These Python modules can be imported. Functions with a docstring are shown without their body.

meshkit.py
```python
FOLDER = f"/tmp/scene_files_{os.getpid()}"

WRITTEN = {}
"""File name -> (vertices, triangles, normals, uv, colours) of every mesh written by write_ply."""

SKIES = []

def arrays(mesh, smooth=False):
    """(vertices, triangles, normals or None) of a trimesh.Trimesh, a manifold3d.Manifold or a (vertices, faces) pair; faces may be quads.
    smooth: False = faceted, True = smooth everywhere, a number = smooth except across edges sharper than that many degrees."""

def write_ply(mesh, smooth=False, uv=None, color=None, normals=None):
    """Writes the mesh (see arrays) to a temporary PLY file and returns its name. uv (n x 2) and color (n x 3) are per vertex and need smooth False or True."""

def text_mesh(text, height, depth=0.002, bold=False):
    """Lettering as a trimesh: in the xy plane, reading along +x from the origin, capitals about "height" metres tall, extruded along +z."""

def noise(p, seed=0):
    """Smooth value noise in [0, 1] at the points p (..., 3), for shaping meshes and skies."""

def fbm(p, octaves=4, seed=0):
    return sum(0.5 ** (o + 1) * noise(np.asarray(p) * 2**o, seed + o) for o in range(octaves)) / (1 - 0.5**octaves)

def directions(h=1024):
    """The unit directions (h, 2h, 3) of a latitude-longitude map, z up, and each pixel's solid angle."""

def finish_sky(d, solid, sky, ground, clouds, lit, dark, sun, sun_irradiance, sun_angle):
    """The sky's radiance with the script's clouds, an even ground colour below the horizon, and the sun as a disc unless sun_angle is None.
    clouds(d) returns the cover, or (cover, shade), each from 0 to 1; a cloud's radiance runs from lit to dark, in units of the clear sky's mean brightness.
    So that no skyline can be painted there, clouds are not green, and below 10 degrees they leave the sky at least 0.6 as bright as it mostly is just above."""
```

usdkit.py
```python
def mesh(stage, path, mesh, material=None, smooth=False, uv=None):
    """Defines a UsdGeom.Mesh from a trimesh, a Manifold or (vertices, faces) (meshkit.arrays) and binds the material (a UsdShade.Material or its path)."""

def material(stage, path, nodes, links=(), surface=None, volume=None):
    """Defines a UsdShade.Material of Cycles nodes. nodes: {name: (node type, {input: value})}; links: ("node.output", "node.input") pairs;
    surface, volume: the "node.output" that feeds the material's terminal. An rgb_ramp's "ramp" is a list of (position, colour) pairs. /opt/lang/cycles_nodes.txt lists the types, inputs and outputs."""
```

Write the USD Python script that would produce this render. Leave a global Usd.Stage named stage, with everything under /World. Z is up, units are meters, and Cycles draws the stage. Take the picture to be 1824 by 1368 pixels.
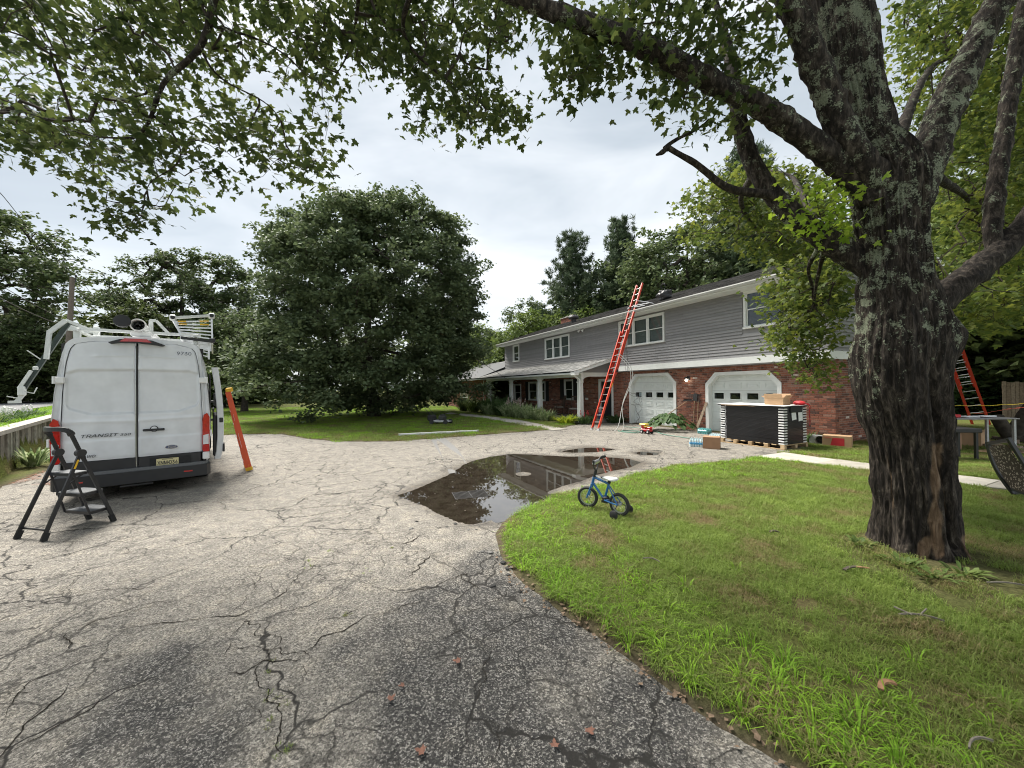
import math, random
import numpy as np
import trimesh, shapely, usdkit, meshkit
from shapely.geometry import Polygon, LineString, Point, box as sbox
from scipy.spatial import cKDTree
from pxr import Usd, UsdGeom, UsdLux, UsdShade, Sdf, Gf, Vt

stage = Usd.Stage.CreateInMemory()
UsdGeom.SetStageUpAxis(stage, 'Z')
UsdGeom.Xform.Define(stage, '/World')
UsdGeom.Scope.Define(stage, '/World/Looks')
PI = math.pi
mat_ = lambda name, nodes, links, surface: usdkit.material(stage, '/World/Looks/' + name, nodes, links, surface=surface)

# ------------------------------------------------------------------ camera
FPX, PITCH, ROLL, EYE = 685.0, 0.0076, 0.0126, np.array([0, 0, 1.8])
_f = np.array([0, math.cos(PITCH), math.sin(PITCH)]); _u = np.array([0, -math.sin(PITCH), math.cos(PITCH)]); _r = np.array([1., 0, 0])
CR = math.cos(ROLL) * _r - math.sin(ROLL) * _u
CU = math.sin(ROLL) * _r + math.cos(ROLL) * _u
CF = _f
cam = UsdGeom.Camera.Define(stage, '/World/camera')
cam.CreateHorizontalApertureAttr(36.0); cam.CreateVerticalApertureAttr(27.0)
cam.CreateFocalLengthAttr(36.0 * FPX / 1824)
cam.CreateClippingRangeAttr(Gf.Vec2f(0.05, 2000))
cam.AddTransformOp().Set(Gf.Matrix4d(*CR, 0, *CU, 0, *(-CF), 0, *EYE, 1))
EXPOSURE = 2.62
cam.CreateExposureAttr(EXPOSURE)

# ------------------------------------------------------------------ sky and sun
SUN_AZ, SUN_EL = math.radians(-48), math.radians(56)       # azimuth from +y towards +x
SUN_DIR = np.array([math.sin(SUN_AZ) * math.cos(SUN_EL), math.cos(SUN_AZ) * math.cos(SUN_EL), math.sin(SUN_EL)])
SKY_STRENGTH, SUN_INT = 0.065, 0.40
mat_('sky_air', {
    'sky': ('sky_texture', {'sky_type': 'single_scattering', 'sun_disc': False, 'sun_elevation': SUN_EL, 'sun_rotation': SUN_AZ, 'aerosol_density': 2.0}),
    'tc': ('texture_coordinate', {}),
    'mp': ('mapping', {'mapping_type': 'point', 'scale': (1.0, 1.0, 2.6)}),
    'n1': ('noise_texture', {'scale': 2.2, 'detail': 7.0, 'roughness': 0.52, 'distortion': 0.35}),
    'n2': ('noise_texture', {'scale': 0.9, 'detail': 3.0, 'roughness': 0.5}),
    'add': ('math', {'math_type': 'multiply_add', 'value2': 0.55, 'value3': 0.0}),
    'sum': ('math', {'math_type': 'multiply_add', 'value2': 0.45}),
    'cl': ('rgb_ramp', {'ramp': [(0.33, (1.32, 1.48, 1.60)), (0.41, (1.58, 1.74, 1.85)), (0.46, (1.84, 1.98, 2.07)), (0.52, (2.14, 2.26, 2.32)), (0.58, (2.48, 2.57, 2.60)), (0.68, (2.85, 2.92, 2.93))]}),
    'mx': ('mix', {'fac': 0.93}),
    'bg': ('background_shader', {'strength': SKY_STRENGTH})},
    [('tc.generated', 'mp.vector'), ('mp.vector', 'n1.vector'), ('mp.vector', 'n2.vector'), ('n1.fac', 'add.value1'), ('n2.fac', 'sum.value1'), ('add.value', 'sum.value3'),
     ('sum.value', 'cl.fac'), ('sky.color', 'mx.color1'), ('cl.color', 'mx.color2'), ('mx.color', 'bg.color')], 'bg.background')
dome = UsdLux.DomeLight.Define(stage, '/World/sky')
dome.CreateIntensityAttr(1.0)
UsdShade.MaterialBindingAPI.Apply(dome.GetPrim()).Bind(UsdShade.Material.Get(stage, '/World/Looks/sky_air'))
dome.GetPrim().SetCustomDataByKey('kind', 'structure')
sun = UsdLux.DistantLight.Define(stage, '/World/sun')
sun.CreateNormalizeAttr(True); sun.CreateIntensityAttr(SUN_INT); sun.CreateAngleAttr(22.0); sun.CreateColorAttr(Gf.Vec3f(1, 0.955, 0.88))
_z = SUN_DIR; _x = np.cross([0, 0, 1.], _z); _x /= np.linalg.norm(_x); _y = np.cross(_z, _x)
sun.AddTransformOp().Set(Gf.Matrix4d(*_x, 0, *_y, 0, *_z, 0, 0, 0, 40, 1))

# ------------------------------------------------------------------ where a point of the place lies
def ray(x, y): return (x - 912) / FPX * CR - (y - 684) / FPX * CU + CF
def at(x, y, z=0.0):
    d = ray(x, y); return EYE + d * ((z - EYE[2]) / d[2])
def dep(x, y, Y):
    d = ray(x, y); return EYE + d * (Y / d[1])
def proj(q):
    q = np.atleast_2d(q) - EYE; z = q @ CF; zz = np.where(np.abs(z) < 1e-6, 1e-6, z)
    return np.stack([912 + FPX * (q @ CR) / zz, 684 - FPX * (q @ CU) / zz, z], 1)

# ------------------------------------------------------------------ prims
_names = {}
def numbered(parent, name):
    k = (parent, name); i = _names.get(k, 0); _names[k] = i + 1
    return f'{parent}/{name}' if i == 0 else f'{parent}/{name}_{i:03d}'
def setdata(p, **kw):
    for k, v in kw.items():
        if v: p.SetCustomDataByKey({'cat': 'category'}.get(k, k), v)
    return p
def thing(name, label=None, cat=None, loc=(0, 0, 0), rotz=0.0, group=None, kind=None):
    x = UsdGeom.Xform.Define(stage, numbered('/World', name))
    x.AddTranslateOp().Set(Gf.Vec3d(*map(float, loc))); x.AddRotateZOp().Set(math.degrees(rotz))
    return setdata(x.GetPrim(), label=label, cat=cat, group=group, kind=kind)
def obj(name, mesh, mat, parent=None, smooth=False, label=None, cat=None, group=None, kind=None, prim=None):
    par = '/World' if parent is None else str(parent.GetPath())
    path = numbered(par, name)
    if isinstance(mesh, MB): mesh = mesh.mesh()
    m = usdkit.mesh(stage, path, mesh, '/World/Looks/' + mat, smooth=smooth)
    for k, a in (prim or {}).items():
        UsdGeom.PrimvarsAPI(m).CreatePrimvar(k, Sdf.ValueTypeNames.FloatArray, 'vertex').Set(Vt.FloatArray.FromNumpy(np.asarray(a, np.float32)))
    return setdata(m.GetPrim(), label=label, cat=cat, group=group, kind=kind)
ORD = ['first', 'second', 'third', 'fourth', 'fifth', 'sixth', 'seventh', 'eighth', 'ninth', 'tenth', 'eleventh', 'twelfth', 'thirteenth', 'fourteenth', 'fifteenth', 'sixteenth', 'seventeenth', 'eighteenth', 'nineteenth', 'twentieth', 'twenty-first', 'twenty-second', 'twenty-third', 'twenty-fourth', 'twenty-fifth', 'twenty-sixth', 'twenty-seventh', 'twenty-eighth']
def copyof(root, name, loc, rotz=0.0, scale=1.0, label=None, cat=None, group=None):
    x = UsdGeom.Xform.Define(stage, numbered('/World', name))
    x.GetPrim().GetReferences().AddInternalReference(root.GetPath())
    x.ClearXformOpOrder()
    x.AddTransformOp().Set(Gf.Matrix4d(scale * math.cos(rotz), scale * math.sin(rotz), 0, 0, -scale * math.sin(rotz), scale * math.cos(rotz), 0, 0, 0, 0, scale, 0, *map(float, loc), 1))
    x.GetPrim().SetInstanceable(True)
    return setdata(x.GetPrim(), label=label, cat=cat, group=group)

# ------------------------------------------------------------------ mesh builder
BOXF = np.array([[0, 2, 1], [1, 2, 3], [4, 5, 6], [5, 7, 6], [0, 1, 4], [1, 5, 4], [2, 6, 3], [3, 6, 7], [0, 4, 2], [2, 4, 6], [1, 3, 5], [3, 7, 5]])
BOXV = np.array([[x, y, z] for z in (0, 1) for y in (0, 1) for x in (0, 1)], float)
def unit(a): a = np.asarray(a, float); return a / max(np.linalg.norm(a), 1e-12)
class MB:
    def __init__(s): s.v, s.f, s.n, s.t = [], [], 0, []
    def add(s, v, f, tone=0.0):
        v = np.asarray(v, float); s.v.append(v); s.f.append(np.asarray(f, int) + s.n); s.n += len(v); s.t.append(np.full(len(v), tone)); return s
    def tm(s, m, T=None, tone=0.0):
        v = np.array(m.vertices)
        if T is not None: v = v @ np.asarray(T)[:3, :3].T + np.asarray(T)[:3, 3]
        return s.add(v, m.faces, tone)
    def box(s, lo, hi, tone=0.0):
        lo, hi = np.asarray(lo, float), np.asarray(hi, float); return s.add(lo + BOXV * (hi - lo), BOXF, tone)
    def cbox(s, lo, hi, b=0.006, tone=0.0):
        lo, hi = np.asarray(lo, float), np.asarray(hi, float); c, h = (lo + hi) / 2, (hi - lo) / 2
        b = min(b, h.min() * 0.6)
        return s.tm(rbox(h * 2, b), np.vstack([np.hstack([np.eye(3), c[:, None]]), [0, 0, 0, 1]]), tone)
    def bar(s, p0, p1, w, h, up=(0, 0, 1), tone=0.0):
        p0, p1 = np.asarray(p0, float), np.asarray(p1, float); d = unit(p1 - p0); a = np.cross(up, d)
        if np.linalg.norm(a) < 1e-6: a = np.cross((1, 0, 0), d)
        a = unit(a); b = np.cross(d, a); L = np.linalg.norm(p1 - p0)
        B = (BOXV - [0, .5, .5]) * [L, w, h]
        return s.add(p0 + B @ np.array([d, a, b]), BOXF, tone)
    def tube(s, pts, r, k=8, cap=True, tone=0.0):
        v, f = tube(pts, r, k, cap); return s.add(v, f, tone)
    def lathe(s, prof, T=None, k=24, tone=0.0):
        m = trimesh.creation.revolve(np.asarray(prof, float), sections=k); return s.tm(m, T, tone)
    def ext(s, poly, h, T=None, tone=0.0):
        for g in getattr(poly, 'geoms', [poly]):
            if g.is_empty or g.area < 1e-9: continue
            s.tm(trimesh.creation.extrude_polygon(g, h, engine='earcut'), T, tone)
        return s
    def mesh(s): return (np.vstack(s.v), np.vstack(s.f))
    def tones(s): return np.concatenate(s.t)
    def xf(s, R, t):
        s.v = [v @ np.asarray(R).T + np.asarray(t) for v in s.v]; return s
_rb = {}
def rbox(size, b):
    key = (tuple(np.round(size, 5)), round(b, 5))
    if key not in _rb:
        h = np.asarray(size) / 2; p = []
        for sx in (-1, 1):
            for sy in (-1, 1):
                for sz in (-1, 1):
                    c = np.array([sx, sy, sz])
                    for a in range(3):
                        q = c * h - c * b; q[a] = c[a] * h[a]; p.append(q)
        _rb[key] = trimesh.convex.convex_hull(np.array(p))
    return _rb[key]
def tube(pts, r, k=8, cap=True):
    p = np.asarray(pts, float); n = len(p); r = np.broadcast_to(np.asarray(r, float), (n,))
    t = np.gradient(p, axis=0); t /= np.maximum(np.linalg.norm(t, axis=1, keepdims=True), 1e-12)
    a = np.cross(t[0], [0, 0, 1.]); a = unit(a if np.linalg.norm(a) > 1e-3 else np.cross(t[0], [1., 0, 0])); V = []
    th = np.arange(k) / k * 2 * PI
    for i in range(n):
        a = unit(a - t[i] * (a @ t[i])); b = np.cross(t[i], a)
        V.append(p[i] + r[i] * (np.cos(th)[:, None] * a + np.sin(th)[:, None] * b))
    V = np.vstack(V); i, j = np.meshgrid(np.arange(n - 1), np.arange(k), indexing='ij'); i, j = i.ravel(), j.ravel(); j2 = (j + 1) % k
    F = np.vstack([np.stack([i * k + j, i * k + j2, (i + 1) * k + j2], 1), np.stack([i * k + j, (i + 1) * k + j2, (i + 1) * k + j], 1)])
    if cap:
        V = np.vstack([V, p[0], p[-1]]); q = np.arange(k); q2 = (q + 1) % k
        F = np.vstack([F, np.stack([np.full(k, n * k), q2, q], 1), np.stack([np.full(k, n * k + 1), (n - 1) * k + q, (n - 1) * k + q2], 1)])
    return V, F
def spline(pts, n=24):
    from scipy.interpolate import CubicSpline
    p = np.asarray(pts, float); s = np.r_[0, np.cumsum(np.linalg.norm(np.diff(p[:, :3], axis=0), axis=1))]
    return CubicSpline(s, p, axis=0)(np.linspace(0, s[-1], n))
def mat4(X, Y, Z, o):
    T = np.eye(4); T[:3, 0], T[:3, 1], T[:3, 2], T[:3, 3] = X, Y, Z, o; return T
def rotz(a): c, s = math.cos(a), math.sin(a); return np.array([[c, -s, 0], [s, c, 0], [0, 0, 1.]])
def grid(nx, ny):
    i, j = np.meshgrid(np.arange(nx - 1), np.arange(ny - 1), indexing='ij'); a = (i * ny + j).ravel()
    return np.vstack([np.stack([a, a + ny, a + ny + 1], 1), np.stack([a, a + ny + 1, a + 1], 1)])
def inworld(prim, p):
    M = UsdGeom.XformCache().GetLocalToWorldTransform(prim); A = np.array(M); return np.asarray(p) @ A[:3, :3] + A[3, :3]
def pieces(parent, name, items, mat, world, limit=300, restname=None, ind=None):
    """items: list of (v, f, tone). The ones that show largest become prims of their own, the rest one part of kind stuff."""
    c = inworld(world, np.array([v.mean(0) for v, f, t in items])); s = np.array([np.linalg.norm(np.ptp(v, axis=0)) for v, f, t in items])
    q = proj(c); vis = (q[:, 2] > 0) & (q[:, 0] > -40) & (q[:, 0] < 1864) & (q[:, 1] > -40) & (q[:, 1] < 1408)
    big = np.where(vis, s / np.linalg.norm(c - EYE, axis=1), 0)
    if ind is not None: big = big * ind
    order = np.argsort(-big); rest = MB()
    for k, i in enumerate(order):
        v, f, t = items[i]
        if k < limit: obj(name, (v, f), mat, parent, prim={'tone': np.full(len(v), t)})
        else: rest.add(v, f, t)
    if rest.n: obj(restname or name + '_rows', rest.mesh(), mat, parent, kind='stuff', prim={'tone': rest.tones()})
# ------------------------------------------------------------------ materials
def plain(name, col, rough=0.5, metal=0.0, var=0.12, scale=6.0, bump=0.0, bscale=60.0, spec=0.5, coat=0.0, extra=None, space='geometry.position'):
    c = np.array(col, float)
    nodes = {'g': ('geometry', {}), 'n': ('noise_texture', {'scale': scale, 'detail': 5.0, 'roughness': 0.6}),
             'r': ('rgb_ramp', {'ramp': [(0.3, c * (1 - var)), (0.5, c), (0.72, np.minimum(c * (1 + var), 1))]}),
             'p': ('principled_bsdf', {'roughness': rough, 'metallic': metal, 'specular_ior_level': spec, 'coat_weight': coat})}
    links = [('g.position', 'n.vector'), ('n.fac', 'r.fac'), ('r.color', 'p.base_color')]
    if bump:
        nodes['bn'] = ('noise_texture', {'scale': bscale, 'detail': 3.0}); nodes['b'] = ('bump', {'strength': bump, 'distance': 0.01})
        links += [('g.position', 'bn.vector'), ('bn.fac', 'b.height'), ('b.normal', 'p.normal')]
    return mat_(name, nodes, links, 'p.BSDF')

def leafmat(name, dark, mid, light, scale=0.6, fine=9.0, trans=0.3, rough=0.55):
    mat_(name, {'g': ('geometry', {}), 'n': ('noise_texture', {'scale': scale, 'detail': 3.0}), 'v': ('voronoi_texture', {'scale': fine}),
        's': ('separate_color', {}), 'm': ('math', {'math_type': 'multiply_add', 'value2': 0.42}), 'm2': ('math', {'math_type': 'multiply', 'value2': 0.62}),
        'r': ('rgb_ramp', {'ramp': [(0.22, dark), (0.5, mid), (0.82, light)]}),
        'p': ('principled_bsdf', {'roughness': rough, 'specular_ior_level': 0.14}), 'hs': ('hsv', {'hue': 0.485, 'saturation': 1.05, 'value': 1.5}),
        't': ('translucent_bsdf', {}), 'x': ('mix_closure', {'fac': trans})},
        [('g.position', 'n.vector'), ('g.position', 'v.vector'), ('v.color', 's.color'), ('n.fac', 'm2.value1'), ('s.r', 'm.value1'), ('m2.value', 'm.value3'), ('m.value', 'r.fac'),
         ('r.color', 'p.base_color'), ('r.color', 'hs.color'), ('hs.color', 't.color'), ('p.BSDF', 'x.closure1'), ('t.BSDF', 'x.closure2')], 'x.closure')

# asphalt: pale stones in a dark binder, worn lighter away from the dark zone, with a net of cracks
mat_('asphalt', {'g': ('geometry', {}), 'dk': ('attribute', {'attribute': 'dark'}), 'wt': ('attribute', {'attribute': 'wet'}),
    'v': ('voronoi_texture', {'scale': 98.0}), 's': ('separate_color', {}), 'v2': ('voronoi_texture', {'scale': 260.0}), 's2': ('separate_color', {}),
    'av': ('math', {'math_type': 'multiply_add', 'value2': 0.55}), 'av2': ('math', {'math_type': 'multiply', 'value2': 0.45}),
    'big': ('noise_texture', {'scale': 0.9, 'detail': 6.0, 'roughness': 0.62}), 'mid': ('noise_texture', {'scale': 5.0, 'detail': 5.0, 'roughness': 0.65}),
    'rl': ('rgb_ramp', {'ramp': [(0.10, (0.054, 0.051, 0.046)), (0.36, (0.150, 0.141, 0.126)), (0.62, (0.250, 0.234, 0.208)), (0.9, (0.47, 0.445, 0.40))]}),
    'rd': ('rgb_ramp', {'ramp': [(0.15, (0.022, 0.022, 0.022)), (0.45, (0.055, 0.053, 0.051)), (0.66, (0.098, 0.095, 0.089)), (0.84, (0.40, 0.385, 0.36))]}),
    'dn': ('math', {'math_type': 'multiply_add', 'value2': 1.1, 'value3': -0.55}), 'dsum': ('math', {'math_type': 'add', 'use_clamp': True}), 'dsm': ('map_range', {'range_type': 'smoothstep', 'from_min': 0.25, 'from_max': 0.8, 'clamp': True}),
    'mx': ('mix', {}), 'tint': ('rgb_ramp', {'ramp': [(0.3, (0.68, 0.665, 0.65)), (0.5, (0.97, 0.95, 0.92)), (0.7, (1.20, 1.15, 1.06))]}), 'mt': ('mix', {'mix_type': 'multiply', 'fac': 1.0}),
    # cracks
    'wn': ('noise_texture', {'scale': 1.7, 'detail': 4.0, 'roughness': 0.6}), 'ws': ('vector_math', {'math_type': 'scale', 'scale': 0.55}), 'wa': ('vector_math', {'math_type': 'add'}),
    'cv': ('voronoi_texture', {'scale': 0.95, 'feature': 'distance_to_edge'}), 'cv2': ('voronoi_texture', {'scale': 3.1, 'feature': 'distance_to_edge'}),
    'c1': ('map_range', {'from_min': 0.004, 'from_max': 0.013, 'to_min': 0.97, 'to_max': 0.0, 'clamp': True}), 'c2': ('map_range', {'from_min': 0.006, 'from_max': 0.030, 'to_min': 0.7, 'to_max': 0.0, 'clamp': True}),
    'gn': ('noise_texture', {'scale': 0.42, 'detail': 3.0}), 'g1': ('map_range', {'from_min': 0.38, 'from_max': 0.50, 'clamp': True}), 'gn2': ('noise_texture', {'scale': 0.6, 'detail': 3.0, 'lacunarity': 2.3}), 'g2': ('map_range', {'from_min': 0.44, 'from_max': 0.54, 'clamp': True}),
    'k1': ('math', {'math_type': 'multiply'}), 'k2': ('math', {'math_type': 'multiply'}), 'kk': ('math', {'math_type': 'maximum'}),
    'mc': ('mix', {'color2': (0.022, 0.02, 0.017)}), 'mw': ('mix', {'mix_type': 'multiply', 'color2': (0.5, 0.47, 0.43)}),
    'rr': ('map_range', {'from_min': 0.0, 'from_max': 1.0, 'to_min': 0.85, 'to_max': 0.42, 'clamp': True}),
    'h': ('math', {'math_type': 'multiply_add', 'value2': -2.5}), 'b': ('bump', {'strength': 0.55, 'distance': 0.008}), 'p': ('principled_bsdf', {'specular_ior_level': 0.35})},
    [('g.position', x + '.vector') for x in ('v', 'v2', 'big', 'mid', 'wn', 'gn', 'gn2')] +
    [('v.color', 's.color'), ('v2.color', 's2.color'), ('s2.r', 'av2.value1'), ('s.r', 'av.value1'), ('av2.value', 'av.value3'), ('av.value', 'rl.fac'), ('av.value', 'rd.fac'),
     ('big.fac', 'dn.value1'), ('dn.value', 'dsum.value1'), ('dk.fac', 'dsum.value2'), ('dsum.value', 'dsm.value'), ('dsm.result', 'mx.fac'), ('rl.color', 'mx.color1'), ('rd.color', 'mx.color2'),
     ('mid.fac', 'tint.fac'), ('mx.color', 'mt.color1'), ('tint.color', 'mt.color2'),
     ('wn.color', 'ws.vector1'), ('ws.vector', 'wa.vector1'), ('g.position', 'wa.vector2'), ('wa.vector', 'cv.vector'), ('wa.vector', 'cv2.vector'), ('cv.distance', 'c1.value'), ('cv2.distance', 'c2.value'),
     ('gn.fac', 'g1.value'), ('gn2.fac', 'g2.value'), ('c1.result', 'k1.value1'), ('g1.result', 'k1.value2'), ('c2.result', 'k2.value1'), ('g2.result', 'k2.value2'), ('k1.value', 'kk.value1'), ('k2.value', 'kk.value2'),
     ('kk.value', 'mc.fac'), ('mt.color', 'mc.color1'), ('wt.fac', 'mw.fac'), ('mc.color', 'mw.color1'), ('mw.color', 'p.base_color'), ('wt.fac', 'rr.value'), ('rr.result', 'p.roughness'),
     ('kk.value', 'h.value1'), ('av.value', 'h.value3'), ('h.value', 'b.height'), ('b.normal', 'p.normal')], 'p.BSDF')

# soil and thatch under the grass; dirt along the edges
mat_('turf', {'g': ('geometry', {}), 'e': ('attribute', {'attribute': 'edge'}), 'n': ('noise_texture', {'scale': 1.1, 'detail': 6.0, 'roughness': 0.62}), 'n2': ('noise_texture', {'scale': 26.0, 'detail': 4.0, 'roughness': 0.7}),
    'r': ('rgb_ramp', {'ramp': [(0.34, (0.135, 0.11, 0.055)), (0.46, (0.095, 0.10, 0.032)), (0.6, (0.09, 0.11, 0.028)), (0.72, (0.11, 0.13, 0.035))]}),
    'r2': ('rgb_ramp', {'ramp': [(0.3, (0.55, 0.55, 0.55)), (0.7, (1.3, 1.3, 1.25))]}), 'm': ('mix', {'mix_type': 'multiply', 'fac': 1.0}),
    'ds': ('rgb_ramp', {'ramp': [(0.3, (0.045, 0.034, 0.024)), (0.6, (0.10, 0.078, 0.055)), (0.8, (0.17, 0.135, 0.10))]}), 'mx': ('mix', {}),
    'b': ('bump', {'strength': 0.8, 'distance': 0.03}), 'p': ('principled_bsdf', {'roughness': 0.95, 'specular_ior_level': 0.1})},
    [('g.position', 'n.vector'), ('g.position', 'n2.vector'), ('n.fac', 'r.fac'), ('n2.fac', 'r2.fac'), ('r.color', 'm.color1'), ('r2.color', 'm.color2'), ('n2.fac', 'ds.fac'), ('e.fac', 'mx.fac'),
     ('m.color', 'mx.color1'), ('ds.color', 'mx.color2'), ('mx.color', 'p.base_color'), ('n2.fac', 'b.height'), ('b.normal', 'p.normal')], 'p.BSDF')

def grassmat(name, ramp, scale=1.7, trans=0.35):
    mat_(name, {'g': ('geometry', {}), 'n': ('noise_texture', {'scale': scale, 'detail': 5.0, 'roughness': 0.6}), 'v': ('noise_texture', {'scale': 45.0, 'detail': 2.0}),
        'a': ('math', {'math_type': 'multiply_add', 'value2': 0.35}), 'a2': ('math', {'math_type': 'multiply', 'value2': 0.66}),
        'r': ('rgb_ramp', {'ramp': ramp}), 'p': ('principled_bsdf', {'roughness': 0.5, 'specular_ior_level': 0.3}), 't': ('translucent_bsdf', {}), 'x': ('mix_closure', {'fac': trans})},
        [('g.position', 'n.vector'), ('g.position', 'v.vector'), ('n.fac', 'a2.value1'), ('v.fac', 'a.value1'), ('a2.value', 'a.value3'), ('a.value', 'r.fac'), ('r.color', 'p.base_color'), ('r.color', 't.color'),
         ('p.BSDF', 'x.closure1'), ('t.BSDF', 'x.closure2')], 'x.closure')
grassmat('grass_lawn', [(0.36, (0.32, 0.235, 0.13)), (0.42, (0.27, 0.245, 0.10)), (0.47, (0.215, 0.25, 0.068)), (0.54, (0.205, 0.29, 0.058)), (0.64, (0.29, 0.37, 0.085))])
grassmat('grass_edge', [(0.36, (0.17, 0.32, 0.028)), (0.5, (0.25, 0.44, 0.038)), (0.64, (0.36, 0.55, 0.06))], scale=1.3, trans=0.42)

# bark: dark furrows, painted shade in the front hollow, grey-green lichen, bare wood where the bark has fallen
mat_('bark', {'g': ('geometry', {}), 'wd': ('attribute', {'attribute': 'wood'}), 'lc': ('attribute', {'attribute': 'lichen'}), 'mp': ('mapping', {'scale': (1, 1, 0.28)}),
    'n': ('noise_texture', {'scale': 22.0, 'detail': 8.0, 'roughness': 0.72, 'distortion': 0.5}), 'n2': ('noise_texture', {'scale': 70.0, 'detail': 4.0, 'roughness': 0.65}), 'nb': ('noise_texture', {'scale': 7.5, 'detail': 7.0, 'roughness': 0.66}),
    'r': ('rgb_ramp', {'ramp': [(0.34, (0.006, 0.005, 0.0045)), (0.48, (0.020, 0.016, 0.013)), (0.58, (0.055, 0.045, 0.036)), (0.72, (0.15, 0.128, 0.105))]}),
    'lr': ('rgb_ramp', {'ramp': [(0.3, (0.10, 0.112, 0.078)), (0.55, (0.18, 0.20, 0.14)), (0.8, (0.29, 0.31, 0.235))]}),
    'la': ('math', {'math_type': 'multiply_add', 'value2': 0.35}), 'lb': ('math', {'math_type': 'multiply', 'value2': 0.75}), 'lm': ('math', {'math_type': 'add'}), 'lg': ('map_range', {'from_min': 0.665, 'from_max': 0.705, 'clamp': True}),
    'wr': ('rgb_ramp', {'ramp': [(0.3, (0.06, 0.038, 0.024)), (0.5, (0.15, 0.098, 0.062)), (0.75, (0.27, 0.195, 0.13))]}),
    'm1': ('mix', {}), 'm2': ('mix', {}), 'ao': ('attribute', {'attribute': 'hollow_shade'}), 'm3': ('mix', {'color2': (0.006, 0.005, 0.0045)}),
    'b': ('bump', {'strength': 0.9, 'distance': 0.03}), 'p': ('principled_bsdf', {'roughness': 0.9, 'specular_ior_level': 0.2})},
    [('g.position', 'mp.vector'), ('mp.vector', 'n.vector'), ('g.position', 'n2.vector'), ('g.position', 'nb.vector'), ('n.fac', 'r.fac'), ('n2.fac', 'lr.fac'), ('nb.fac', 'lb.value1'), ('n2.fac', 'la.value1'), ('lb.value', 'la.value3'),
     ('la.value', 'lm.value1'), ('lc.fac', 'lm.value2'), ('lm.value', 'lg.value'), ('r.color', 'm1.color1'), ('lr.color', 'm1.color2'), ('lg.result', 'm1.fac'), ('n.fac', 'wr.fac'), ('m1.color', 'm2.color1'), ('wr.color', 'm2.color2'),
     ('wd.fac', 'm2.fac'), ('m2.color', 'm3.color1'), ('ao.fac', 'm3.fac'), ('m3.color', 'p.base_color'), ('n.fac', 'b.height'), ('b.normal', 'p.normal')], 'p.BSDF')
plain('bark_far', (0.05, 0.042, 0.034), 0.95, var=0.4, scale=9, bump=0.5, bscale=30, spec=0.2)
plain('twig', (0.045, 0.036, 0.028), 0.9, var=0.3, scale=20, spec=0.2)

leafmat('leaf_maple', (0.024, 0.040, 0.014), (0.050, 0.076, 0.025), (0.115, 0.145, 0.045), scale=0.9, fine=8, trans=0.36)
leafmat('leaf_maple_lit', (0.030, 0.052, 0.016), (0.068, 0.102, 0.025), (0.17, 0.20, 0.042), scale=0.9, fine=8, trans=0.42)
leafmat('leaf_lime', (0.14, 0.24, 0.03), (0.22, 0.34, 0.045), (0.33, 0.42, 0.08), scale=2, fine=12, trans=0.45)
leafmat('leaf_round', (0.050, 0.074, 0.036), (0.10, 0.138, 0.068), (0.165, 0.205, 0.104), scale=0.45, fine=5, trans=0.22)
leafmat('leaf_mid', (0.040, 0.062, 0.027), (0.080, 0.115, 0.050), (0.14, 0.175, 0.078), scale=0.3, fine=4, trans=0.25)
leafmat('leaf_dark', (0.034, 0.050, 0.020), (0.068, 0.096, 0.036), (0.12, 0.15, 0.058), scale=0.25, fine=4, trans=0.2)
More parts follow.
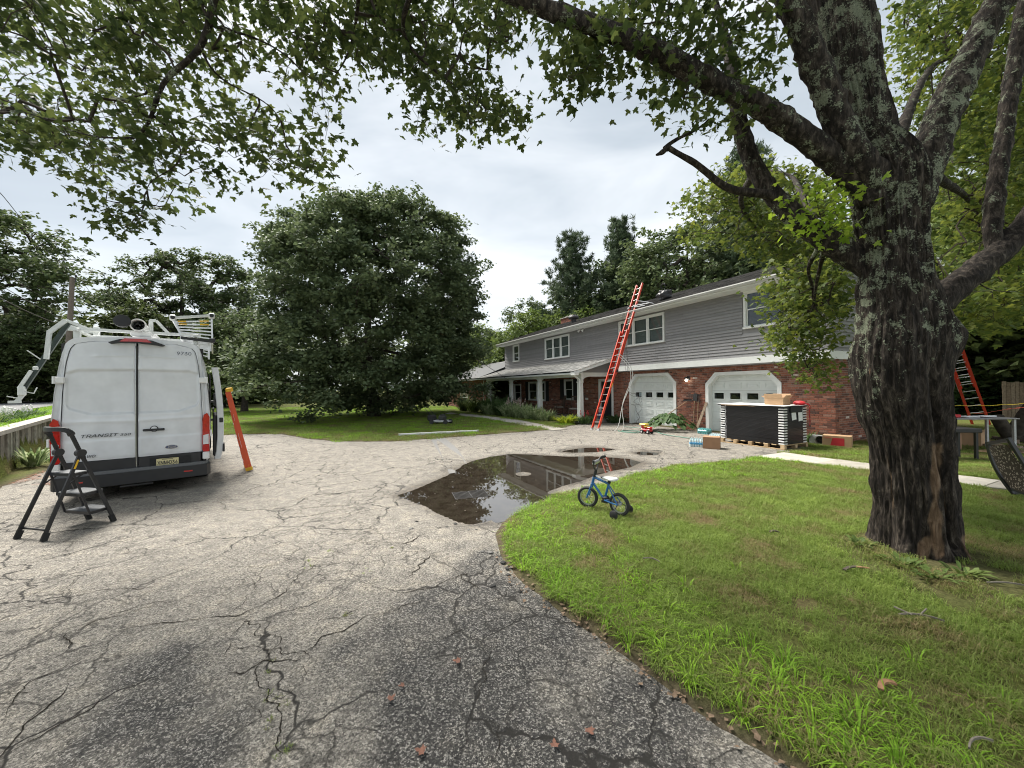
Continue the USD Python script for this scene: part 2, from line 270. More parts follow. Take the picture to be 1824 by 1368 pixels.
leafmat('leaf_pale', (0.05, 0.085, 0.022), (0.10, 0.15, 0.04), (0.17, 0.22, 0.07), scale=0.3, fine=4, trans=0.3)
leafmat('needle', (0.045, 0.068, 0.040), (0.082, 0.118, 0.064), (0.13, 0.17, 0.092), scale=0.35, fine=4, trans=0.12)
leafmat('leaf_hosta', (0.035, 0.07, 0.022), (0.062, 0.115, 0.042), (0.12, 0.18, 0.075), scale=3, fine=10, trans=0.25)
leafmat('leaf_varieg', (0.08, 0.14, 0.045), (0.22, 0.29, 0.14), (0.48, 0.52, 0.34), scale=3, fine=14, trans=0.3)
leafmat('leaf_lily', (0.11, 0.17, 0.02), (0.22, 0.29, 0.035), (0.36, 0.40, 0.06), scale=3, fine=10, trans=0.4)
plain('petal_white', (0.72, 0.72, 0.68), 0.7); plain('petal_red', (0.45, 0.03, 0.03), 0.6); plain('plume', (0.42, 0.33, 0.30), 0.8)

mat_('water', {'g': ('geometry', {}), 'n': ('noise_texture', {'scale': 6.0, 'detail': 3.0}), 'r': ('rgb_ramp', {'ramp': [(0.35, (0.020, 0.015, 0.011)), (0.65, (0.034, 0.027, 0.020))]}),
    'n2': ('noise_texture', {'scale': 3.0, 'detail': 1.0}), 'b': ('bump', {'strength': 0.018, 'distance': 0.02}), 'p': ('principled_bsdf', {'roughness': 0.012, 'ior': 2.3})},
    [('g.position', 'n.vector'), ('n.fac', 'r.fac'), ('r.color', 'p.base_color'), ('g.position', 'n2.vector'), ('n2.fac', 'b.height'), ('b.normal', 'p.normal')], 'p.BSDF')
mat_('pane', {'lw': ('layer_weight', {'blend': 0.5}), 'pw': ('math', {'math_type': 'power', 'value2': 4.0}), 'f': ('math', {'math_type': 'multiply_add', 'value2': 0.9, 'value3': 0.045}), 't': ('transparent_bsdf', {'color': (0.82, 0.86, 0.86)}), 'gl': ('glossy_bsdf', {'color': (0.95, 0.97, 1.0), 'roughness': 0.02}), 'm': ('mix_closure', {})},
    [('lw.facing', 'pw.value1'), ('pw.value', 'f.value1'), ('f.value', 'm.fac'), ('t.BSDF', 'm.closure1'), ('gl.BSDF', 'm.closure2')], 'm.closure')
def tone(name, ramp, rough=0.85, scale=40.0, var=0.25, bump=0.3, spec=0.3, bs=90.0):
    mat_(name, {'g': ('geometry', {}), 'a': ('attribute', {'attribute': 'tone'}), 'r': ('rgb_ramp', {'ramp': ramp}), 'n': ('noise_texture', {'scale': scale, 'detail': 5.0, 'roughness': 0.65}),
        'v': ('rgb_ramp', {'ramp': [(0.3, (1 - var,) * 3), (0.7, (1 + var,) * 3)]}), 'm': ('mix', {'mix_type': 'multiply', 'fac': 1.0}), 'bn': ('noise_texture', {'scale': bs, 'detail': 3.0}), 'b': ('bump', {'strength': bump, 'distance': 0.006}),
        'p': ('principled_bsdf', {'roughness': rough, 'specular_ior_level': spec})},
        [('a.fac', 'r.fac'), ('g.position', 'n.vector'), ('n.fac', 'v.fac'), ('r.color', 'm.color1'), ('v.color', 'm.color2'), ('m.color', 'p.base_color'), ('g.position', 'bn.vector'), ('bn.fac', 'b.height'), ('b.normal', 'p.normal')], 'p.BSDF')
tone('brick', [(0.0, (0.085, 0.050, 0.043)), (0.25, (0.185, 0.074, 0.050)), (0.6, (0.25, 0.095, 0.062)), (0.85, (0.305, 0.128, 0.084)), (0.95, (0.29, 0.16, 0.12)), (1.0, (0.52, 0.43, 0.38))])
tone('shingle', [(0.0, (0.065, 0.062, 0.060)), (0.5, (0.12, 0.115, 0.11)), (1.0, (0.21, 0.20, 0.19))], scale=25, bs=220, bump=0.5)
tone('shingle_porch', [(0.0, (0.17, 0.17, 0.165)), (0.5, (0.24, 0.24, 0.23)), (1.0, (0.32, 0.315, 0.305))], scale=6, bs=220, bump=0.5)
tone('siding', [(0.0, (0.238, 0.236, 0.240)), (0.5, (0.265, 0.262, 0.267)), (1.0, (0.29, 0.287, 0.292))], rough=0.55, scale=5, var=0.06, bump=0.05)
tone('concrete_plank', [(0.0, (0.13, 0.115, 0.095)), (0.5, (0.25, 0.235, 0.20)), (1.0, (0.38, 0.365, 0.32))], scale=8, var=0.45, bump=0.6, bs=60)
tone('slab', [(0.0, (0.30, 0.28, 0.24)), (1.0, (0.44, 0.41, 0.36))], scale=5, var=0.2, bump=0.3, bs=80)
tone('lumber', [(0.0, (0.36, 0.25, 0.14)), (0.5, (0.46, 0.33, 0.19)), (1.0, (0.56, 0.42, 0.26))], scale=12, var=0.2)
tone('old_wood', [(0.0, (0.11, 0.075, 0.05)), (0.5, (0.20, 0.145, 0.10)), (1.0, (0.30, 0.235, 0.17))], scale=14, var=0.35)
tone('stone_chip', [(0.0, (0.02, 0.02, 0.02)), (0.6, (0.06, 0.058, 0.055)), (1.0, (0.16, 0.155, 0.145))], scale=60, var=0.4)
plain('mortar', (0.36, 0.30, 0.25), 0.95, var=0.25, scale=8)
plain('white_trim', (0.74, 0.76, 0.74), 0.45, var=0.05, scale=4); plain('white_door', (0.70, 0.74, 0.72), 0.4, var=0.05, scale=3)
plain('gutter_grey', (0.50, 0.50, 0.48), 0.4, var=0.12, scale=2)
plain('grey_paint', (0.235, 0.23, 0.236), 0.6, var=0.05); plain('dark_room', (0.018, 0.019, 0.02), 0.9); plain('curtain', (0.20, 0.22, 0.21), 0.9, var=0.3, scale=5)
plain('blind', (0.26, 0.265, 0.255), 0.9, var=0.15, scale=3); plain('shutter_paint', (0.012, 0.014, 0.017), 0.6)
mat_('brick_far', {'g': ('texture_coordinate', {}), 'b': ('brick_texture', {'color1': (0.24, 0.085, 0.055), 'color2': (0.17, 0.06, 0.042), 'mortar': (0.30, 0.25, 0.21), 'scale': 1.0, 'mortar_size': 0.006, 'brick_width': 0.21, 'row_height': 0.075}), 'p': ('principled_bsdf', {'roughness': 0.9})},
    [('g.object', 'b.vector'), ('b.color', 'p.base_color')], 'p.BSDF')
plain('paint_van', (0.68, 0.695, 0.715), 0.30, var=0.09, scale=3.5, coat=0.3); plain('van_grime', (0.55, 0.55, 0.545), 0.6, var=0.12, scale=5)
plain('black_plastic', (0.020, 0.020, 0.021), 0.55, var=0.2); plain('black_metal', (0.014, 0.014, 0.016), 0.42, var=0.2); plain('rubber', (0.018, 0.018, 0.018), 0.85, var=0.3, scale=30)
plain('chrome', (0.60, 0.61, 0.62), 0.2, 1.0, var=0.05); plain('aluminium', (0.62, 0.63, 0.64), 0.35, 1.0, var=0.1, scale=15); plain('galvanised', (0.42, 0.43, 0.44), 0.45, 0.25, var=0.15, scale=25)
plain('lamp_red', (0.42, 0.012, 0.012), 0.12, var=0.25, scale=25, coat=0.6); plain('lamp_clear', (0.62, 0.62, 0.64), 0.15, var=0.1, coat=0.6); plain('grey_text', (0.09, 0.095, 0.10), 0.35); plain('text_navy', (0.03, 0.05, 0.09), 0.5)
plain('plate_yellow', (0.62, 0.55, 0.30), 0.5, var=0.06); plain('text_black', (0.015, 0.015, 0.017), 0.5); plain('oval_blue', (0.02, 0.035, 0.10), 0.3)
plain('tread_grey', (0.13, 0.135, 0.14), 0.8, var=0.12, scale=40); plain('orange_glassfibre', (0.62, 0.075, 0.012), 0.38, var=0.06, scale=6); plain('red_glassfibre', (0.56, 0.055, 0.025), 0.42, var=0.08, scale=5)
plain('yellow_plastic', (0.72, 0.42, 0.02), 0.45); plain('white_plastic', (0.75, 0.75, 0.74), 0.4, var=0.05); plain('arm_green', (0.02, 0.035, 0.03), 0.4)
plain('tyre_toy', (0.016, 0.016, 0.017), 0.7); plain('bike_blue', (0.012, 0.10, 0.27), 0.3, coat=0.5, var=0.05); plain('silver', (0.55, 0.56, 0.57), 0.3, 0.9, var=0.05)
plain('panel_black', (0.012, 0.012, 0.014), 0.32, var=0.15); plain('panel_frame', (0.010, 0.010, 0.011), 0.5); plain('corner_white', (0.72, 0.73, 0.72), 0.5, var=0.04)
plain('cardboard', (0.42, 0.27, 0.155), 0.85, var=0.07, scale=8); plain('cardboard_dark', (0.30, 0.175, 0.10), 0.85, var=0.08, scale=8); plain('paper', (0.72, 0.73, 0.75), 0.8, var=0.05); plain('print_red', (0.50, 0.02, 0.03), 0.6)
plain('strap_red', (0.55, 0.02, 0.03), 0.6); plain('toy_red', (0.50, 0.015, 0.02), 0.35); plain('toy_yellow', (0.80, 0.62, 0.10), 0.4)
plain('plastic_blue', (0.05, 0.28, 0.52), 0.25, var=0.4, scale=18, coat=0.4); plain('plastic_teal', (0.12, 0.36, 0.36), 0.3, var=0.4, scale=18); plain('plastic_clear', (0.55, 0.68, 0.70), 0.2, var=0.3, scale=22, coat=0.4)
plain('hose_green', (0.10, 0.22, 0.17), 0.5); plain('rope', (0.62, 0.62, 0.58), 0.9, var=0.1, scale=60); plain('cable_dark', (0.05, 0.04, 0.035), 0.6); plain('tape_yellow', (0.85, 0.62, 0.04), 0.5, var=0.08); plain('tape_red', (0.60, 0.10, 0.06), 0.5, var=0.3, scale=14)
plain('wood_handle', (0.34, 0.22, 0.13), 0.7, var=0.2, scale=10); plain('steel_dark', (0.05, 0.05, 0.05), 0.6, 0.5, var=0.3); plain('mower_dark', (0.03, 0.032, 0.03), 0.5, var=0.2)
plain('metal_white', (0.60, 0.62, 0.60), 0.4, 0.3, var=0.1); plain('concrete', (0.34, 0.325, 0.29), 0.9, var=0.2, scale=3, bump=0.3); plain('road_grey', (0.16, 0.16, 0.16), 0.9, var=0.12, scale=2, bump=0.3)
plain('patch_asphalt', (0.165, 0.163, 0.158), 0.9, var=0.16, scale=30, bump=0.4, bscale=120); plain('needles_red', (0.20, 0.075, 0.04), 0.95, var=0.5, scale=30, bump=0.6, bscale=90)
plain('crack_soil', (0.035, 0.031, 0.026), 1.0, var=0.5, scale=30, spec=0.0); plain('pole_wood', (0.15, 0.12, 0.10), 0.9, var=0.25, scale=9); plain('chair_wood', (0.07, 0.045, 0.03), 0.6); plain('cushion', (0.38, 0.34, 0.30), 0.9)
plain('bucket_blue', (0.05, 0.07, 0.16), 0.5); plain('leaf_dry', (0.22, 0.10, 0.065), 0.8, var=0.25, scale=40); plain('bark_chip', (0.085, 0.065, 0.05), 0.95, var=0.35, scale=30); plain('wood_fresh', (0.30, 0.16, 0.085), 0.85, var=0.2, scale=25); plain('stick_grey', (0.17, 0.15, 0.12), 0.9, var=0.2, scale=30)
mat_('bulb', {'e': ('emission', {'color': (1.0, 0.90, 0.72), 'strength': 3.0})}, [], 'e.emission')
mat_('sling', {'g': ('texture_coordinate', {}), 'v': ('voronoi_texture', {'scale': 42.0, 'randomness': 1.0}), 'mp': ('mapping', {'rotation': (0, 0, 0.5), 'scale': (1.0, 1.0, 0.55)}),
    'r': ('rgb_ramp', {'ramp': [(0.30, (0.33, 0.29, 0.24)), (0.36, (0.045, 0.034, 0.027))]}), 'p': ('principled_bsdf', {'roughness': 0.8})}, [('g.object', 'mp.vector'), ('mp.vector', 'v.vector'), ('v.distance', 'r.fac'), ('r.color', 'p.base_color')], 'p.BSDF')
plain('leaf_litter', (0.19, 0.13, 0.085), 0.9, var=0.45, scale=30)
# ------------------------------------------------------------------ ground, driveway, puddle, road, paths
def gp(*px, z=0.0): return [tuple(at(x, y, z)[:2]) for x, y in px]
HA = math.atan2(0.8954, -0.4453)                              # the house: local x runs along the front, y out of it
HO = np.array([9.28, 11.05, 0.0]); HD = np.array([-0.4453, 0.8954, 0]); HN = np.array([-0.8954, -0.4453, 0])
def hw(u, n, z=0.0): return HO + HD * u + HN * n + np.array([0, 0, z])
WA = np.array([-10.95, 8.16]); WD = np.array([-0.69, 0.724]); WN = np.array([-WD[1], WD[0]])    # retaining wall line; WN points behind it
if WN[0] > 0: WN = -WN
def wl(s, o=0.0): return WA + WD * s + WN * o

drive_poly = Polygon([tuple(wl(-18, -0.2)), tuple(wl(-3, -0.2)), tuple(wl(-1.2, -0.3)), tuple(wl(0.2, -0.62)), tuple(wl(4, -0.9)), tuple(wl(9, -1.3)), (-17.0, 17.0), (-13.2, 16.6)] +
    gp((395, 776), (430, 773), (500, 773), (545, 781), (600, 786.5), (700, 786.5), (780, 781), (850, 775.5), (985, 765.5)) +
    [tuple(hw(9.9, 1.0)[:2]), tuple(hw(9.0, 0.05)[:2]), tuple(hw(1.2, 0.05)[:2]), tuple(hw(0.6, 1.0)[:2])] +
    gp((1445, 797), (1375, 812), (1300, 823), (1200, 832), (1125, 848), (1050, 869), (985, 884), (940, 905), (905, 925), (882, 950), (890, 990), (925, 1035), (985, 1082), (1080, 1145), (1180, 1218), (1300, 1305), (1440, 1392), (1560, 1470)) +
    [(1.55, 0.4), (1.75, -2.0), (2.0, -8.0), (-5, -8)]).buffer(0)
pud_poly = Polygon(gp((705, 882), (735, 872), (765, 860), (800, 846), (812, 836), (826, 826), (850, 818), (880, 812), (910, 807.5), (945, 809), (985, 812), (1020, 813), (1050, 812), (1085, 814), (1120, 817), (1142, 823), (1125, 831), (1090, 837), (1060, 846), (1035, 855), (1000, 864), (978, 873), (955, 893), (920, 912), (890, 922), (862, 927), (838, 931), (812, 925), (790, 914), (765, 901), (735, 892)))
pud2 = Polygon(gp((1004, 803.5), (1022, 800), (1045, 797.5), (1072, 797.5), (1092, 800), (1070, 803), (1045, 804.5), (1020, 805)))
pud3 = Polygon(gp((1128, 806), (1145, 804), (1170, 806), (1168, 809), (1145, 809.5)))
isl = Polygon(gp((915, 843), (922, 840), (935, 839), (947, 841), (949, 844), (938, 847), (922, 847)))
pud_all = shapely.union_all([pud_poly.buffer(0.06).buffer(-0.06), pud2.buffer(0.03), pud3]).difference(isl)
def sdist(poly, P):
    pts = shapely.points(P); d = shapely.distance(pts, poly.boundary); return np.where(shapely.contains(poly, pts), -d, d)
def sstep(x, a, b): t = np.clip((np.asarray(x, float) - a) / (b - a), 0, 1); return t * t * (3 - 2 * t)
WATER = -0.012
def wall_off(P): return (np.asarray(P) - WA) @ WN
def drive_z(P):
    P = np.asarray(P, float); z = np.zeros(len(P)); near = shapely.distance(shapely.points(P), pud_all) < 1.5
    if near.any():
        Q = P[near]; s = sdist(pud_all, Q) + 0.10 * (meshkit.fbm(np.c_[Q * 1.6, np.zeros(len(Q))], 4, 3) - 0.5)
        z[near] = np.where(s < 0, WATER - 0.07 * sstep(-s, -0.02, 0.5) , WATER + 0.024 * sstep(s, -0.02, 0.6))
    z += 0.012 * np.where(near, 0, 1) * (1 - 0) * 1.0
    bump = 0.010 * (meshkit.fbm(np.c_[P * 0.9, np.zeros(len(P))], 4, 8) - 0.5)
    return z + np.where(near, bump * 0.3, bump)
def ground_z(P, sd=None):
    P = np.asarray(P, float); sd = sdist(drive_poly, P) if sd is None else sd
    z = np.clip(sd * 0.30, -0.12, 0.035) + 0.03 * (meshkit.fbm(np.c_[P * 0.5, np.ones(len(P))], 4, 5) - 0.5) * sstep(sd, 0.1, 1.5)
    w = wall_off(P)
    z = np.where(w > 0.02, 0.93 + 0.10 * sstep(w, 0, 3), z)
    tr = np.hypot(P[:, 0] - 4.15, P[:, 1] - 3.95); z = z + 0.05 * np.exp(-(tr / 0.8) ** 2)
    return z
def axis_vals(lo, hi, step): return np.linspace(lo, hi, int(round((hi - lo) / step)) + 1)
def sheet(xs, ys): X, Y = np.meshgrid(xs, ys, indexing='ij'); return np.c_[X.ravel(), Y.ravel()], grid(len(xs), len(ys))
xs = np.unique(np.round(np.r_[[-400, -250, -150, -100, -75, -60, -50, -44, -38, -33, -29, -26, -23, -20, -18.4], axis_vals(-17, 14, 0.14), [15, 16.5, 18, 20, 22, 25, 28, 32, 37, 43, 50, 60, 80, 120, 200, 400]], 3))
ys = np.unique(np.round(np.r_[[-60, -30, -15, -8, -4, -2], axis_vals(-1, 18, 0.14), [19, 20, 21.5, 23, 25, 27, 30, 33, 37, 42, 48, 55, 65, 80, 110, 160, 260, 500]], 3))
GP, GF = sheet(xs, ys); gsd = sdist(drive_poly, GP)
g_edge = np.clip(np.maximum(1 - np.abs(gsd - 0.02) / 0.16, (gsd < 0.0) * 1.0) + 0.5 * np.exp(-(np.hypot(GP[:, 0] - 4.0, GP[:, 1] - 3.7) / 0.85) ** 2), 0, 1)
gz = ground_z(GP, gsd)
obj('lawn_ground', (np.c_[GP, gz], GF), 'turf', smooth=True, kind='structure', prim={'edge': g_edge})
ground_lookup = lambda P: np.where(sdist(drive_poly, P) < 0, np.maximum(drive_z(P), ground_z(P)), ground_z(P))

# driveway sheet
xs = np.unique(np.round(np.r_[axis_vals(-18, -9, 0.3), axis_vals(-9, -3, 0.14), axis_vals(-3, 5, 0.075), axis_vals(5, 9.2, 0.14)], 3)); ys = np.unique(np.round(np.r_[axis_vals(-8, 0, 0.5), axis_vals(0, 4.5, 0.1), axis_vals(4.5, 11, 0.075), axis_vals(11, 24, 0.14)], 3))
DP, DF = sheet(xs, ys); dsd = sdist(drive_poly, DP); keep = (dsd < 0.30); DF = DF[keep[DF].all(1)]
use = np.unique(DF); remap = -np.ones(len(DP), int); remap[use] = np.arange(len(use)); DF = remap[DF]; DP = DP[use]; dsd = dsd[use]
dz = drive_z(DP) - 0.06 * sstep(dsd, 0.0, 0.3) - 0.02 * sstep(dsd, -0.25, 0.05) * (meshkit.fbm(np.c_[DP * 3, np.zeros(len(DP))], 3, 2))
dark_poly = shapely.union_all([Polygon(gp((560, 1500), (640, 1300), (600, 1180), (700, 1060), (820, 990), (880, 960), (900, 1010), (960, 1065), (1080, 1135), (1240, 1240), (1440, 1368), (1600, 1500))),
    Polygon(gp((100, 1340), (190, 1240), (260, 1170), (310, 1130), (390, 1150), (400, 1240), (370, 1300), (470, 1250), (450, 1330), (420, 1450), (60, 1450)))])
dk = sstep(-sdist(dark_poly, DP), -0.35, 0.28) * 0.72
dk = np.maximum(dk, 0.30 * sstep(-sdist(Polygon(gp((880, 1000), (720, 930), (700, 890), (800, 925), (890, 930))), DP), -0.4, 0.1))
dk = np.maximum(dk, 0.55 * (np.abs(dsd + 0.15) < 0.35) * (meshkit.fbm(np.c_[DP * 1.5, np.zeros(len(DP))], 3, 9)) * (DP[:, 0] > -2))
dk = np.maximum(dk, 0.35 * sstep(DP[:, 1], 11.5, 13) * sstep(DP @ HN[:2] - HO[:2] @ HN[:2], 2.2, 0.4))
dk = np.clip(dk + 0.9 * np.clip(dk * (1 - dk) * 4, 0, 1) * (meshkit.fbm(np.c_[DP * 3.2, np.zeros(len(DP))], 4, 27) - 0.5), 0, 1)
wet = sstep(-sdist(pud_all, DP) + 0.5 * (meshkit.fbm(np.c_[DP * 1.3, np.zeros(len(DP))], 4, 19) - 0.5), -0.42, 0.03)
driveway = thing('driveway', kind='structure')
obj('asphalt_surface', (np.c_[DP, dz], DF), 'asphalt', driveway, smooth=True, prim={'dark': dk, 'wet': wet})
# the paler strip of newer asphalt
pp = Polygon(gp((766, 781), (792, 780.5), (815, 800), (838, 836), (800, 843), (787, 815)))
tri = trimesh.creation.triangulate_polygon(pp.segmentize(0.25), engine='earcut')
obj('patched_strip', (np.c_[tri[0], drive_z(tri[0]) + 0.005], tri[1]), 'patch_asphalt', driveway)
# the long open cracks, a few millimetres of soil showing
rng = np.random.default_rng(5)
def crack(px, w, seed):
    P = np.array(gp(*px)); L = LineString(P).segmentize(0.025); P = np.array(L.coords); r = np.random.default_rng(seed); n = len(P)
    t = np.gradient(P, axis=0); t /= np.linalg.norm(t, axis=1, keepdims=True); nn = np.c_[-t[:, 1], t[:, 0]]
    s = np.cumsum(np.r_[0, np.linalg.norm(np.diff(P, axis=0), axis=1)])
    wob = sum(a * (meshkit.noise(np.c_[s * f, np.full(n, seed * 3.1), np.zeros(n)]) - .5) for a, f in ((.16, 2.2), (.09, 6), (.05, 14), (.03, 33)))
    P = P + nn * wob[:, None]; ww = w * (0.25 + 1.3 * meshkit.noise(np.c_[s * 9, np.full(n, seed * 7.7), np.ones(n)])) * np.minimum(1, np.minimum(s, s[-1] - s) / 0.15 + 0.15)
    A, B = P + nn * ww[:, None] / 2, P - nn * ww[:, None] / 2; V = np.empty((2 * n, 2)); V[0::2], V[1::2] = A, B
    k = np.arange(n - 1) * 2; F = np.vstack([np.stack([k, k + 1, k + 3], 1), np.stack([k, k + 3, k + 2], 1)])
    obj('crack', (np.c_[V, drive_z(V) + 0.004], F), 'crack_soil', driveway)
for i, (w, px) in enumerate([
    (0.016, [(0, 1100), (60, 1085), (120, 1070), (200, 1055), (290, 1042)]), (0.014, [(0, 1180), (80, 1140), (180, 1100), (260, 1090), (400, 1050)]), (0.016, [(0, 1290), (60, 1220), (130, 1190), (200, 1150)]),
    (0.020, [(5, 1368), (50, 1290), (100, 1250), (120, 1220)]), (0.016, [(0, 1340), (70, 1310), (150, 1270), (210, 1230)]), (0.014, [(110, 1180), (120, 1130), (190, 1100), (250, 1085), (310, 1075)]),
    (0.020, [(230, 1115), (330, 1110), (420, 1098), (490, 1068), (560, 1010), (620, 998)]), (0.014, [(420, 1098), (430, 1060), (435, 1040), (430, 1030)]), (0.022, [(370, 1205), (440, 1195), (500, 1182), (560, 1160), (620, 1128), (690, 1085), (760, 1060)]),
    (0.018, [(430, 1105), (470, 1150), (480, 1190), (490, 1230), (480, 1300), (495, 1368)]), (0.014, [(470, 1150), (520, 1172), (545, 1178), (550, 1200), (525, 1225), (505, 1240), (490, 1225)]), (0.014, [(400, 1155), (460, 1155), (500, 1165)]),
    (0.014, [(560, 1126), (610, 1115), (660, 1085)]), (0.012, [(400, 1180), (400, 1130), (440, 1100)]), (0.012, [(450, 990), (520, 1000), (590, 998), (640, 960), (600, 940)]), (0.012, [(410, 1012), (470, 1008), (520, 1000)]),
    (0.012, [(600, 970), (690, 968), (720, 970)]), (0.012, [(560, 1010), (555, 1002), (590, 990)]), (0.012, [(160, 970), (230, 985), (300, 970), (370, 960)]), (0.012, [(105, 1080), (110, 1060), (150, 1000), (170, 985)]),
    (0.012, [(400, 1295), (450, 1280), (440, 1260)]), (0.012, [(200, 1040), (260, 1010), (330, 990)]), (0.014, [(0, 1245), (70, 1235), (100, 1215)]), (0.035, [(712, 972), (735, 965), (745, 955)]), (0.038, [(720, 1033), (740, 1020), (755, 1008), (768, 987)]),
    (0.02, [(735, 945), (760, 940), (800, 938)]), (0.02, [(700, 1070), (760, 1050), (830, 1020), (870, 1050)]), (0.014, [(810, 1090), (880, 1070), (910, 1040)]), (0.012, [(760, 1160), (850, 1120), (930, 1100)]), (0.012, [(870, 1150), (860, 1230), (880, 1300), (850, 1368)]),
    (0.012, [(380, 830), (470, 822), (560, 815)]), (0.012, [(420, 800), (520, 806), (640, 800), (760, 798)]), (0.012, [(560, 782), (545, 800), (520, 830), (500, 870)]), (0.012, [(400, 880), (520, 860), (640, 846), (740, 850)]), (0.012, [(640, 786), (660, 810), (720, 850)]),
    (0.013, [(500, 900), (560, 880), (660, 875), (700, 880)]), (0.012, [(830, 800), (900, 796), (980, 797)]), (0.012, [(1000, 778), (1040, 786), (1080, 792), (1160, 800)]), (0.012, [(1000, 792), (1060, 780), (1150, 782), (1230, 795)])]):
    crack(px, w * 0.36, i + 1)
for i in range(14):                                            # broken bits of asphalt along the worn edge
    px = [(755, 938), (800, 940), (840, 942), (905, 1035), (890, 1010), (870, 985), (925, 1055), (905, 1020)][i % 8]
    q = at(px[0] + rng.normal(0, 16), px[1] + rng.normal(0, 6)); s = rng.uniform(0.02, 0.045)
    m = trimesh.creation.icosphere(1); v = np.array(m.vertices) * [s, s * rng.uniform(.6, 1), s * .3] * (0.6 + 0.4 * rng.random((len(m.vertices), 1))); v = v @ rotz(rng.uniform(0, 6)).T
    obj('asphalt_chunk', (v + [q[0], q[1], drive_z(q[None, :2])[0] + s * .12], m.faces), 'stone_chip', driveway, prim={'tone': np.full(len(v), rng.uniform(0.2, 1))})

# puddles
for nm, poly in (('puddle', pud_poly), ('puddle', pud2), ('puddle', pud3)):
    q = poly.buffer(0.14); q = q.difference(isl.buffer(-0.04)) if nm == 'puddle' else q
    tri = trimesh.creation.triangulate_polygon(q.segmentize(0.3), engine='earcut')
    obj(nm, (np.c_[tri[0], np.full(len(tri[0]), WATER)], tri[1]), 'water', kind='structure')
g0 = at(838, 881, WATER); m = MB()
for k in range(9): m.box((-0.28, -0.2 + k * 0.05, 0), (0.28, -0.185 + k * 0.05, 0.004))
for k in range(3): m.box((-0.285 + k * 0.28, -0.205, 0.0008), (-0.275 + k * 0.28, 0.22, 0.0046))
gr = thing('drain_grate', 'dark iron storm drain grate lying in the big puddle', 'drain grate', (g0[0], g0[1], WATER + 0.001), 0.3)
obj('grate_bars', m, 'steel_dark', gr)

# road behind the retaining wall
r0 = at(0, 737, 1.03)[:2]; o1 = float((r0 - WA) @ WN); o2 = o1 + 6.6
S = np.linspace(-60, 260, 65); V = np.vstack([np.c_[np.array([wl(s, o1) for s in S]), np.full(65, 1.042)], np.c_[np.array([wl(s, o2) for s in S]), np.full(65, 1.042)]])
k = np.arange(64); obj('road', (V, np.vstack([np.stack([k, k + 1, k + 66], 1), np.stack([k, k + 66, k + 65], 1)])), 'road_grey', kind='structure')

# concrete slabs of the path on the right, and of the walk up to the porch
def slabs(name, edge_a, edge_b, n, z=0.045):
    A, B = LineString(edge_a), LineString(edge_b); w = thing(name, kind='structure'); r = np.random.default_rng(len(name))
    for i in range(n):
        t0, t1 = i / n, (i + 1) / n; g = 0.012 / A.length
        P = [A.interpolate(t0 + g, True), A.interpolate(t1 - g, True), B.interpolate(t1 - g, True), B.interpolate(t0 + g, True)]
        m = MB(); m.ext(Polygon([(p.x, p.y) for p in P]), 0.09); v, f = m.mesh(); dzz = r.normal(0, 0.006); v[:, 2] += z - 0.09 + dzz
        obj('slab', (v, f), 'slab', w, prim={'tone': np.full(len(v), r.random())})
slabs('garden_path', gp((1395, 808.5), (1475, 820), (1550, 829), (1640, 841), (1720, 851.5), (1824, 865)) + [(13.5, 5.3), (22, 3)], gp((1345, 816), (1440, 828), (1550, 842), (1640, 855), (1720, 866), (1824, 884)) + [(12.6, 4.4), (21, 2.0)], 15)
slabs('porch_walk', gp((1010, 766), (965, 757), (920, 749), (880, 743), (840, 739), (800, 736)), gp((985, 768), (940, 760), (900, 752.5), (860, 746), (825, 742), (785, 738.5)), 12)

# strip of rust coloured pine needles along the wall's foot
nd = Polygon([tuple(wl(-1.2, -0.35)), tuple(wl(0.5, -0.62)), tuple(wl(2, -0.72)), tuple(wl(6, -0.8)), tuple(wl(6, -1.25)), tuple(wl(3.5, -1.75)), tuple(wl(1.5, -1.35)), tuple(wl(-0.5, -1.1)), tuple(wl(-2.5, -1.3))])
r = np.random.default_rng(3); m = MB(); n = 0
mn, mx = np.array(nd.bounds[:2]), np.array(nd.bounds[2:])
Q = mn + r.random((7000, 2)) * (mx - mn); Q = Q[shapely.contains_xy(nd, Q[:, 0], Q[:, 1])]; Q = Q[meshkit.noise(np.c_[Q * 2.0, np.zeros(len(Q))]) > 0.42]
a = r.uniform(0, 2 * PI, len(Q)); d2 = np.c_[np.cos(a), np.sin(a)] * 0.05; w2 = np.c_[-np.sin(a), np.cos(a)] * 0.007
zz = np.maximum(ground_lookup(Q), 0.0) + 0.012 + r.random(len(Q)) * 0.012
V = np.stack([np.c_[Q - d2 - w2, zz], np.c_[Q + d2 - w2, zz + .004], np.c_[Q + d2 + w2, zz + .004], np.c_[Q - d2 + w2, zz]], 1).reshape(-1, 3); i4 = np.arange(len(Q)) * 4
obj('pine_needles', (V, np.vstack([np.stack([i4, i4 + 1, i4 + 2], 1), np.stack([i4, i4 + 2, i4 + 3], 1)])), 'needles_red', label='rust brown fallen pine needles along the foot of the retaining wall', cat='needles', kind='stuff')

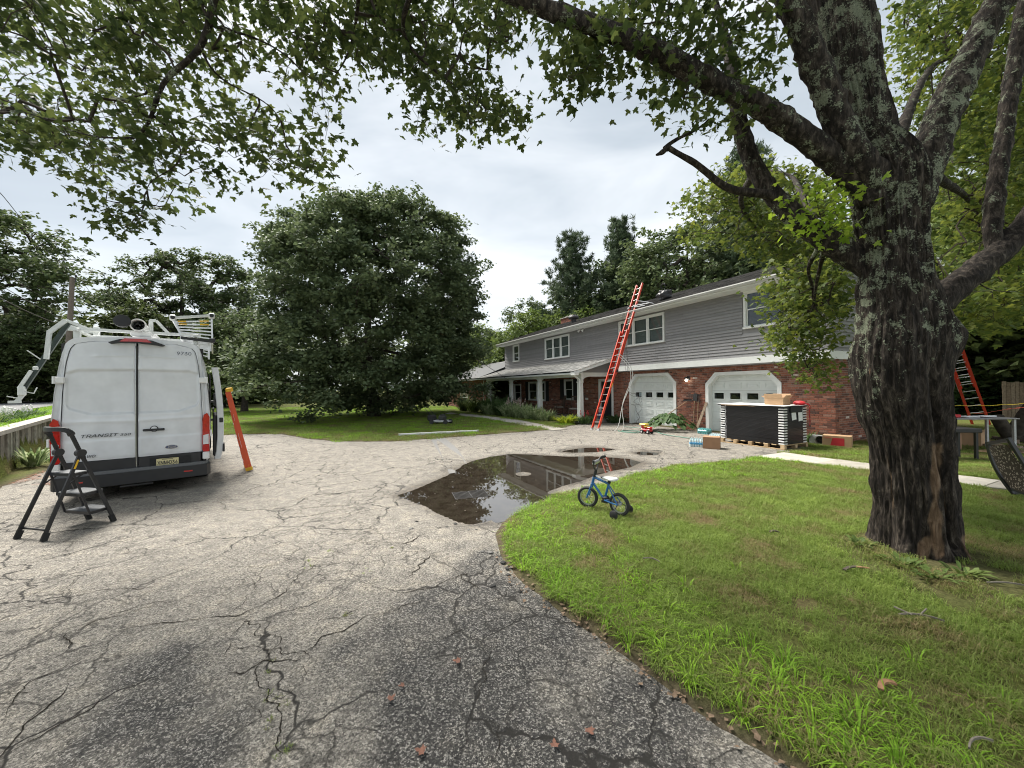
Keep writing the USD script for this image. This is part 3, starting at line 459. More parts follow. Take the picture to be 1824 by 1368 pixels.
# retaining wall of upright concrete planks under a flat cap
wall = thing('retaining_wall', 'low weathered wall of upright concrete planks with a flat cap', 'retaining wall')
r = np.random.default_rng(11); s = -4.0; items = []
while s < 30:
    w = r.uniform(0.17, 0.30); p0, p1 = wl(s, 0), wl(s + w - 0.012, 0); off = r.uniform(0, 0.05); q = WN * (0.12); o = -WN * off
    poly = Polygon([p0 + o, p1 + o, p1 + q, p0 + q]); m = MB(); m.ext(poly, 1.02); v, f = m.mesh(); v[:, 2] -= 0.1
    items.append((v, f, r.random())); s += w
for v, f, t in items: obj('plank', (v, f), 'concrete_plank', wall, prim={'tone': np.full(len(v), t)})
for k in range(12):
    m = MB(); m.ext(Polygon([wl(-4 + k * 2.9, -0.12), wl(-4 + k * 2.9 + 2.885, -0.12), wl(-4 + k * 2.9 + 2.885, 0.22), wl(-4 + k * 2.9, 0.22)]), 0.09); v, f = m.mesh(); v[:, 2] += 0.92
    obj('cap', (v, f), 'slab', wall, prim={'tone': np.full(len(v), 0.2 + 0.3 * r.random())})
# ------------------------------------------------------------------ the house (local frame: x along the front, y out of it, z up)
house = thing('house', 'two storey house with grey clapboard over red brick and two white garage doors', 'house', HO, HA)
rh = np.random.default_rng(21)
UL = 21.35                                                    # length of the two storey part
DOORS = [(5.52, 8.24, 2.33), (1.43, 4.15, 2.25)]             # outer edges and height of the garage door casings
def octagon(u0, u1, h, cut=0.40, cz=0.42, grow=0.0): return Polygon([(u0 - grow, -0.2), (u1 + grow, -0.2), (u1 + grow, h - cz), (u1 - cut + grow * .4, h + grow), (u0 + cut - grow * .4, h + grow), (u0 - grow, h - cz)])
PWIN = [(12.80, 13.72, 0.98, 2.22), (15.9, 18.2, 0.84, 2.14), (19.35, 20.45, 0.72, 2.02)]
ENTRY = (9.36, 10.5, 0.12, 2.16)
front_open = shapely.union_all([octagon(*d) for d in DOORS] + [sbox(a, c, b, e) for a, b, c, e in PWIN] + [sbox(ENTRY[0], -0.2, ENTRY[1], ENTRY[3])])
TX = lambda n: mat4((1, 0, 0), (0, 0, 1), (0, -1, 0), (0, n, 0))   # (u, z) drawings extruded towards -n from the plane n
TGAB = lambda u: mat4((0, -1, 0), (0, 0, 1), (-1, 0, 0), (u, 0, 0))  # (depth, z) drawings extruded towards -u... depth runs to -n
front_poly = sbox(0.02, -0.3, UL, 2.50).difference(front_open)
m = MB(); m.ext(front_poly, 0.2, TX(-0.010)); bw = obj('brick_wall', m, 'mortar', house)
m = MB(); m.box((0.010 - 0.0, -8.5, -0.3), (0.2, -0.215, 2.5)); m.v[0][:, 0] = np.where(m.v[0][:, 0] < 0.1, 0.010, 0.2); gw = obj('gable_brick_wall', m, 'mortar', house)
items = []
def bricks(length, top, openings, put, hdr, off0=0.0, lo=-0.06):
    bl, bh, j = 0.200, 0.0575, 0.010; row = 0; z = lo
    while z < top - 0.03:
        h = min(bh, top - z); x = -(bl + j) / 2 * (row % 2) + off0
        if row % 6 == 5: step = 0.100
        else: step = bl
        zc = z + h / 2; line = LineString([(-1, zc), (length + 1, zc)]); cuts = []
        if openings is not None:
            c = line.intersection(openings)
            for g in getattr(c, 'geoms', [c]):
                if not g.is_empty: cuts.append((g.bounds[0], g.bounds[2]))
        while x < length:
            segs = [(max(x, -0.003 if hdr else 0.0), min(x + step, length))]
            for a, b in cuts:
                segs = [s for p, q in segs for s in ((p, min(q, a - 0.008)), (max(p, b + 0.008), q)) if s[1] - s[0] > 0.025]
            for p, q in segs:
                if q - p > 0.02:
                    t = rh.random(); t = 1.0 if rh.random() < 0.007 else min(t, 0.95); put(p, q, z, z + h, t)
            x += step + j
        z += bh + j; row += 1
def put_front(p, q, z0, z1, t):
    e = rh.uniform(-0.003, 0.003); b = 0.004; v = np.array([[p, -0.04, z0], [q, -0.04, z0], [q, -0.04, z1], [p, -0.04, z1], [p, e - b, z0], [q, e - b, z0], [q, e - b, z1], [p, e - b, z1], [p + b, e, z0 + b], [q - b, e, z0 + b], [q - b, e, z1 - b], [p + b, e, z1 - b]])
    F = [[8, 10, 9], [8, 11, 10]] + [x for i in range(4) for x in ([i, 4 + (i + 1) % 4, (i + 1) % 4], [i, 4 + i, 4 + (i + 1) % 4], [4 + i, 8 + (i + 1) % 4, 4 + (i + 1) % 4], [4 + i, 8 + i, 8 + (i + 1) % 4])]
    items.append((v, np.array(F), t))
bricks(UL, 2.49, front_open, put_front, True)
nf = len(items)
def put_gable(p, q, z0, z1, t):
    put_front(p, q, z0, z1, t); v, F, _ = items.pop(); v = np.c_[-v[:, 1], -v[:, 0] - 0.002, v[:, 2]]; items.append((v, F, t))
bricks(8.5, 2.49, None, put_gable, False, off0=-0.05)
gitems = items[nf:]; items = items[:nf]
pieces(bw, 'brick', items, 'brick', house, 200); pieces(gw, 'brick', gitems, 'brick', house, 100)
# header bricks standing round the cut corners of the garage openings
# upper storey: wall core, clapboards course by course around the windows
UW = [(2.42, 0.98, 3.66, 4.95, 1), (8.54, 5.79, 3.60, 4.87, 3), (15.38, 12.66, 3.50, 4.85, 3), (19.94, 18.97, 3.65, 4.90, 1)]
NB = 0.30
core = sbox(0.06, 2.45, UL, 5.02).difference(shapely.union_all([sbox(b + .03, c + .03, a - .03, e - .03) for a, b, c, e, k in UW]))
m = MB(); m.ext(core, 0.18, TX(NB)); obj('upper_wall', m, 'grey_paint', house)
m = MB(); m.ext(Polygon([(-NB + 0.02, 2.45), (8.5, 2.45), (8.5, 5.0), (4.1, 6.74), (-NB + 0.02, 5.0)]), 0.16, TGAB(0.16)); obj('gable_wall', m, 'grey_paint', house)
EXPO = 0.112
def board(u0, u1, z, n0, side=False):
    t = rh.random(); v = np.array([[u0, n0, z], [u1, n0, z], [u1, n0, z + EXPO + .012], [u0, n0, z + EXPO + .012], [u0, n0 + .034, z], [u1, n0 + .034, z], [u1, n0 + .005, z + EXPO], [u0, n0 + .005, z + EXPO]])
    F = np.array([[4, 6, 5], [4, 7, 6], [0, 5, 1], [0, 4, 5], [3, 2, 6], [3, 6, 7], [0, 7, 4], [0, 3, 7], [1, 5, 6], [1, 6, 2]])
    if side: v = np.c_[0.0 - (v[:, 1] - n0) + 0.0, -v[:, 0], v[:, 2]]
    return v, F, t
z = 2.725
while z < 4.98:
    segs = [(0.10, UL)]
    for a, b, c, e, k in UW:
        if z + EXPO > c - .05 and z < e + .05: segs = [s for p, q in segs for s in ((p, min(q, b - .05)), (max(p, a + .05), q)) if s[1] - s[0] > 0.03]
    if z < 3.13 + EXPO * .2: segs = [(p, min(q, 9.0)) for p, q in segs]
    for p, q in segs:
        while q - p > 0.02:                                   # boards butt here and there along a course
            e = min(q, p + rh.choice([3.66, 3.66, 2.4])); e = q if q - e < 0.6 else e
            v, F, t = board(p, e - 0.002, z, NB); obj('siding_board', (v, F), 'siding', house, prim={'tone': np.full(8, t)}); p = e
    z += EXPO
z = 2.725
while z < 6.65:
    d1 = 8.5 if z < 4.95 else 8.5 - (z - 4.95) / 1.74 * 4.35
    d0 = -NB + 0.06 if z < 4.95 else -NB + 0.06 + (z - 4.95) / 1.74 * 4.35
    if d1 - d0 > 0.1:
        v, F, t = board(d0, d1, z, 0.0, True); obj('siding_board', (v, F[:, [0, 2, 1]]), 'siding', house, prim={'tone': np.full(8, t)})
    z += EXPO
m = MB(); m.box((-0.024, NB - 0.07, 2.725), (0.098, NB + 0.027, 4.97)); obj('corner_post', m, 'grey_paint', house)
m = MB(); m.box((UL, NB - 0.1, 2.725), (UL + .03, NB + 0.027, 4.97)); obj('corner_post', m, 'grey_paint', house)
m = MB(); m.box((UL - 0.1, -8.5, 2.5), (UL, NB - 0.001, 5.0)); m.box((0.2, -8.5, -0.2), (UL - 0.1, -8.3, 5.0)); obj('rear_wall', m, 'grey_paint', house)
m = MB(); m.box((-0.045, NB - 0.02, 2.49), (9.05, NB + 0.035, 2.722)); obj('band_board', m, 'white_trim', house)
m = MB(); m.box((-0.045, -8.5, 2.49), (0.0, NB - 0.022, 2.722)); obj('band_board', m, 'white_trim', house)
m = MB(); m.box((0.0, -0.2, 2.475), (9.05, NB - 0.021, 2.489)); obj('overhang_soffit', m, 'white_trim', house)
m = MB(); m.box((0.1, -8.3, 2.46), (UL - .1, -0.21, 2.474)); obj('inner_floor', m, 'dark_room', house)

def window(u0, u1, z0, z1, k, n, parent=house, back='dark_room', depth=0.10, fw=0.085):
    fr = MB(); n1 = n + 0.035
    fr.cbox((u0, n - 0.06, z1 - fw), (u1, n1, z1), .008); fr.cbox((u0 - .015, n - 0.06, z0), (u1 + .015, n1 + .03, z0 + fw * .8), .008)
    fr.cbox((u0, n - 0.06, z0 + fw * .8 + .001), (u0 + fw, n1, z1 - fw - .001), .008); fr.cbox((u1 - fw, n - 0.06, z0 + fw * .8 + .001), (u1, n1, z1 - fw - .001), .008)
    w = (u1 - u0 - 2 * fw) / k; zm = (z0 + z1) / 2
    for i in range(1, k): c = u0 + fw + w * i; fr.cbox((c - .05, n - .06, z0 + fw * .8 + .002), (c + .05, n1 - .004, z1 - fw - .002), .008)
    W = obj('window', fr, 'white_trim', parent)
    for i in range(k):
        a = u0 + fw + w * i + (.05 if i else 0) + .001; b = u0 + fw + w * (i + 1) - (.05 if i < k - 1 else 0) - .001; s = MB()
        for zz0, zz1, nn in ((zm - .018, z1 - fw - .001, n - .012), (z0 + fw * .8 + .001, zm + .018, n - .036)):
            s.box((a, nn - .02, zz0), (a + .032, nn, zz1)); s.box((b - .032, nn - .02, zz0), (b, nn, zz1)); s.box((a + .033, nn - .019, zz1 - .034), (b - .033, nn - .001, zz1)); s.box((a + .033, nn - .019, zz0), (b - .033, nn - .001, zz0 + .034))
            g = MB(); g.box((a + .034, nn - .011, zz0 + .035), (b - .034, nn - .008, zz1 - .035)); obj('pane', g, 'pane', W)
        obj('sash', s, 'white_trim', W)
    m = MB(); m.box((u0 + .04, n - depth - .02, z0 + .03), (u1 - .04, n - depth, z1 - .03)); obj('blind_or_dark_room', m, back, W)  # dark_room sheets paint in the unlit room behind; the others are blinds
for a, b, c, e, k in UW: window(b, a, c, e, k, NB + 0.02, back='blind' if k == 3 else 'dark_room')
for i, (a, b, c, e) in enumerate(PWIN):
    window(a, b, c, e, [1, 2, 1][i], 0.0, back='dark_room')
    for s0, s1 in ((a - 0.42, a - 0.04), (b + 0.04, b + 0.42)):
        if i == 2: continue
        m = MB(); m.cbox((s0, 0.005, c), (s1, 0.035, e), .006)
        for q in range(22): m.box((s0 + .05, .036, c + .06 + q * (e - c - .12) / 22), (s1 - .05, .043, c + .06 + (q + .6) * (e - c - .12) / 22))
        obj('shutter', m, 'shutter_paint', house)
# the window air conditioner, left light of the wide window above the porch end
ac = MB(); ac.cbox((8.02, NB - 0.1, 3.70), (8.42, NB + 0.22, 4.02), .015)
for k in range(7): ac.box((8.05, NB + .221, 3.73 + k * .038), (8.39, NB + .226, 3.75 + k * .038))
obj('window_air_conditioner', ac, 'white_trim', house)
# entry door with side casings
m = MB(); u0, u1, z0, z1 = ENTRY
m.cbox((u0, -.08, z0), (u0 + .13, .03, z1), .01); m.cbox((u1 - .13, -.08, z0), (u1, .03, z1), .01); m.cbox((u0 + .131, -.08, z1 - .13), (u1 - .131, .03, z1), .01); ed = obj('entry_door_casing', m, 'white_trim', house)
m = MB(); m.box((u0 + .13, -.12, z0), (u1 - .13, -.085, z1 - .13)); m.cbox((u0 + .2, -.084, z0 + .12), (u1 - .2, -.07, z0 + .9), .01); m.cbox((u0 + .2, -.084, z0 + 1.0), (u1 - .2, -.07, z1 - .25), .01); obj('entry_door', m, 'shutter_paint', house)

# garage doors
def garage(u0, u1, h):
    outer, inner = octagon(u0, u1, h), octagon(u0 + .13, u1 - .13, h - .12, cut=.36, cz=.38)
    m = MB(); m.ext(outer.difference(inner).intersection(sbox(-5, 0.0, 30, 5)), 0.24, TX(0.022)); g = obj('garage_door', m, 'white_trim', house)
    a, b = u0 + .10, u1 - .10; nn = -0.20; cw = (b - a) / 4; zb = [0.02, 0.40, 0.78, 1.16, 1.58, 1.92, h - .05]
    wins = shapely.union_all([sbox(a + cw * (i + .5) - .21, 1.24, a + cw * (i + .5) + .21, 1.49) for i in range(4)])
    for j in range(6):
        leaf = sbox(a, zb[j], b, zb[j + 1] - .006).difference(wins); s = MB(); s.ext(leaf, 0.04, TX(nn))
        for i in range(4):
            c0, c1 = a + cw * i + .09, a + cw * (i + 1) - .09
            if j == 3: continue
            z0, z1 = zb[j] + .07, zb[j + 1] - .075
            ring = sbox(c0, z0, c1, z1).difference(sbox(c0 + .03, z0 + .03, c1 - .03, z1 - .03)); s.ext(ring, 0.012, TX(nn + .012)); s.cbox((c0 + .055, nn, z0 + .055), (c1 - .055, nn + .012, z1 - .055), .009)
        obj('door_section', s, 'white_door', g)
    for i in range(4):
        c = a + cw * (i + .5); r = sbox(c - .23, 1.22, c + .23, 1.51).difference(sbox(c - .195, 1.255, c + .195, 1.475)); s = MB(); s.ext(r, .03, TX(nn + .015)); obj('window_frame', s, 'white_door', g)
        s = MB(); s.box((c - .2, nn - .02, 1.25), (c + .2, nn - .016, 1.48)); obj('pane', s, 'pane', g)
        s = MB(); s.box((c - .22, nn - .12, 1.22), (c + .22, nn - .10, 1.51)); obj('dark_interior', s, 'dark_room', g)
    s = MB(); s.box((a, nn - .01, 0.001), (b, nn + .012, .019)); obj('bottom_seal', s, 'rubber', g)
    return g
for d in DOORS: G = garage(*d)
# a dark mark like small letters low on the left door, and the white sheet behind its first pane
m = MB(); 
for i, (dx, t) in enumerate(((0, .35), (.05, -.3), (.09, .2))): m.bar((5.98 - dx, -.196, .60), (5.98 - dx + t * .06, -.196, .69), .012, .004)
obj('door_marks', m, 'text_black', house)
m = MB(); m.box((7.62, -.23, 1.28), (7.83, -.222, 1.46)); obj('paper_sheet', m, 'paper', house)

# roof: slabs, shingles course by course, gutter, fascia, rakes
EV, RG = (NB + 0.58, 5.12), (-4.10, 6.80)                      # eave and ridge (n, z)
sl = np.array([RG[0] - EV[0], RG[1] - EV[1]]); SL = np.linalg.norm(sl); sl /= SL; up = np.array([-sl[1], sl[0]]); up = up if up[1] > 0 else -up
U0, U1 = -0.42, UL + 0.3
m = MB(); m.ext(Polygon([EV, RG, (RG[0] * 2 - EV[0], EV[1]), (RG[0] * 2 - EV[0], EV[1] - .1), (RG[0], RG[1] - .12), (EV[0], EV[1] - .1)]), U1 - U0, mat4((0, 1, 0), (0, 0, 1), (1, 0, 0), (U0, 0, 0))); rf = obj('roof', m, 'shutter_paint', house)
def shingles(Ua, Ub, e, r, expo, tab, mat, name, parent, limit, skirt=0.0):
    s = np.array([r[0] - e[0], r[1] - e[1]]); L = np.linalg.norm(s); s /= L; nrm = np.array([-s[1], s[0]]); nrm = nrm if nrm[1] > 0 else -nrm; it = []; k = 0; x = -0.03
    while x < L - 0.02:
        u = Ua - rh.uniform(0, tab)
        while u < Ub:
            a, b = max(u, Ua), min(u + tab * rh.uniform(.85, 1.12), Ub); u = u + tab
            if b - a < .03: continue
            h = rh.uniform(.010, .020); x1 = min(x + expo * 1.05, L); x0 = x - rh.uniform(0, .012)
            lo, hi = np.array(e) + s * x0, np.array(e) + s * x1; A, B = lo + nrm * .004, hi + nrm * .004; C_, D_ = lo + nrm * (h + .006), hi + nrm * .007
            v = np.array([[a, *A], [b - .006, *A], [b - .006, *B], [a, *B], [a, *C_], [b - .006, *C_], [b - .006, *D_], [a, *D_]])
            it.append((v, np.array([[4, 5, 6], [4, 6, 7], [0, 5, 4], [0, 1, 5], [0, 4, 7], [0, 7, 3], [1, 6, 5], [1, 2, 6]]), float(np.clip(rh.normal(.5, .25), 0, 1))))
        x += expo
    pieces(parent, name, it, mat, house, limit)
shingles(U0, U1, EV, RG, 0.143, 0.30, 'shingle', 'shingle', rf, 300)
m = MB(); m.box((U0, EV[0] - .03, EV[1] - .17), (U1, EV[0] - .005, EV[1] - .005)); obj('fascia', m, 'white_trim', house)
gpf = Polygon([(EV[0] - .004, EV[1] - .02), (EV[0] + .095, EV[1] - .02), (EV[0] + .10, EV[1] - .05), (EV[0] + .07, EV[1] - .12), (EV[0] - .004, EV[1] - .125)])
m = MB(); m.ext(gpf, U1 - U0 + .04, mat4((0, 1, 0), (0, 0, 1), (1, 0, 0), (U0 - .02, 0, 0))); obj('gutter', m, 'gutter_grey', house)
m = MB(); m.box((U0, NB - .02, EV[1] - .175), (U1, EV[0] - .031, EV[1] - .16)); obj('soffit', m, 'white_trim', house)
for u in (U0 - .025, U1 + .002):
    m = MB(); m.ext(Polygon([(EV[0], EV[1] - .005), (RG[0], RG[1] - .005), (RG[0] * 2 - EV[0], EV[1] - .005), (RG[0] * 2 - EV[0], EV[1] - .19), (RG[0], RG[1] - .19), (EV[0], EV[1] - .19)]), .023, mat4((0, 1, 0), (0, 0, 1), (1, 0, 0), (u, 0, 0))); obj('rake_board', m, 'white_trim', house)
# chimney, attic fans, flood lights
ch = MB(); ch.box((19.3, -5.1, 5.6), (20.7, -4.5, 7.30)); cm = obj('chimney', ch, 'mortar', house); it = []
for kz in range(26):
    z = 5.62 + kz * .0645
    for q in range(-1, 7):
        a, b = max(19.3 + q * .21 + .1 * (kz % 2), 19.29), min(19.3 + q * .21 + .2 + .1 * (kz % 2), 20.71)
        if b > a + .02: mm = MB(); mm.box((a, -4.52, z), (b, -4.488, z + .056)); it.append((*mm.mesh(), rh.random() * .9))
    for q in range(-1, 3):
        a, b = max(-5.1 + q * .21 + .1 * (kz % 2), -5.1), min(-5.1 + q * .21 + .2 + .1 * (kz % 2), -4.49)
        if b > a + .02: mm = MB(); mm.box((19.288, a, z), (19.32, b, z + .056)); it.append((*mm.mesh(), rh.random() * .9))
for v, f, t in it[::1][:150]: obj('brick', (v, f), 'brick', cm, prim={'tone': np.full(len(v), t)})
mm = MB()
for v, f, t in it[150:]: mm.add(v, f, t)
obj('brick_rows', mm.mesh(), 'brick', cm, kind='stuff', prim={'tone': mm.tones()})
m = MB(); m.cbox((19.22, -5.18, 7.30), (20.78, -4.42, 7.36), .01); m.cbox((19.5, -4.9, 7.36), (19.75, -4.65, 7.5), .02); m.cbox((20.1, -4.9, 7.36), (20.35, -4.65, 7.46), .02); obj('chimney_cap', m, 'concrete', cm)
for uu, s in ((14.75, 1.0),):
    zr = EV[1] + (EV[0] + 1.5) * (RG[1] - EV[1]) / (EV[0] - RG[0]); m = MB()
    m.lathe([(0, -.1), (.16, -.1), (.16, .16), (.30, .20), (.34, .26), (.32, .34), (.22, .42), (0, .45)], mat4((1, 0, 0), (0, 1, 0), (0, 0, 1), (uu, -1.5, zr + .05)), 20)
    for k in range(14): a = k / 14 * 2 * PI; m.bar((uu + .31 * math.cos(a), -1.5 + .31 * math.sin(a), zr + .22), (uu + .27 * math.cos(a + .4), -1.5 + .27 * math.sin(a + .4), zr + .44), .05, .006)
    obj('roof_ventilator', m, 'black_plastic', house, smooth=40)
for uu in (11.55, 11.2):
    m = MB(); m.tube([(uu, NB + .05, 4.93), (uu, NB + .12, 4.88)], .018, 8); c = np.array([uu, NB + .16, 4.84]); d = unit([.25 if uu > 11.3 else -.3, 1, -.6]); a = unit(np.cross(d, (0, 0, 1))); m.lathe([(0, -.08), (.03, -.08), (.05, 0), (.058, .06), (0, .062)], mat4(a, np.cross(d, a), d, c), 16); obj('flood_lamp', m, 'white_plastic', house, smooth=40)

# porch: floor, columns, arched beams, roof
PN, PU0, PU1 = 2.02, 9.22, 21.0
m = MB(); m.cbox((9.12, 0.0, -.1), (PU1 + .1, PN + .2, 0.13), .02); obj('porch_floor', m, 'concrete', house)
COLS = [9.40, 13.2, 16.9, 20.55]
for uu in COLS:
    m = MB(); f = np.array(BOXF); w0, w1 = .115, .10
    v = np.array([[sx * w + uu, sy * w + PN, z] for z, w in ((.13, w0), (1.96, w1)) for sy in (-1, 1) for sx in (-1, 1)]); m.add(v, f); m.cbox((uu - .135, PN - .135, .13), (uu + .135, PN + .135, .27), .01); m.cbox((uu - .125, PN - .125, 1.955), (uu + .125, PN + .125, 2.02), .01)
    obj('porch_column', m, 'white_trim', house)
bm = sbox(PU0, 2.0, PU1, 2.46)
for a, b in zip(COLS[:-1], COLS[1:]):
    a, b = a + .12, b - .12; r = .34; zt = 2.24
    bm = bm.difference(Polygon([(a, 1.9), (b, 1.9)] + [(b - r + r * math.cos(t), 2.02 + (zt - 2.02) * math.sin(t)) for t in np.linspace(0, PI / 2, 10)] + [(a + r - r * math.sin(t), 2.02 + (zt - 2.02) * math.cos(t)) for t in np.linspace(0, PI / 2, 10)]))
m = MB(); m.ext(bm, .12, TX(PN + .06)); obj('porch_beam', m, 'white_trim', house)
sb = sbox(0.31, 2.0, PN - .061, 2.44); a, b, r, zt = 0.0, PN - .12, .5, 2.26
sb = sb.difference(Polygon([(a, 1.9), (b, 1.9)] + [(b - r + r * math.cos(t), 2.02 + (zt - 2.02) * math.sin(t)) for t in np.linspace(0, PI / 2, 10)] + [(a, zt)]))
m = MB(); m.ext(sb, .1, mat4((0, 1, 0), (0, 0, 1), (1, 0, 0), (9.36, 0, 0))); obj('porch_beam', m, 'white_trim', house)
m = MB(); m.box((9.3, 0.31, 2.43), (PU1, PN + .4, 2.455)); obj('porch_ceiling', m, 'white_trim', house)
PE, PR = (2.62, 2.50), (NB + .03, 3.16)
m = MB(); m.ext(Polygon([PE, PR, (PR[0], PR[1] - .14), (PE[0], PE[1] - .06)]), 12.2, mat4((0, 1, 0), (0, 0, 1), (1, 0, 0), (9.05, 0, 0))); pr = obj('porch_roof', m, 'shutter_paint', house)
shingles(9.0, 27.5, PE, PR, 0.143, 0.31, 'shingle_porch', 'shingle', pr, 200)
m = MB(); m.box((9.05, PE[0] - .03, PE[1] - .14), (27.4, PE[0] - .004, PE[1] - .062)); m.box((9.05, PN + .06, 2.40), (27.4, PE[0] - .031, 2.425)); obj('porch_fascia', m, 'white_trim', house)
m = MB(); m.ext(Polygon([(PE[0] + .01, PE[1]), (PR[0], PR[1] + .005), (PR[0], PR[1] - .16), (PE[0] + .01, PE[1] - .15)]), .03, mat4((0, 1, 0), (0, 0, 1), (1, 0, 0), (9.018, 0, 0))); obj('porch_rake_board', m, 'white_trim', house)
m = MB(); m.cbox((8.99, PE[0] - .25, PE[1] - .19), (9.30, PE[0] + .02, PE[1] - .02), .01); obj('porch_return', m, 'white_trim', house)
m = MB(); m.ext(Polygon([(PE[0] - .25, 2.46), (NB, 2.46), (NB, 3.02)]), .03, mat4((0, 1, 0), (0, 0, 1), (1, 0, 0), (9.31, 0, 0))); obj('porch_gable', m, 'grey_paint', house)
m = MB(); m.tube([(9.28, PE[0] - .1, 2.36), (9.25, PE[0] - .25, 2.25), (9.22, PN + .15, 2.1), (9.22, PN + .15, .15), (9.2, PN + .3, .08)], .038, 8); obj('downspout', m, 'white_trim', house, smooth=40)
m = MB(); m.tube([(21.4, PN + .12, 2.3), (21.4, PN + .12, .1)], .038, 8); obj('downspout', m, 'white_trim', house, smooth=40)
m = MB(); m.cbox((11.4, .0, 1.02), (11.65, .02, 1.14), .005); obj('house_plaque', m, 'white_trim', house)
# single storey wing beyond the porch
m = MB(); m.box((PU1 + .1, PN - .2, -.2), (31.0, PN, 2.40)); m.box((30.8, -6, -.2), (31.0, PN - .201, 2.40)); wg = obj('wing_wall', m, 'mortar', house); it = []
def put_wing(p, q, z0, z1, t):
    put_front(p, q, z0, z1, t); v, F, _ = items.pop(); it.append((v + [PU1 + .1, PN + .008, 0], F, t))
items = []; bricks(9.9, 2.40, sbox(4.0, .9, 6.0, 2.1), put_wing, True); pieces(wg, 'brick', it, 'brick', house, 40)
window(PU1 + 4.1, PU1 + 6.1, .9, 2.1, 2, PN + .02)
m = MB(); m.ext(Polygon([(PE[0], PE[1]), (-1.6, 4.10), (-6.2, 2.5), (-6.2, 2.4), (-1.6, 3.95), (PE[0], PE[1] - .06)]), 9.8, mat4((0, 1, 0), (0, 0, 1), (1, 0, 0), (UL + .05, 0, 0))); wr = obj('wing_roof', m, 'shutter_paint', house)
shingles(UL + .05, UL + 9.8, PR, (-1.6, 4.10), 0.143, 0.31, 'shingle_porch', 'shingle', wr, 60)
shingles(27.5, UL + 9.8, PE, PR, 0.143, 0.31, 'shingle_porch', 'shingle', wr, 1)
# wall lamp between the garage doors, its bulb lit
lp = MB(); lp.cbox((4.84, 0, 1.98), (4.98, .04, 2.14), .01); lp.tube([(4.91, .04, 2.08), (4.91, .13, 2.08)], .02, 8); lp.lathe([(0, .06), (.05, .06), (.065, 0), (.05, -.02), (0, -.02)], mat4((1, 0, 0), (0, 1, 0), (0, 0, 1), (4.91, .13, 2.05)), 16); lw = obj('wall_lamp', lp, 'black_metal', house, smooth=35)
m = MB(); m.tm(trimesh.creation.icosphere(2, 0.052), mat4((1, 0, 0), (0, 1, 0), (0, 0, 1), (4.91, .13, 1.985))); obj('lit_bulb', m, 'bulb', lw, smooth=True)
# ------------------------------------------------------------------ trees and plants
def frames(t, n):
    t = t / np.maximum(np.linalg.norm(t, axis=1, keepdims=True), 1e-9); s = np.cross(t, n); s /= np.maximum(np.linalg.norm(s, axis=1, keepdims=True), 1e-9); return t, s, np.cross(s, t)
def place(tmpl, F, P, T, N, size):
    """copies of a flat leaf (x across, y along, z up) at P, pointing along T with normal N"""
    t, s, n = frames(T, N); L = len(P); sz = np.broadcast_to(size, (L,))[:, None, None]
    V = P[:, None] + sz * (tmpl[None, :, :1] * s[:, None] + tmpl[None, :, 1:2] * t[:, None] + tmpl[None, :, 2:] * n[:, None])
    return V.reshape(-1, 3), (F[None] + (np.arange(L) * len(tmpl))[:, None, None]).reshape(-1, 3)
_m = [(0, 0), (.16, .06), (.40, -.04), (.36, .14), (.60, .42), (.36, .40), (.30, .52), (.14, .50), (.20, .74)]
_o = np.array(_m + [(0, 1.02)] + [(-x, y) for x, y in _m[:0:-1]])
MAPLE = np.hstack([np.vstack([[0, .34], _o]), np.zeros((len(_o) + 1, 1))]); MAPLE[:, 2] = -.22 * (MAPLE[:, 0] ** 2 + (MAPLE[:, 1] - .34) ** 2) ; _k = len(_o)
MAPLEF = np.array([[0, 1 + i, 1 + (i + 1) % _k] for i in range(_k)])
RHOMB = np.array([[0, 0, 0], [.36, .45, .07], [0, 1, -.04], [-.36, .45, .07]]); RHOMBF = np.array([[0, 1, 2], [0, 2, 3]])
STAR = np.array([[0, 0, 0], [.5, .25, -.05], [.16, .42, .04], [.0, 1, -.1], [-.16, .42, .04], [-.5, .25, -.05]]); STARF = np.array([[0, 1, 2], [0, 2, 4], [2, 3, 4], [0, 4, 5]])
def leaves_about(C, rad, n, r, flat=0.6, up=1.0, droop=0.35, spread=0.75):
    k = len(C); P = np.repeat(C, n, 0) + r.normal(0, 1, (k * n, 3)) * np.array([1, 1, flat]) * np.repeat(np.broadcast_to(rad, (k,)), n)[:, None] * 0.6
    a = r.uniform(0, 2 * PI, k * n); T = np.c_[np.cos(a), np.sin(a), -droop + r.normal(0, .35, k * n)]; N = np.c_[r.normal(0, spread, k * n), r.normal(0, spread, k * n), np.full(k * n, up)]
    return P, T, N
def attach(roots, pts, stretch=1.15):
    """a branching order: every point hangs on the nearest one that is nearer the roots"""
    roots, pts = np.asarray(roots), np.asarray(pts); d0 = cKDTree(roots).query(pts)[0]; order = np.argsort(d0); allp = np.vstack([roots, pts[order]]); par = -np.ones(len(allp), int); cost = np.zeros(len(allp)); nr = len(roots)
    for i in range(nr, len(allp)):
        d = np.linalg.norm(allp[:i] - allp[i], axis=1); c = d ** 1.35 + 0.10 * cost[:i]; j = int(np.argmin(c)); par[i] = j; cost[i] = cost[j] + d[j]
    load = np.zeros(len(allp)); load[nr:] = 1
    for i in range(len(allp) - 1, nr - 1, -1): load[par[i]] += load[i]
    return allp, par, load, nr
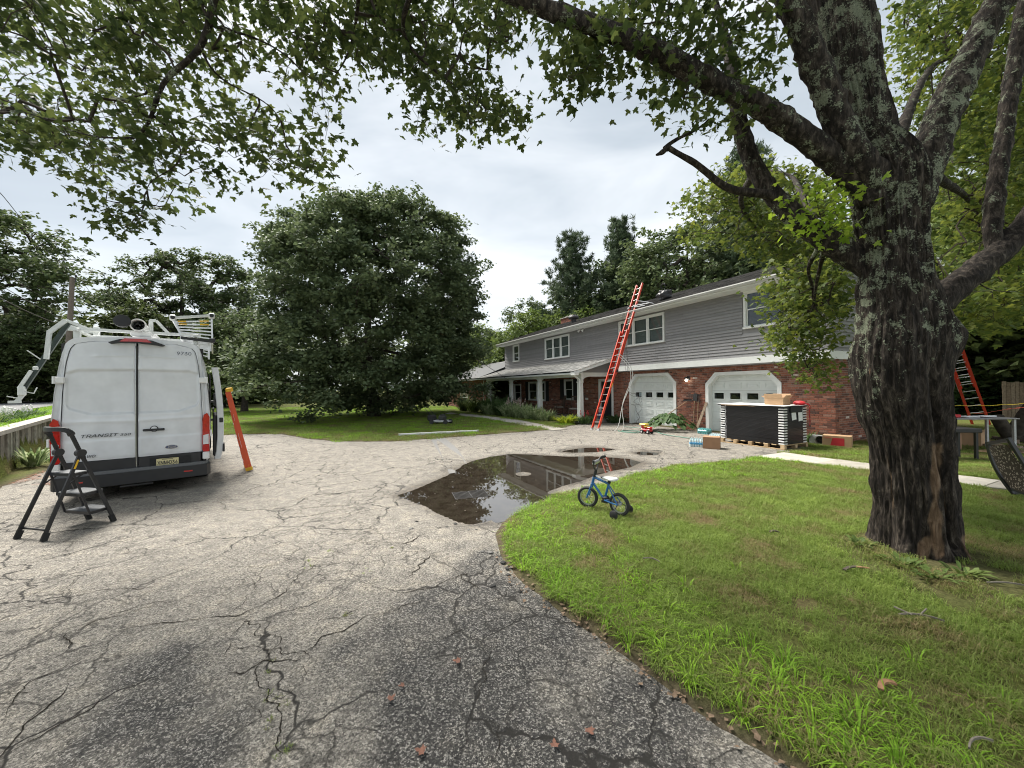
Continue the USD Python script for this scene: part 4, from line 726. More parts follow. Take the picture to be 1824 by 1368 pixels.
def branch_mesh(roots, pts, r1, rmin=0.004, k=5, power=0.48, seed=0, rmax=1.0):
    allp, par, load, nr = attach(roots, pts); r = np.random.default_rng(seed); m = MB(); kid = np.zeros(len(allp), bool)
    for i in range(nr, len(allp)):
        a, b = allp[par[i]], allp[i]; L = np.linalg.norm(b - a); ra, rb_ = min(max(r1 * (load[i]) ** power, rmin), rmax), min(max(r1 * load[i] ** power * .8, rmin), rmax)
        mid = (a + b) / 2 + r.normal(0, .06, 3) * L + [0, 0, .05 * L]; m.tube([a, mid, b], [ra, (ra + rb_) / 2, rb_], k, cap=False)
    return m
def crown_points(lobes, n, r, shell=0.62, jit=0.0):
    lobes = np.asarray(lobes, float); vol = lobes[:, 3] * lobes[:, 4] * lobes[:, 5]; out = []
    while len(out) < n:
        j = r.choice(len(lobes), p=vol / vol.sum()); d = unit(r.normal(0, 1, 3)); q = (shell + (1 - shell) * r.random() ** .6) if r.random() < .82 else r.random() ** .5
        p = lobes[j, :3] + d * lobes[j, 3:] * q
        ins = (((p - lobes[:, :3]) / lobes[:, 3:]) ** 2).sum(1); ins[j] = 9
        if (ins < .45).any() and r.random() < .8: continue
        out.append(p)
    return np.array(out)
def tree(name, label, cat, base, H, lobes, ncl, nleaf, leaf, rad, mat, tr, seed, group=None, local=False, bark='bark_far', lean=(0, 0), shell=.62, flat=.6, gaps=0.0, fork=0.35, shape=(RHOMB, RHOMBF), parent=None, minz=0.15, twig=0.012, boughs=0, br=.6):
    r = np.random.default_rng(seed); t = parent or thing(name, label, cat, base, 0, group)
    lob = np.asarray(lobes, float)
    if boughs:
        Bc = crown_points(lob, boughs, r, max(shell, .7)); per = ncl // boughs; ctr = (lob[:, :3] * lob[:, 3:4]).sum(0) / lob[:, 3].sum(); out = Bc - ctr; out /= np.linalg.norm(out, axis=1, keepdims=True) + 1e-9
        q = r.normal(0, 1, (len(Bc) * per, 3)) * [1, 1, .55]; k_ = np.repeat(np.arange(len(Bc)), per); q = q + out[k_] * np.abs(q).mean(1, keepdims=True) * .5; q[:, 2] -= .35 * (q[:, :2] ** 2).sum(1) ** .5 * .6
        C = Bc[k_] + q * br * r.uniform(.6, 1.25, len(Bc))[k_][:, None]
    else: C = crown_points(lob, ncl, r, shell)
    C = C[C[:, 2] > minz]
    if gaps: C = C[meshkit.fbm(C * .45 + seed * 3.7, 3, seed) > gaps]
    top = np.array([lean[0], lean[1], H * .82]); zz = np.linspace(-.15, 1, 14); w = meshkit.noise(np.c_[zz * 3, zz * 0 + seed, zz * 0])[:, None] - .5
    ax = np.c_[zz * 0, zz * 0, zz * top[2]] + np.c_[lean[0] * zz ** 2, lean[1] * zz ** 2, zz * 0] + np.c_[w, w[::-1], w * 0] * tr * 1.2
    rad_ = tr * (1.0 - .86 * np.clip(zz, 0, 1)) * (1 + .55 * np.exp(-np.clip(zz, 0, 1) * top[2] / .35))
    m = MB(); m.tube(ax, rad_, 12); obj('trunk', m, bark, t, smooth=50)
    zf = fork * H; roots = np.array([p for p in spline(ax, 60) if p[2] > zf])
    order = C if len(C) < 900 else C[r.choice(len(C), 900, replace=False)]
    b = branch_mesh(roots, order, tr * .055, twig, 5, .47, seed, tr * .5); obj('branches', b, bark, t, kind='stuff')
    P, T, N = leaves_about(C, rad, nleaf, r, flat); sz = leaf * r.uniform(.65, 1.25, len(P)); V, F = place(shape[0], shape[1], P, T, N, sz)
    V[:, 2] = np.maximum(V[:, 2], .03)
    obj('crown', (V, F), mat, t, kind='stuff'); return t

# ---- the big round maple on the lawn
RM = np.array([-8.85, 24.4, 0.02])
tree('round_tree', 'big round dark green tree with branches down to the lawn', 'tree', RM, 14.3,
     [(.3, 0, 7.6, 6.1, 6.1, 5.4), (.2, 0, 4.2, 6.5, 6.5, 3.8), (-2.4, -.5, 9.3, 3.6, 3.6, 3.6), (2.6, .5, 9.8, 3.6, 3.6, 3.7), (-.8, -1, 11.4, 3.2, 3.2, 2.5), (1.2, 0, 11.9, 2.7, 2.7, 2.1), (-3.4, -2.2, 2.4, 3.1, 3.0, 2.2), (-1.0, -4.2, 2.2, 3.6, 2.6, 2.1), (4.3, .2, 3.8, 2.8, 3.2, 2.8), (4.9, 0, 7.0, 2.0, 3.0, 3.2), (-4.4, 0, 6.4, 2.1, 3.0, 3.2)],
     4600, 34, .22, .36, 'leaf_round', .34, 4, fork=.1, minz=.35, boughs=400, br=.46)
# ---- trees round about
ST = at(433, 734); tree('small_tree', 'small dark tree on a bare trunk on the far lawn left of the round tree', 'tree', (ST[0], ST[1], 0.02), 8.6, [(0, 0, 5.2, 3.6, 3.6, 3.1), (-1.6, 0, 4.0, 2.6, 2.6, 1.9), (1.8, 0, 4.1, 2.6, 2.6, 1.9), (0, 0, 7.0, 2.2, 2.2, 1.7)], 420, 30, .27, .5, 'leaf_mid', .22, 5, fork=.22, minz=1.7)
tree('spreading_tree', 'tall spreading tree with open dark limbs behind the van roof', 'tree', (-38.8, 45, 0.9), 18.0,
     [(-5.2, 0, 12.4, 3.6, 3.6, 1.6), (-2.4, 0, 14.9, 4.0, 3.6, 1.7), (1.8, 0, 15.6, 4.0, 3.5, 1.7), (5.0, 0, 13.4, 3.6, 3.4, 1.8), (2.0, 0, 11.6, 3.4, 3.2, 1.6), (-1.6, 0, 12.2, 3.4, 3.0, 1.4), (6.2, 0, 10.6, 2.6, 2.6, 1.4), (4.2, -1, 8.4, 3.2, 3.0, 1.7), (-3.5, 0, 10.2, 2.4, 2.4, 1.0), (1, 0, 9.0, 2.6, 2.6, 1.2), (7.0, 0, 8.0, 2.4, 2.4, 1.6)], 900, 26, .34, .5, 'leaf_mid', .5, 6, fork=.3, flat=.45, minz=4, boughs=90, br=.75)
FG = 'trees of the woods behind the house'
FL = 'trees of the woods across the road'
A = tree('woodland_tree', 'tall leafy tree at the left edge, overhanging the utility wires', 'tree', (-42.5, 31, 1.0), 17.5,
     [(0, 0, 11, 4.6, 4.6, 4.6), (-3, 1, 13, 3.6, 3.6, 3.4), (3.4, 0, 8.6, 3.4, 3.4, 3.0), (2.0, 0, 13.6, 2.6, 2.6, 2.4), (-3, 0, 7, 3.6, 3.6, 3), (1, -1, 5, 4.0, 3.6, 3)], 900, 26, .34, .5, 'leaf_mid', .38, 7, fork=.2, minz=1.2, boughs=110, br=.75)
B = tree('woodland_tree', 'dark full tree of the wood, one of many behind the road', 'tree', (-35.5, 37.5, 1.0), 9.0,
     [(0, 0, 5.2, 3.9, 3.9, 3.5), (-2, 0, 3.4, 3.2, 3.2, 2.7), (2.2, 0, 3.8, 3.2, 3.2, 2.8), (.5, 0, 7.4, 2.4, 2.4, 1.7), (0, -1.5, 2.2, 3.6, 3, 2.0)], 800, 26, .33, .5, 'leaf_dark', .3, 8, fork=.12, minz=.3, boughs=100, br=.7)
D = tree('woodland_tree', 'yellowish green tree at the corner of the gable end, its crown high over the house', 'tree', (23.5, 15.5, 0.02), 15.0,
     [(0, 0, 9.8, 4.4, 4.4, 3.8), (-2.6, 0, 11.4, 3.2, 3.2, 2.8), (2.6, 0, 8.2, 3.2, 3.2, 2.4), (-2.5, 0, 7.6, 2.8, 2.8, 2.0), (1.0, 0, 12.6, 2.6, 2.6, 2.0)], 800, 26, .30, .45, 'leaf_pale', .34, 9, fork=.34, minz=4.8, boughs=90, br=.65)
rt = np.random.default_rng(17)
def many(root, name, spots, label, cat, group):
    spots = sorted(spots, key=lambda q: q[0] / q[1])
    for i, (x, y, s) in enumerate(spots): copyof(root, name, (x, y, 0.9 if (np.array([x, y]) - WA) @ WN > 1 else 0.0), rt.uniform(0, 6.28), s, f'{label}, {ORD[i]} from the left', cat, group)
many(B, 'woodland_tree', [(-38, 31, .62), (-43, 36, .74), (-37, 43, .70), (-31.5, 42, .62), (-48, 42, .85), (-52, 36, 1.0), (-44, 50, .88), (-40, 27.5, .66), (-34, 51, .74), (-46, 29.0, .85)], 'dark full tree of the wood beyond the road at left', 'tree', FL)
many(B, 'woodland_tree', [(26, 24, 1.4), (31, 21, 1.55), (29, 28, 1.6), (36, 25, 1.7), (34, 31, 1.6), (42, 29, 1.75), (24, 31, 1.5), (39, 34, 1.75), (46, 33, 1.85), (33, 17, 1.35)], 'dark tree of the shady wood at the right edge', 'tree', 'trees of the shady wood at right')
many(A, 'woodland_tree', [(15.2, 33, 1.0), (13.0, 41, .98), (20.5, 34.5, 1.0), (9.2, 47, .95), (24.5, 31, 1.0), (17.5, 43, 1.1), (4.0, 48, .78)], 'tall leafy tree rising behind the house roof', 'tree', FG)
many(D, 'woodland_tree', [(29, 22.5, 1.0), (27, 12, 1.05)], 'pale green tree in the shady wood right of the big trunk', 'tree', 'pale trees at right')
PL = tree('pale_tree', 'light green bushy tree behind the far end of the roof', 'tree', (1.7, 38.5, 0.0), 9.8, [(0, 0, 5.4, 3.2, 3.2, 3.4), (-1.8, 0, 4, 2.4, 2.4, 2.4), (1.9, 0, 4.6, 2.4, 2.4, 2.6), (.3, 0, 7.8, 1.9, 1.9, 1.6)], 360, 30, .30, .58, 'leaf_pale', .2, 12, fork=.12, minz=.3)
many(PL, 'pale_tree', [(-1.6, 41, .84), (4.8, 40.5, 1.02), (7.4, 37, .98), (-3.6, 44, .95), (10.2, 35.0, .85), (13.2, 33.0, .8)], 'light green bushy tree behind the roof ridge', 'tree', 'light green trees behind the roof')

# ---- white pines
def pine(label, base, H, seed, group=None, bare=.25, spread=.24):
    r = np.random.default_rng(seed); t = thing('pine_tree', label, 'pine', base, 0, group); m = MB(); m.tube(np.c_[np.zeros(9), np.zeros(9), np.linspace(-.2, H, 9)], np.linspace(.3, .03, 9), 8); obj('trunk', m, 'bark_far', t, smooth=50)
    br = MB(); TP = []; z = H * bare
    while z < H - .4:
        f = (z - H * bare) / (H * (1 - bare)); L0 = H * spread * ((1 - f) ** .75) * (.55 + .45 * min(1, f * 4)) + .35
        for a in np.arange(r.integers(4, 7)) * (2 * PI / 5.4) + r.uniform(0, 6):
            L = L0 * r.uniform(.55, 1.15); tl = r.uniform(.05, .35) + .35 * f; n = max(int(L / .42), 2); s = np.linspace(0, 1, n + 1); d = np.array([math.cos(a), math.sin(a)])
            P = np.c_[d[0] * s * L, d[1] * s * L, z + s * L * tl * (.3 + .7 * s) - .10 * L * np.sin(s * PI)]
            br.tube(P, np.linspace(.045, .012, n + 1) * (.5 + .5 * L / 4), 4, cap=False)
            for q in P[max(1, n // 3):]:
                for _ in range(3): TP.append(q + r.normal(0, 1, 3) * [.24, .24, .10])
        z += r.uniform(.42, .75)
    obj('branches', br, 'bark_far', t, kind='stuff'); TP = np.array(TP); k = 30; n = len(TP)
    P = np.repeat(TP, k, 0) + r.normal(0, .09, (n * k, 3)); T = r.normal(0, 1, (n * k, 3)) + [0, 0, .7]; N = r.normal(0, 1, (n * k, 3))
    tm = np.array([[-.11, 0, 0], [.11, 0, 0], [0, 1, 0]]); V, F = place(tm, np.array([[0, 1, 2]]), P, T, N, r.uniform(.24, .44, n * k)); obj('crown', (V, F), 'needle', t, kind='stuff'); return t
PA = pine('tall white pine standing apart above the far part of the roof', (6.6, 41, 0), 18.6, 31)
PB = pine('tall dark pine just left of the top of the red ladder', (10.9, 38, 0), 18.2, 32, spread=.18)
copyof(PB, 'pine_tree', (18.4, 30, 0), 1.0, 1.12, 'tall pine showing above the lower left limb of the big tree', 'pine')
copyof(PA, 'pine_tree', (-46.5, 47, .9), 2.0, .66, 'small feathery pine between the utility pole and the spreading tree', 'pine')
copyof(PA, 'pine_tree', (-32.5, 47, .5), 1.0, .72, 'feathery pine at the right edge of the spreading tree', 'pine')
copyof(PB, 'pine_tree', (-47, 33.5, .9), 3.0, .70, 'dark pine behind the tall leafy tree at the left edge', 'pine')

# ---- wooded skyline far off, and thickets at the edge of the wood
def mass(name, label, cat, C, rad, n, leaf, mat, seed, flat=.7):
    r = np.random.default_rng(seed); P, T, N = leaves_about(C, rad, n, r, flat); V, F = place(RHOMB, RHOMBF, P, T, N, leaf * r.uniform(.6, 1.3, len(P))); V[:, 2] = np.maximum(V[:, 2], .02); obj(name, (V, F), mat, label=label, cat=cat, kind='stuff')
r = np.random.default_rng(41); az = r.uniform(-1.15, 1.1, 1500); R = r.uniform(62, 78, 1500); hh = 8.5 + 4 * meshkit.fbm(np.c_[az * 9, az * 0, az * 0], 3, 2); C = np.c_[np.sin(az) * R, np.cos(az) * R, r.random(1500) ** .7 * hh]
mass('far_wood', 'wood closing the view far behind the lawn', 'wood', C, 1.8, 16, .95, 'leaf_dark', 42)
r = np.random.default_rng(43); n = 520; X = r.uniform(0, 1, n); C = np.c_[21.0 + 13 * X + r.normal(0, .6, n), 21.5 - 3.5 * X + r.normal(0, .8, n), r.random(n) ** 1.2 * (1.9 + 1.0 * meshkit.noise(np.c_[X * 9, X * 0, X * 0]))]
mass('vine_thicket', 'thicket of green vines in front of the wooden fence at right', 'thicket', C, .40, 26, .17, 'leaf_hosta', 44)
r = np.random.default_rng(45); n = 420; s = r.uniform(2, 46, n); P2 = np.array([wl(a, o2 + 1.4 + abs(b)) for a, b in zip(s, r.normal(0, 1.0, n))]); C = np.c_[P2, 1.0 + r.random(n) ** 1.3 * 2.0]
mass('roadside_brush', 'dark brush along the far side of the road', 'brush', C, .5, 24, .24, 'leaf_dark', 46)

# ---- the big old maple in the foreground
MT = thing('old_maple', 'huge old maple with dark lichened trunk and forked limbs in the right foreground', 'tree', (0, 0, 0))
rm = np.random.default_rng(51); YC = 4.05
ROWS = [(1022, 1534, 1746), (1000, 1544, 1737), (970, 1549, 1729), (940, 1552, 1724), (900, 1554, 1718), (850, 1551, 1711), (800, 1546, 1704), (760, 1536, 1701), (720, 1523, 1700), (680, 1514, 1699), (640, 1511, 1699), (600, 1514, 1703), (570, 1516, 1699), (540, 1518, 1688), (500, 1521, 1672), (450, 1523, 1664), (400, 1516, 1662), (350, 1506, 1668), (315, 1500, 1668), (285, 1493, 1650), (250, 1488, 1622), (200, 1478, 1606), (120, 1460, 1600), (60, 1453, 1602), (0, 1449, 1606), (-80, 1442, 1606), (-200, 1440, 1580), (-420, 1450, 1540), (-700, 1440, 1500)]
K = []
for y, a, b in ROWS:                                           # the trunk that touches both edge rays: bisect them, take the radius from the half angle
    p, q = dep(a, y, YC), dep(b, y, YC); ta, tb = math.atan2(p[0], p[1]), math.atan2(q[0], q[1]); tm = (ta + tb) / 2; D = YC / math.cos(tm); K.append([YC * math.tan(tm), YC, (p[2] + q[2]) / 2, D * math.sin((tb - ta) / 2) * np.interp(y, [0, 450, 640, 900], [.88, .93, .97, 1.0])])
K = np.array(K); K[:, 1] += np.interp(K[:, 2], [0, 4, 9], [0, 0, .5])
zs = np.r_[np.linspace(K[0, 2] - .05, 4.4, 230), np.linspace(4.43, K[-1, 2], 50)]; Kz = [np.interp(zs, K[:, 2], K[:, i]) for i in range(4)]
from scipy.ndimage import gaussian_filter1d as gf1
cx, cy, rr = gf1(Kz[0], 3), gf1(Kz[1], 3), gf1(Kz[3], 3); NA = 190; th = np.arange(NA) / NA * 2 * PI
TH, ZZ = np.meshgrid(th, zs); RRR = np.repeat(rr[:, None], NA, 1)
low = np.exp(-np.clip(ZZ, 0, 9) / .42)
flute = low * (.10 * np.cos(5 * TH + .6) + .07 * np.cos(8 * TH + 2)) + .065 * np.cos(4 * TH + .9 * ZZ + .7) * (1 - low) * sstep(ZZ, 3.2, 1.6) + .03 * np.cos(3 * TH + .8 * ZZ)
dx, dy = np.cos(TH), np.sin(TH); Q = np.c_[(dx * 3.6).ravel(), (dy * 3.6).ravel(), (ZZ * .55).ravel()]
ridge = np.abs(meshkit.fbm(Q * 2.6, 3, 3) - .5).reshape(TH.shape) * 2; ridge2 = np.abs(meshkit.fbm(Q * 6.5 * [1, 1, .8], 3, 5) - .5).reshape(TH.shape) * 2; big = meshkit.fbm(np.c_[Q[:, :2] * .5, Q[:, 2] * 1.6], 3, 7).reshape(TH.shape) - .5
front = -PI / 2 + .16; dth = (TH - front + PI) % (2 * PI) - PI
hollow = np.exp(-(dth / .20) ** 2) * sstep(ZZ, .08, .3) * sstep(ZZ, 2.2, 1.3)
dth2 = (TH - (-PI / 2 - .42) + PI) % (2 * PI) - PI; seam = np.exp(-(dth2 / .08) ** 2) * sstep(ZZ, 1.6, 3.0) * .0 + np.exp(-(((TH - (-PI / 2 + .30) + PI) % (2 * PI) - PI) / .07) ** 2) * sstep(ZZ, 2.0, 2.6) * sstep(ZZ, 4.6, 3.9)
knot = np.exp(-(((TH - (-PI / 2 + .95) + PI) % (2 * PI) - PI) / .22) ** 2 - ((ZZ - 2.25) / .17) ** 2) * .07
Rr = RRR * (1 + flute + .10 * big) + .062 * (ridge - .3) + .036 * (ridge2 - .3) - .19 * hollow - .05 * seam + knot
X, Y = cx[:, None] + Rr * dx, cy[:, None] + Rr * dy; V = np.c_[X.ravel(), Y.ravel(), ZZ.ravel()]
j = np.arange(NA); i = np.arange(len(zs) - 1); I, J = np.meshgrid(i, j, indexing='ij'); I, J = I.ravel(), J.ravel(); J2 = (J + 1) % NA; F = np.vstack([np.stack([I * NA + J, I * NA + J2, (I + 1) * NA + J2], 1), np.stack([I * NA + J, (I + 1) * NA + J2, (I + 1) * NA + J], 1)])
pj = proj(V); fr = V[:, 1] < YC - .05
def strip(pts, w):
    L = LineString(pts); d = shapely.distance(shapely.points(pj[:, :2]), L); nz = meshkit.fbm(V * [9, 9, 3], 3, 12) - .5
    return np.where(fr, sstep(d + 34 * nz, w * .85, w * .5), 0)
wood = np.max([strip([(1543, 742), (1562, 775), (1574, 830), (1577, 900), (1571, 950)], 11), strip([(1672, 800), (1666, 850), (1664, 900), (1668, 940), (1674, 985)], 12), strip([(1650, 965), (1640, 1000)], 12), strip([(1722, 965), (1733, 1005)], 10), strip([(1538, 640), (1546, 660)], 9)], 0)
hollow_dark = .5 * (hollow.ravel() > .45)  # shade of the front hollow painted into the bark, with its dark stain
lich = -.06 + .135 * sstep(ZZ.ravel(), .9, 2.6) - .1 * hollow.ravel() + np.where(pj[:, 0] < 1570, .04, 0) + np.where((ZZ.ravel() < .5), -.1, 0)
obj('trunk', (V, F), 'bark', MT, smooth=True, prim={'wood': wood, 'hollow_shade': hollow_dark, 'lichen': lich})
def limb(nodes, seed, name='limb', lich=.05, k=26, n=None, amp=.055):
    N = np.array([list(dep(x, y, Yd)) + [rad * FPX / math.hypot(FPX, x - 912)] for x, y, Yd, rad in nodes]); L = np.linalg.norm(np.diff(N[:, :3], axis=0), axis=1).sum(); S = spline(N, n or int(max(12, L / .05)))
    v, f = tube(S[:, :3], np.maximum(S[:, 3], .004), k); nn = len(S) * k; c = np.repeat(S[:, :3], k, 0); d = v[:nn] - c; rad = np.linalg.norm(d, axis=1, keepdims=True); sc = np.minimum(1, rad / .12)
    nz = np.abs(meshkit.fbm(v[:nn] * [9, 9, 9], 3, seed) - .5)[:, None] * 2 - .35; v[:nn] += d / np.maximum(rad, 1e-6) * (amp * nz * sc + .10 * rad * (meshkit.fbm(v[:nn] * 2.2, 2, seed + 1)[:, None] - .5) * 2)
    obj(name, (v, f), 'bark', MT, smooth=True, prim={'wood': np.zeros(len(v)), 'hollow_shade': np.zeros(len(v)), 'lichen': np.full(len(v), lich)}); return S[:, :3]
SK = []
SK.append(limb([(1560, 360, 4.0, .19), (1500, 296, 4.0, .17), (1440, 248, 3.95, .155), (1370, 200, 3.9, .135), (1290, 158, 3.85, .12), (1200, 108, 3.8, .11), (1110, 66, 3.8, .10), (1020, 34, 3.8, .088), (920, -5, 3.8, .08), (800, -70, 3.8, .075), (620, -130, 3.9, .065), (460, -110, 4.0, .055), (388, -20, 4.1, .047), (352, 90, 4.15, .042), (292, 148, 4.2, .036), (270, 205, 4.25, .029), (236, 246, 4.3, .02)], 61))
SK.append(limb([(236, 246, 4.3, .019), (190, 245, 4.3, .016), (140, 236, 4.35, .012), (60, 205, 4.4, .009), (-30, 200, 4.4, .006)], 62, 'branch', k=8))
SK.append(limb([(270, 205, 4.25, .024), (306, 236, 4.4, .018), (322, 272, 4.5, .013), (290, 310, 4.6, .009), (262, 340, 4.7, .006)], 63, 'branch', k=8))
SK.append(limb([(375, 45, 4.12, .024), (430, 60, 4.3, .017), (480, 80, 4.5, .012), (540, 130, 4.7, .007)], 64, 'branch', k=8))
SK.append(limb([(362, 95, 4.15, .018), (395, 140, 4.3, .013), (440, 165, 4.5, .01), (500, 215, 4.7, .006)], 65, 'branch', k=8))
SK.append(limb([(800, -70, 3.8, .05), (740, -20, 4.4, .035), (720, 60, 4.8, .025), (780, 130, 5.1, .016), (850, 190, 5.2, .008)], 66, 'branch', k=8))
SK.append(limb([(660, -120, 3.9, .04), (640, -20, 4.5, .03), (630, 60, 4.9, .018), (600, 130, 5.0, .008)], 67, 'branch', k=8))
SK.append(limb([(1585, 340, 3.95, .20), (1500, 230, 3.9, .18), (1455, 120, 3.85, .165), (1418, 30, 3.8, .155), (1380, -70, 3.8, .14), (1330, -250, 3.9, .11), (1250, -520, 4.2, .07), (1180, -800, 4.6, .03)], 68, lich=.07))
SK.append(limb([(1620, 370, 4.1, .26), (1655, 270, 4.1, .25), (1700, 160, 4.1, .235), (1745, 70, 4.1, .215), (1790, -20, 4.1, .20), (1860, -160, 4.2, .15), (1960, -420, 4.5, .08), (2040, -700, 5.0, .03)], 69, lich=.10))
SK.append(limb([(1640, 560, 4.1, .24), (1690, 520, 4.1, .22), (1745, 476, 4.15, .205), (1790, 440, 4.2, .20), (1830, 395, 4.25, .19), (1890, 300, 4.4, .17), (1980, 140, 4.6, .12), (2080, -100, 5, .06)], 70, lich=-.03))
SK.append(limb([(1770, 450, 4.2, .10), (1768, 400, 4.25, .135), (1776, 320, 4.3, .135), (1792, 220, 4.35, .13), (1806, 120, 4.4, .125), (1822, 20, 4.45, .12), (1850, -120, 4.6, .09), (1880, -420, 5, .03)], 71, lich=.06))
SK.append(limb([(1560, 490, 4.15, .16), (1510, 452, 4.2, .175), (1460, 420, 4.25, .16), (1415, 385, 4.3, .145), (1375, 345, 4.35, .125), (1345, 300, 4.4, .115), (1328, 255, 4.45, .11), (1316, 205, 4.5, .10), (1308, 150, 4.6, .09), (1290, 60, 4.9, .06), (1260, -60, 5.3, .03)], 72, lich=.05))
limb([(1400, 372, 4.3, .05), (1365, 346, 4.28, .056), (1325, 342, 4.25, .052), (1285, 328, 4.2, .047), (1245, 296, 4.15, .040), (1205, 272, 4.1, .033), (1186, 260, 4.08, .03)], 73, 'dead_branch', lich=-.02, k=12, amp=.03)
limb([(1190, 262, 4.08, .03), (1176, 273, 4.06, .026), (1169, 276, 4.05, .012)], 74, 'dead_branch', lich=.0, k=10, n=10)
limb([(1184, 264, 4.08, .026), (1210, 246, 4.1, .02), (1238, 232, 4.12, .015), (1262, 212, 4.15, .008)], 75, 'dead_branch', lich=-.02, k=10)
SK.append(limb([(1470, 425, 4.25, .05), (1450, 455, 4.4, .035), (1444, 500, 4.9, .028), (1448, 545, 5.2, .024), (1435, 580, 5.4, .02), (1428, 620, 5.6, .014), (1450, 665, 5.8, .008)], 76, 'branch', k=8))
SK.append(limb([(1470, 428, 4.25, .05), (1462, 470, 4.5, .03), (1452, 520, 4.9, .024), (1440, 570, 5.3, .018), (1400, 610, 5.6, .01)], 77, 'branch', k=8))
SK.append(limb([(1345, 300, 4.4, .05), (1330, 330, 5.2, .05), (1320, 360, 6.2, .045), (1340, 400, 7.2, .035), (1370, 430, 8.0, .02)], 78, 'branch', k=8))
SK.append(limb([(1460, 420, 4.25, .06), (1440, 370, 5.0, .055), (1420, 330, 6.0, .05), (1400, 310, 7.2, .035), (1350, 300, 8.2, .02)], 79, 'branch', k=8))
SK.append(limb([(1650, 300, 4.3, .10), (1690, 330, 5.2, .08), (1720, 350, 6.2, .06), (1740, 380, 7.2, .04), (1760, 420, 8.2, .02)], 80, 'branch', k=8))
SK.append(limb([(1600, 250, 4.4, .10), (1630, 170, 5.2, .08), (1660, 120, 6.2, .06), (1700, 100, 7.2, .03)], 81, 'branch', k=8))
limb([(1722, 468, 4.2, .016), (1745, 505, 4.3, .012), (1775, 518, 4.4, .009), (1820, 518, 4.5, .005)], 82, 'branch', k=6)
roots = np.vstack(SK)
REG = [  # outline in the picture's plane, nearest and farthest distance, number of sprigs, leaf size, material, clearing
    ([(-60, -80), (130, -80), (70, 20), (30, 50), (-60, 70)], 3.4, 4.6, 60, .105, 0, .3),
    ([(-60, 70), (60, 75), (120, 60), (150, 55), (190, -40), (560, -80), (590, 120), (583, 250), (575, 325), (545, 335), (505, 300), (465, 318), (420, 345), (418, 395), (385, 375), (330, 372), (250, 390), (200, 408), (175, 400), (190, 365), (150, 335), (115, 320), (95, 295), (40, 280), (-60, 270)], 4.05, 6.2, 610, .100, 0, .52),
    ([(180, 380), (250, 385), (245, 410), (200, 415)], 4.2, 4.8, 12, .085, 0, .0),
    ([(530, -80), (930, -80), (925, 60), (900, 95), (935, 165), (945, 190), (918, 238), (860, 235), (840, 240), (800, 215), (765, 255), (735, 222), (725, 178), (745, 140), (700, 130), (640, 122), (600, 140), (575, 160)], 4.8, 6.8, 500, .105, 0, .48),
    ([(970, 35), (1110, 40), (1100, 110), (1075, 150), (1035, 178), (1005, 130), (985, 85)], 3.7, 4.6, 58, .105, 0, .3),
    ([(1030, -80), (1385, -80), (1400, 80), (1370, 130), (1345, 185), (1300, 220), (1250, 245), (1215, 228), (1175, 160), (1110, 80)], 3.6, 5.2, 225, .095, 0, .46),
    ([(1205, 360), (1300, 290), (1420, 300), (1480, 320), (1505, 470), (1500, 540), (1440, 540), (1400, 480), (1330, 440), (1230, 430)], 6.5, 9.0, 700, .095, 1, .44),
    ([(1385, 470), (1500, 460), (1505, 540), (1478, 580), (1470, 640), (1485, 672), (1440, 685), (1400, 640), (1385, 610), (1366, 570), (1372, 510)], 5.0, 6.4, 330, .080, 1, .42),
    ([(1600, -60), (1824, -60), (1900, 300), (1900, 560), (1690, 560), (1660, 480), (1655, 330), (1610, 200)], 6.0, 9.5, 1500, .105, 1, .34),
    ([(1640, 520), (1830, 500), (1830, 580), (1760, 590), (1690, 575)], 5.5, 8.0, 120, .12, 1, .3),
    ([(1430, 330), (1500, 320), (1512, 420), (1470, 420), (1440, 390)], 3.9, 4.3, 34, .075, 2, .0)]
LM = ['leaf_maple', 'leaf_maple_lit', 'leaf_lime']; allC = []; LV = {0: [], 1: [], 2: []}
for q, (poly, ya, yb, n, ls, mi, clear) in enumerate(REG):
    P = Polygon(poly).buffer(0); r = np.random.default_rng(100 + q); mn, mx = np.array(P.bounds[:2]), np.array(P.bounds[2:]); C = []
    while len(C) < n:
        xy = mn + r.random((n * 3, 2)) * (mx - mn); xy = xy[shapely.contains_xy(P, xy[:, 0], xy[:, 1])]; Yd = r.uniform(ya, yb, len(xy)); W = np.array([dep(a, b, c) for (a, b), c in zip(xy, Yd)])
        W = W[meshkit.fbm(W * 1.5, 3, 60 + q) > clear]; C += list(W)
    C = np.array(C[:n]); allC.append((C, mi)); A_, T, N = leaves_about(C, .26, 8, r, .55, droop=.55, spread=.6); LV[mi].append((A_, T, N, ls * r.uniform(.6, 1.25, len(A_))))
bm_ = branch_mesh(roots, np.vstack([c for c, _ in allC]), .0030, .0028, 4, .42, 5, .03); obj('twigs', bm_, 'twig', MT, kind='stuff')
cand = []
for mi in LV:
    P = np.vstack([x[0] for x in LV[mi]]); T = np.vstack([x[1] for x in LV[mi]]); N = np.vstack([x[2] for x in LV[mi]]); S = np.concatenate([x[3] for x in LV[mi]]); LV[mi] = (P, T, N, S)
    q = proj(P); ok = (q[:, 0] > 10) & (q[:, 0] < 1814) & (q[:, 1] > 10); cand.append(np.c_[np.full(len(P), mi), np.arange(len(P)), np.where(ok, S / np.linalg.norm(P - EYE, axis=1), 0)])
cand = np.vstack(cand); top = cand[np.argsort(-cand[:, 2])[:300]]
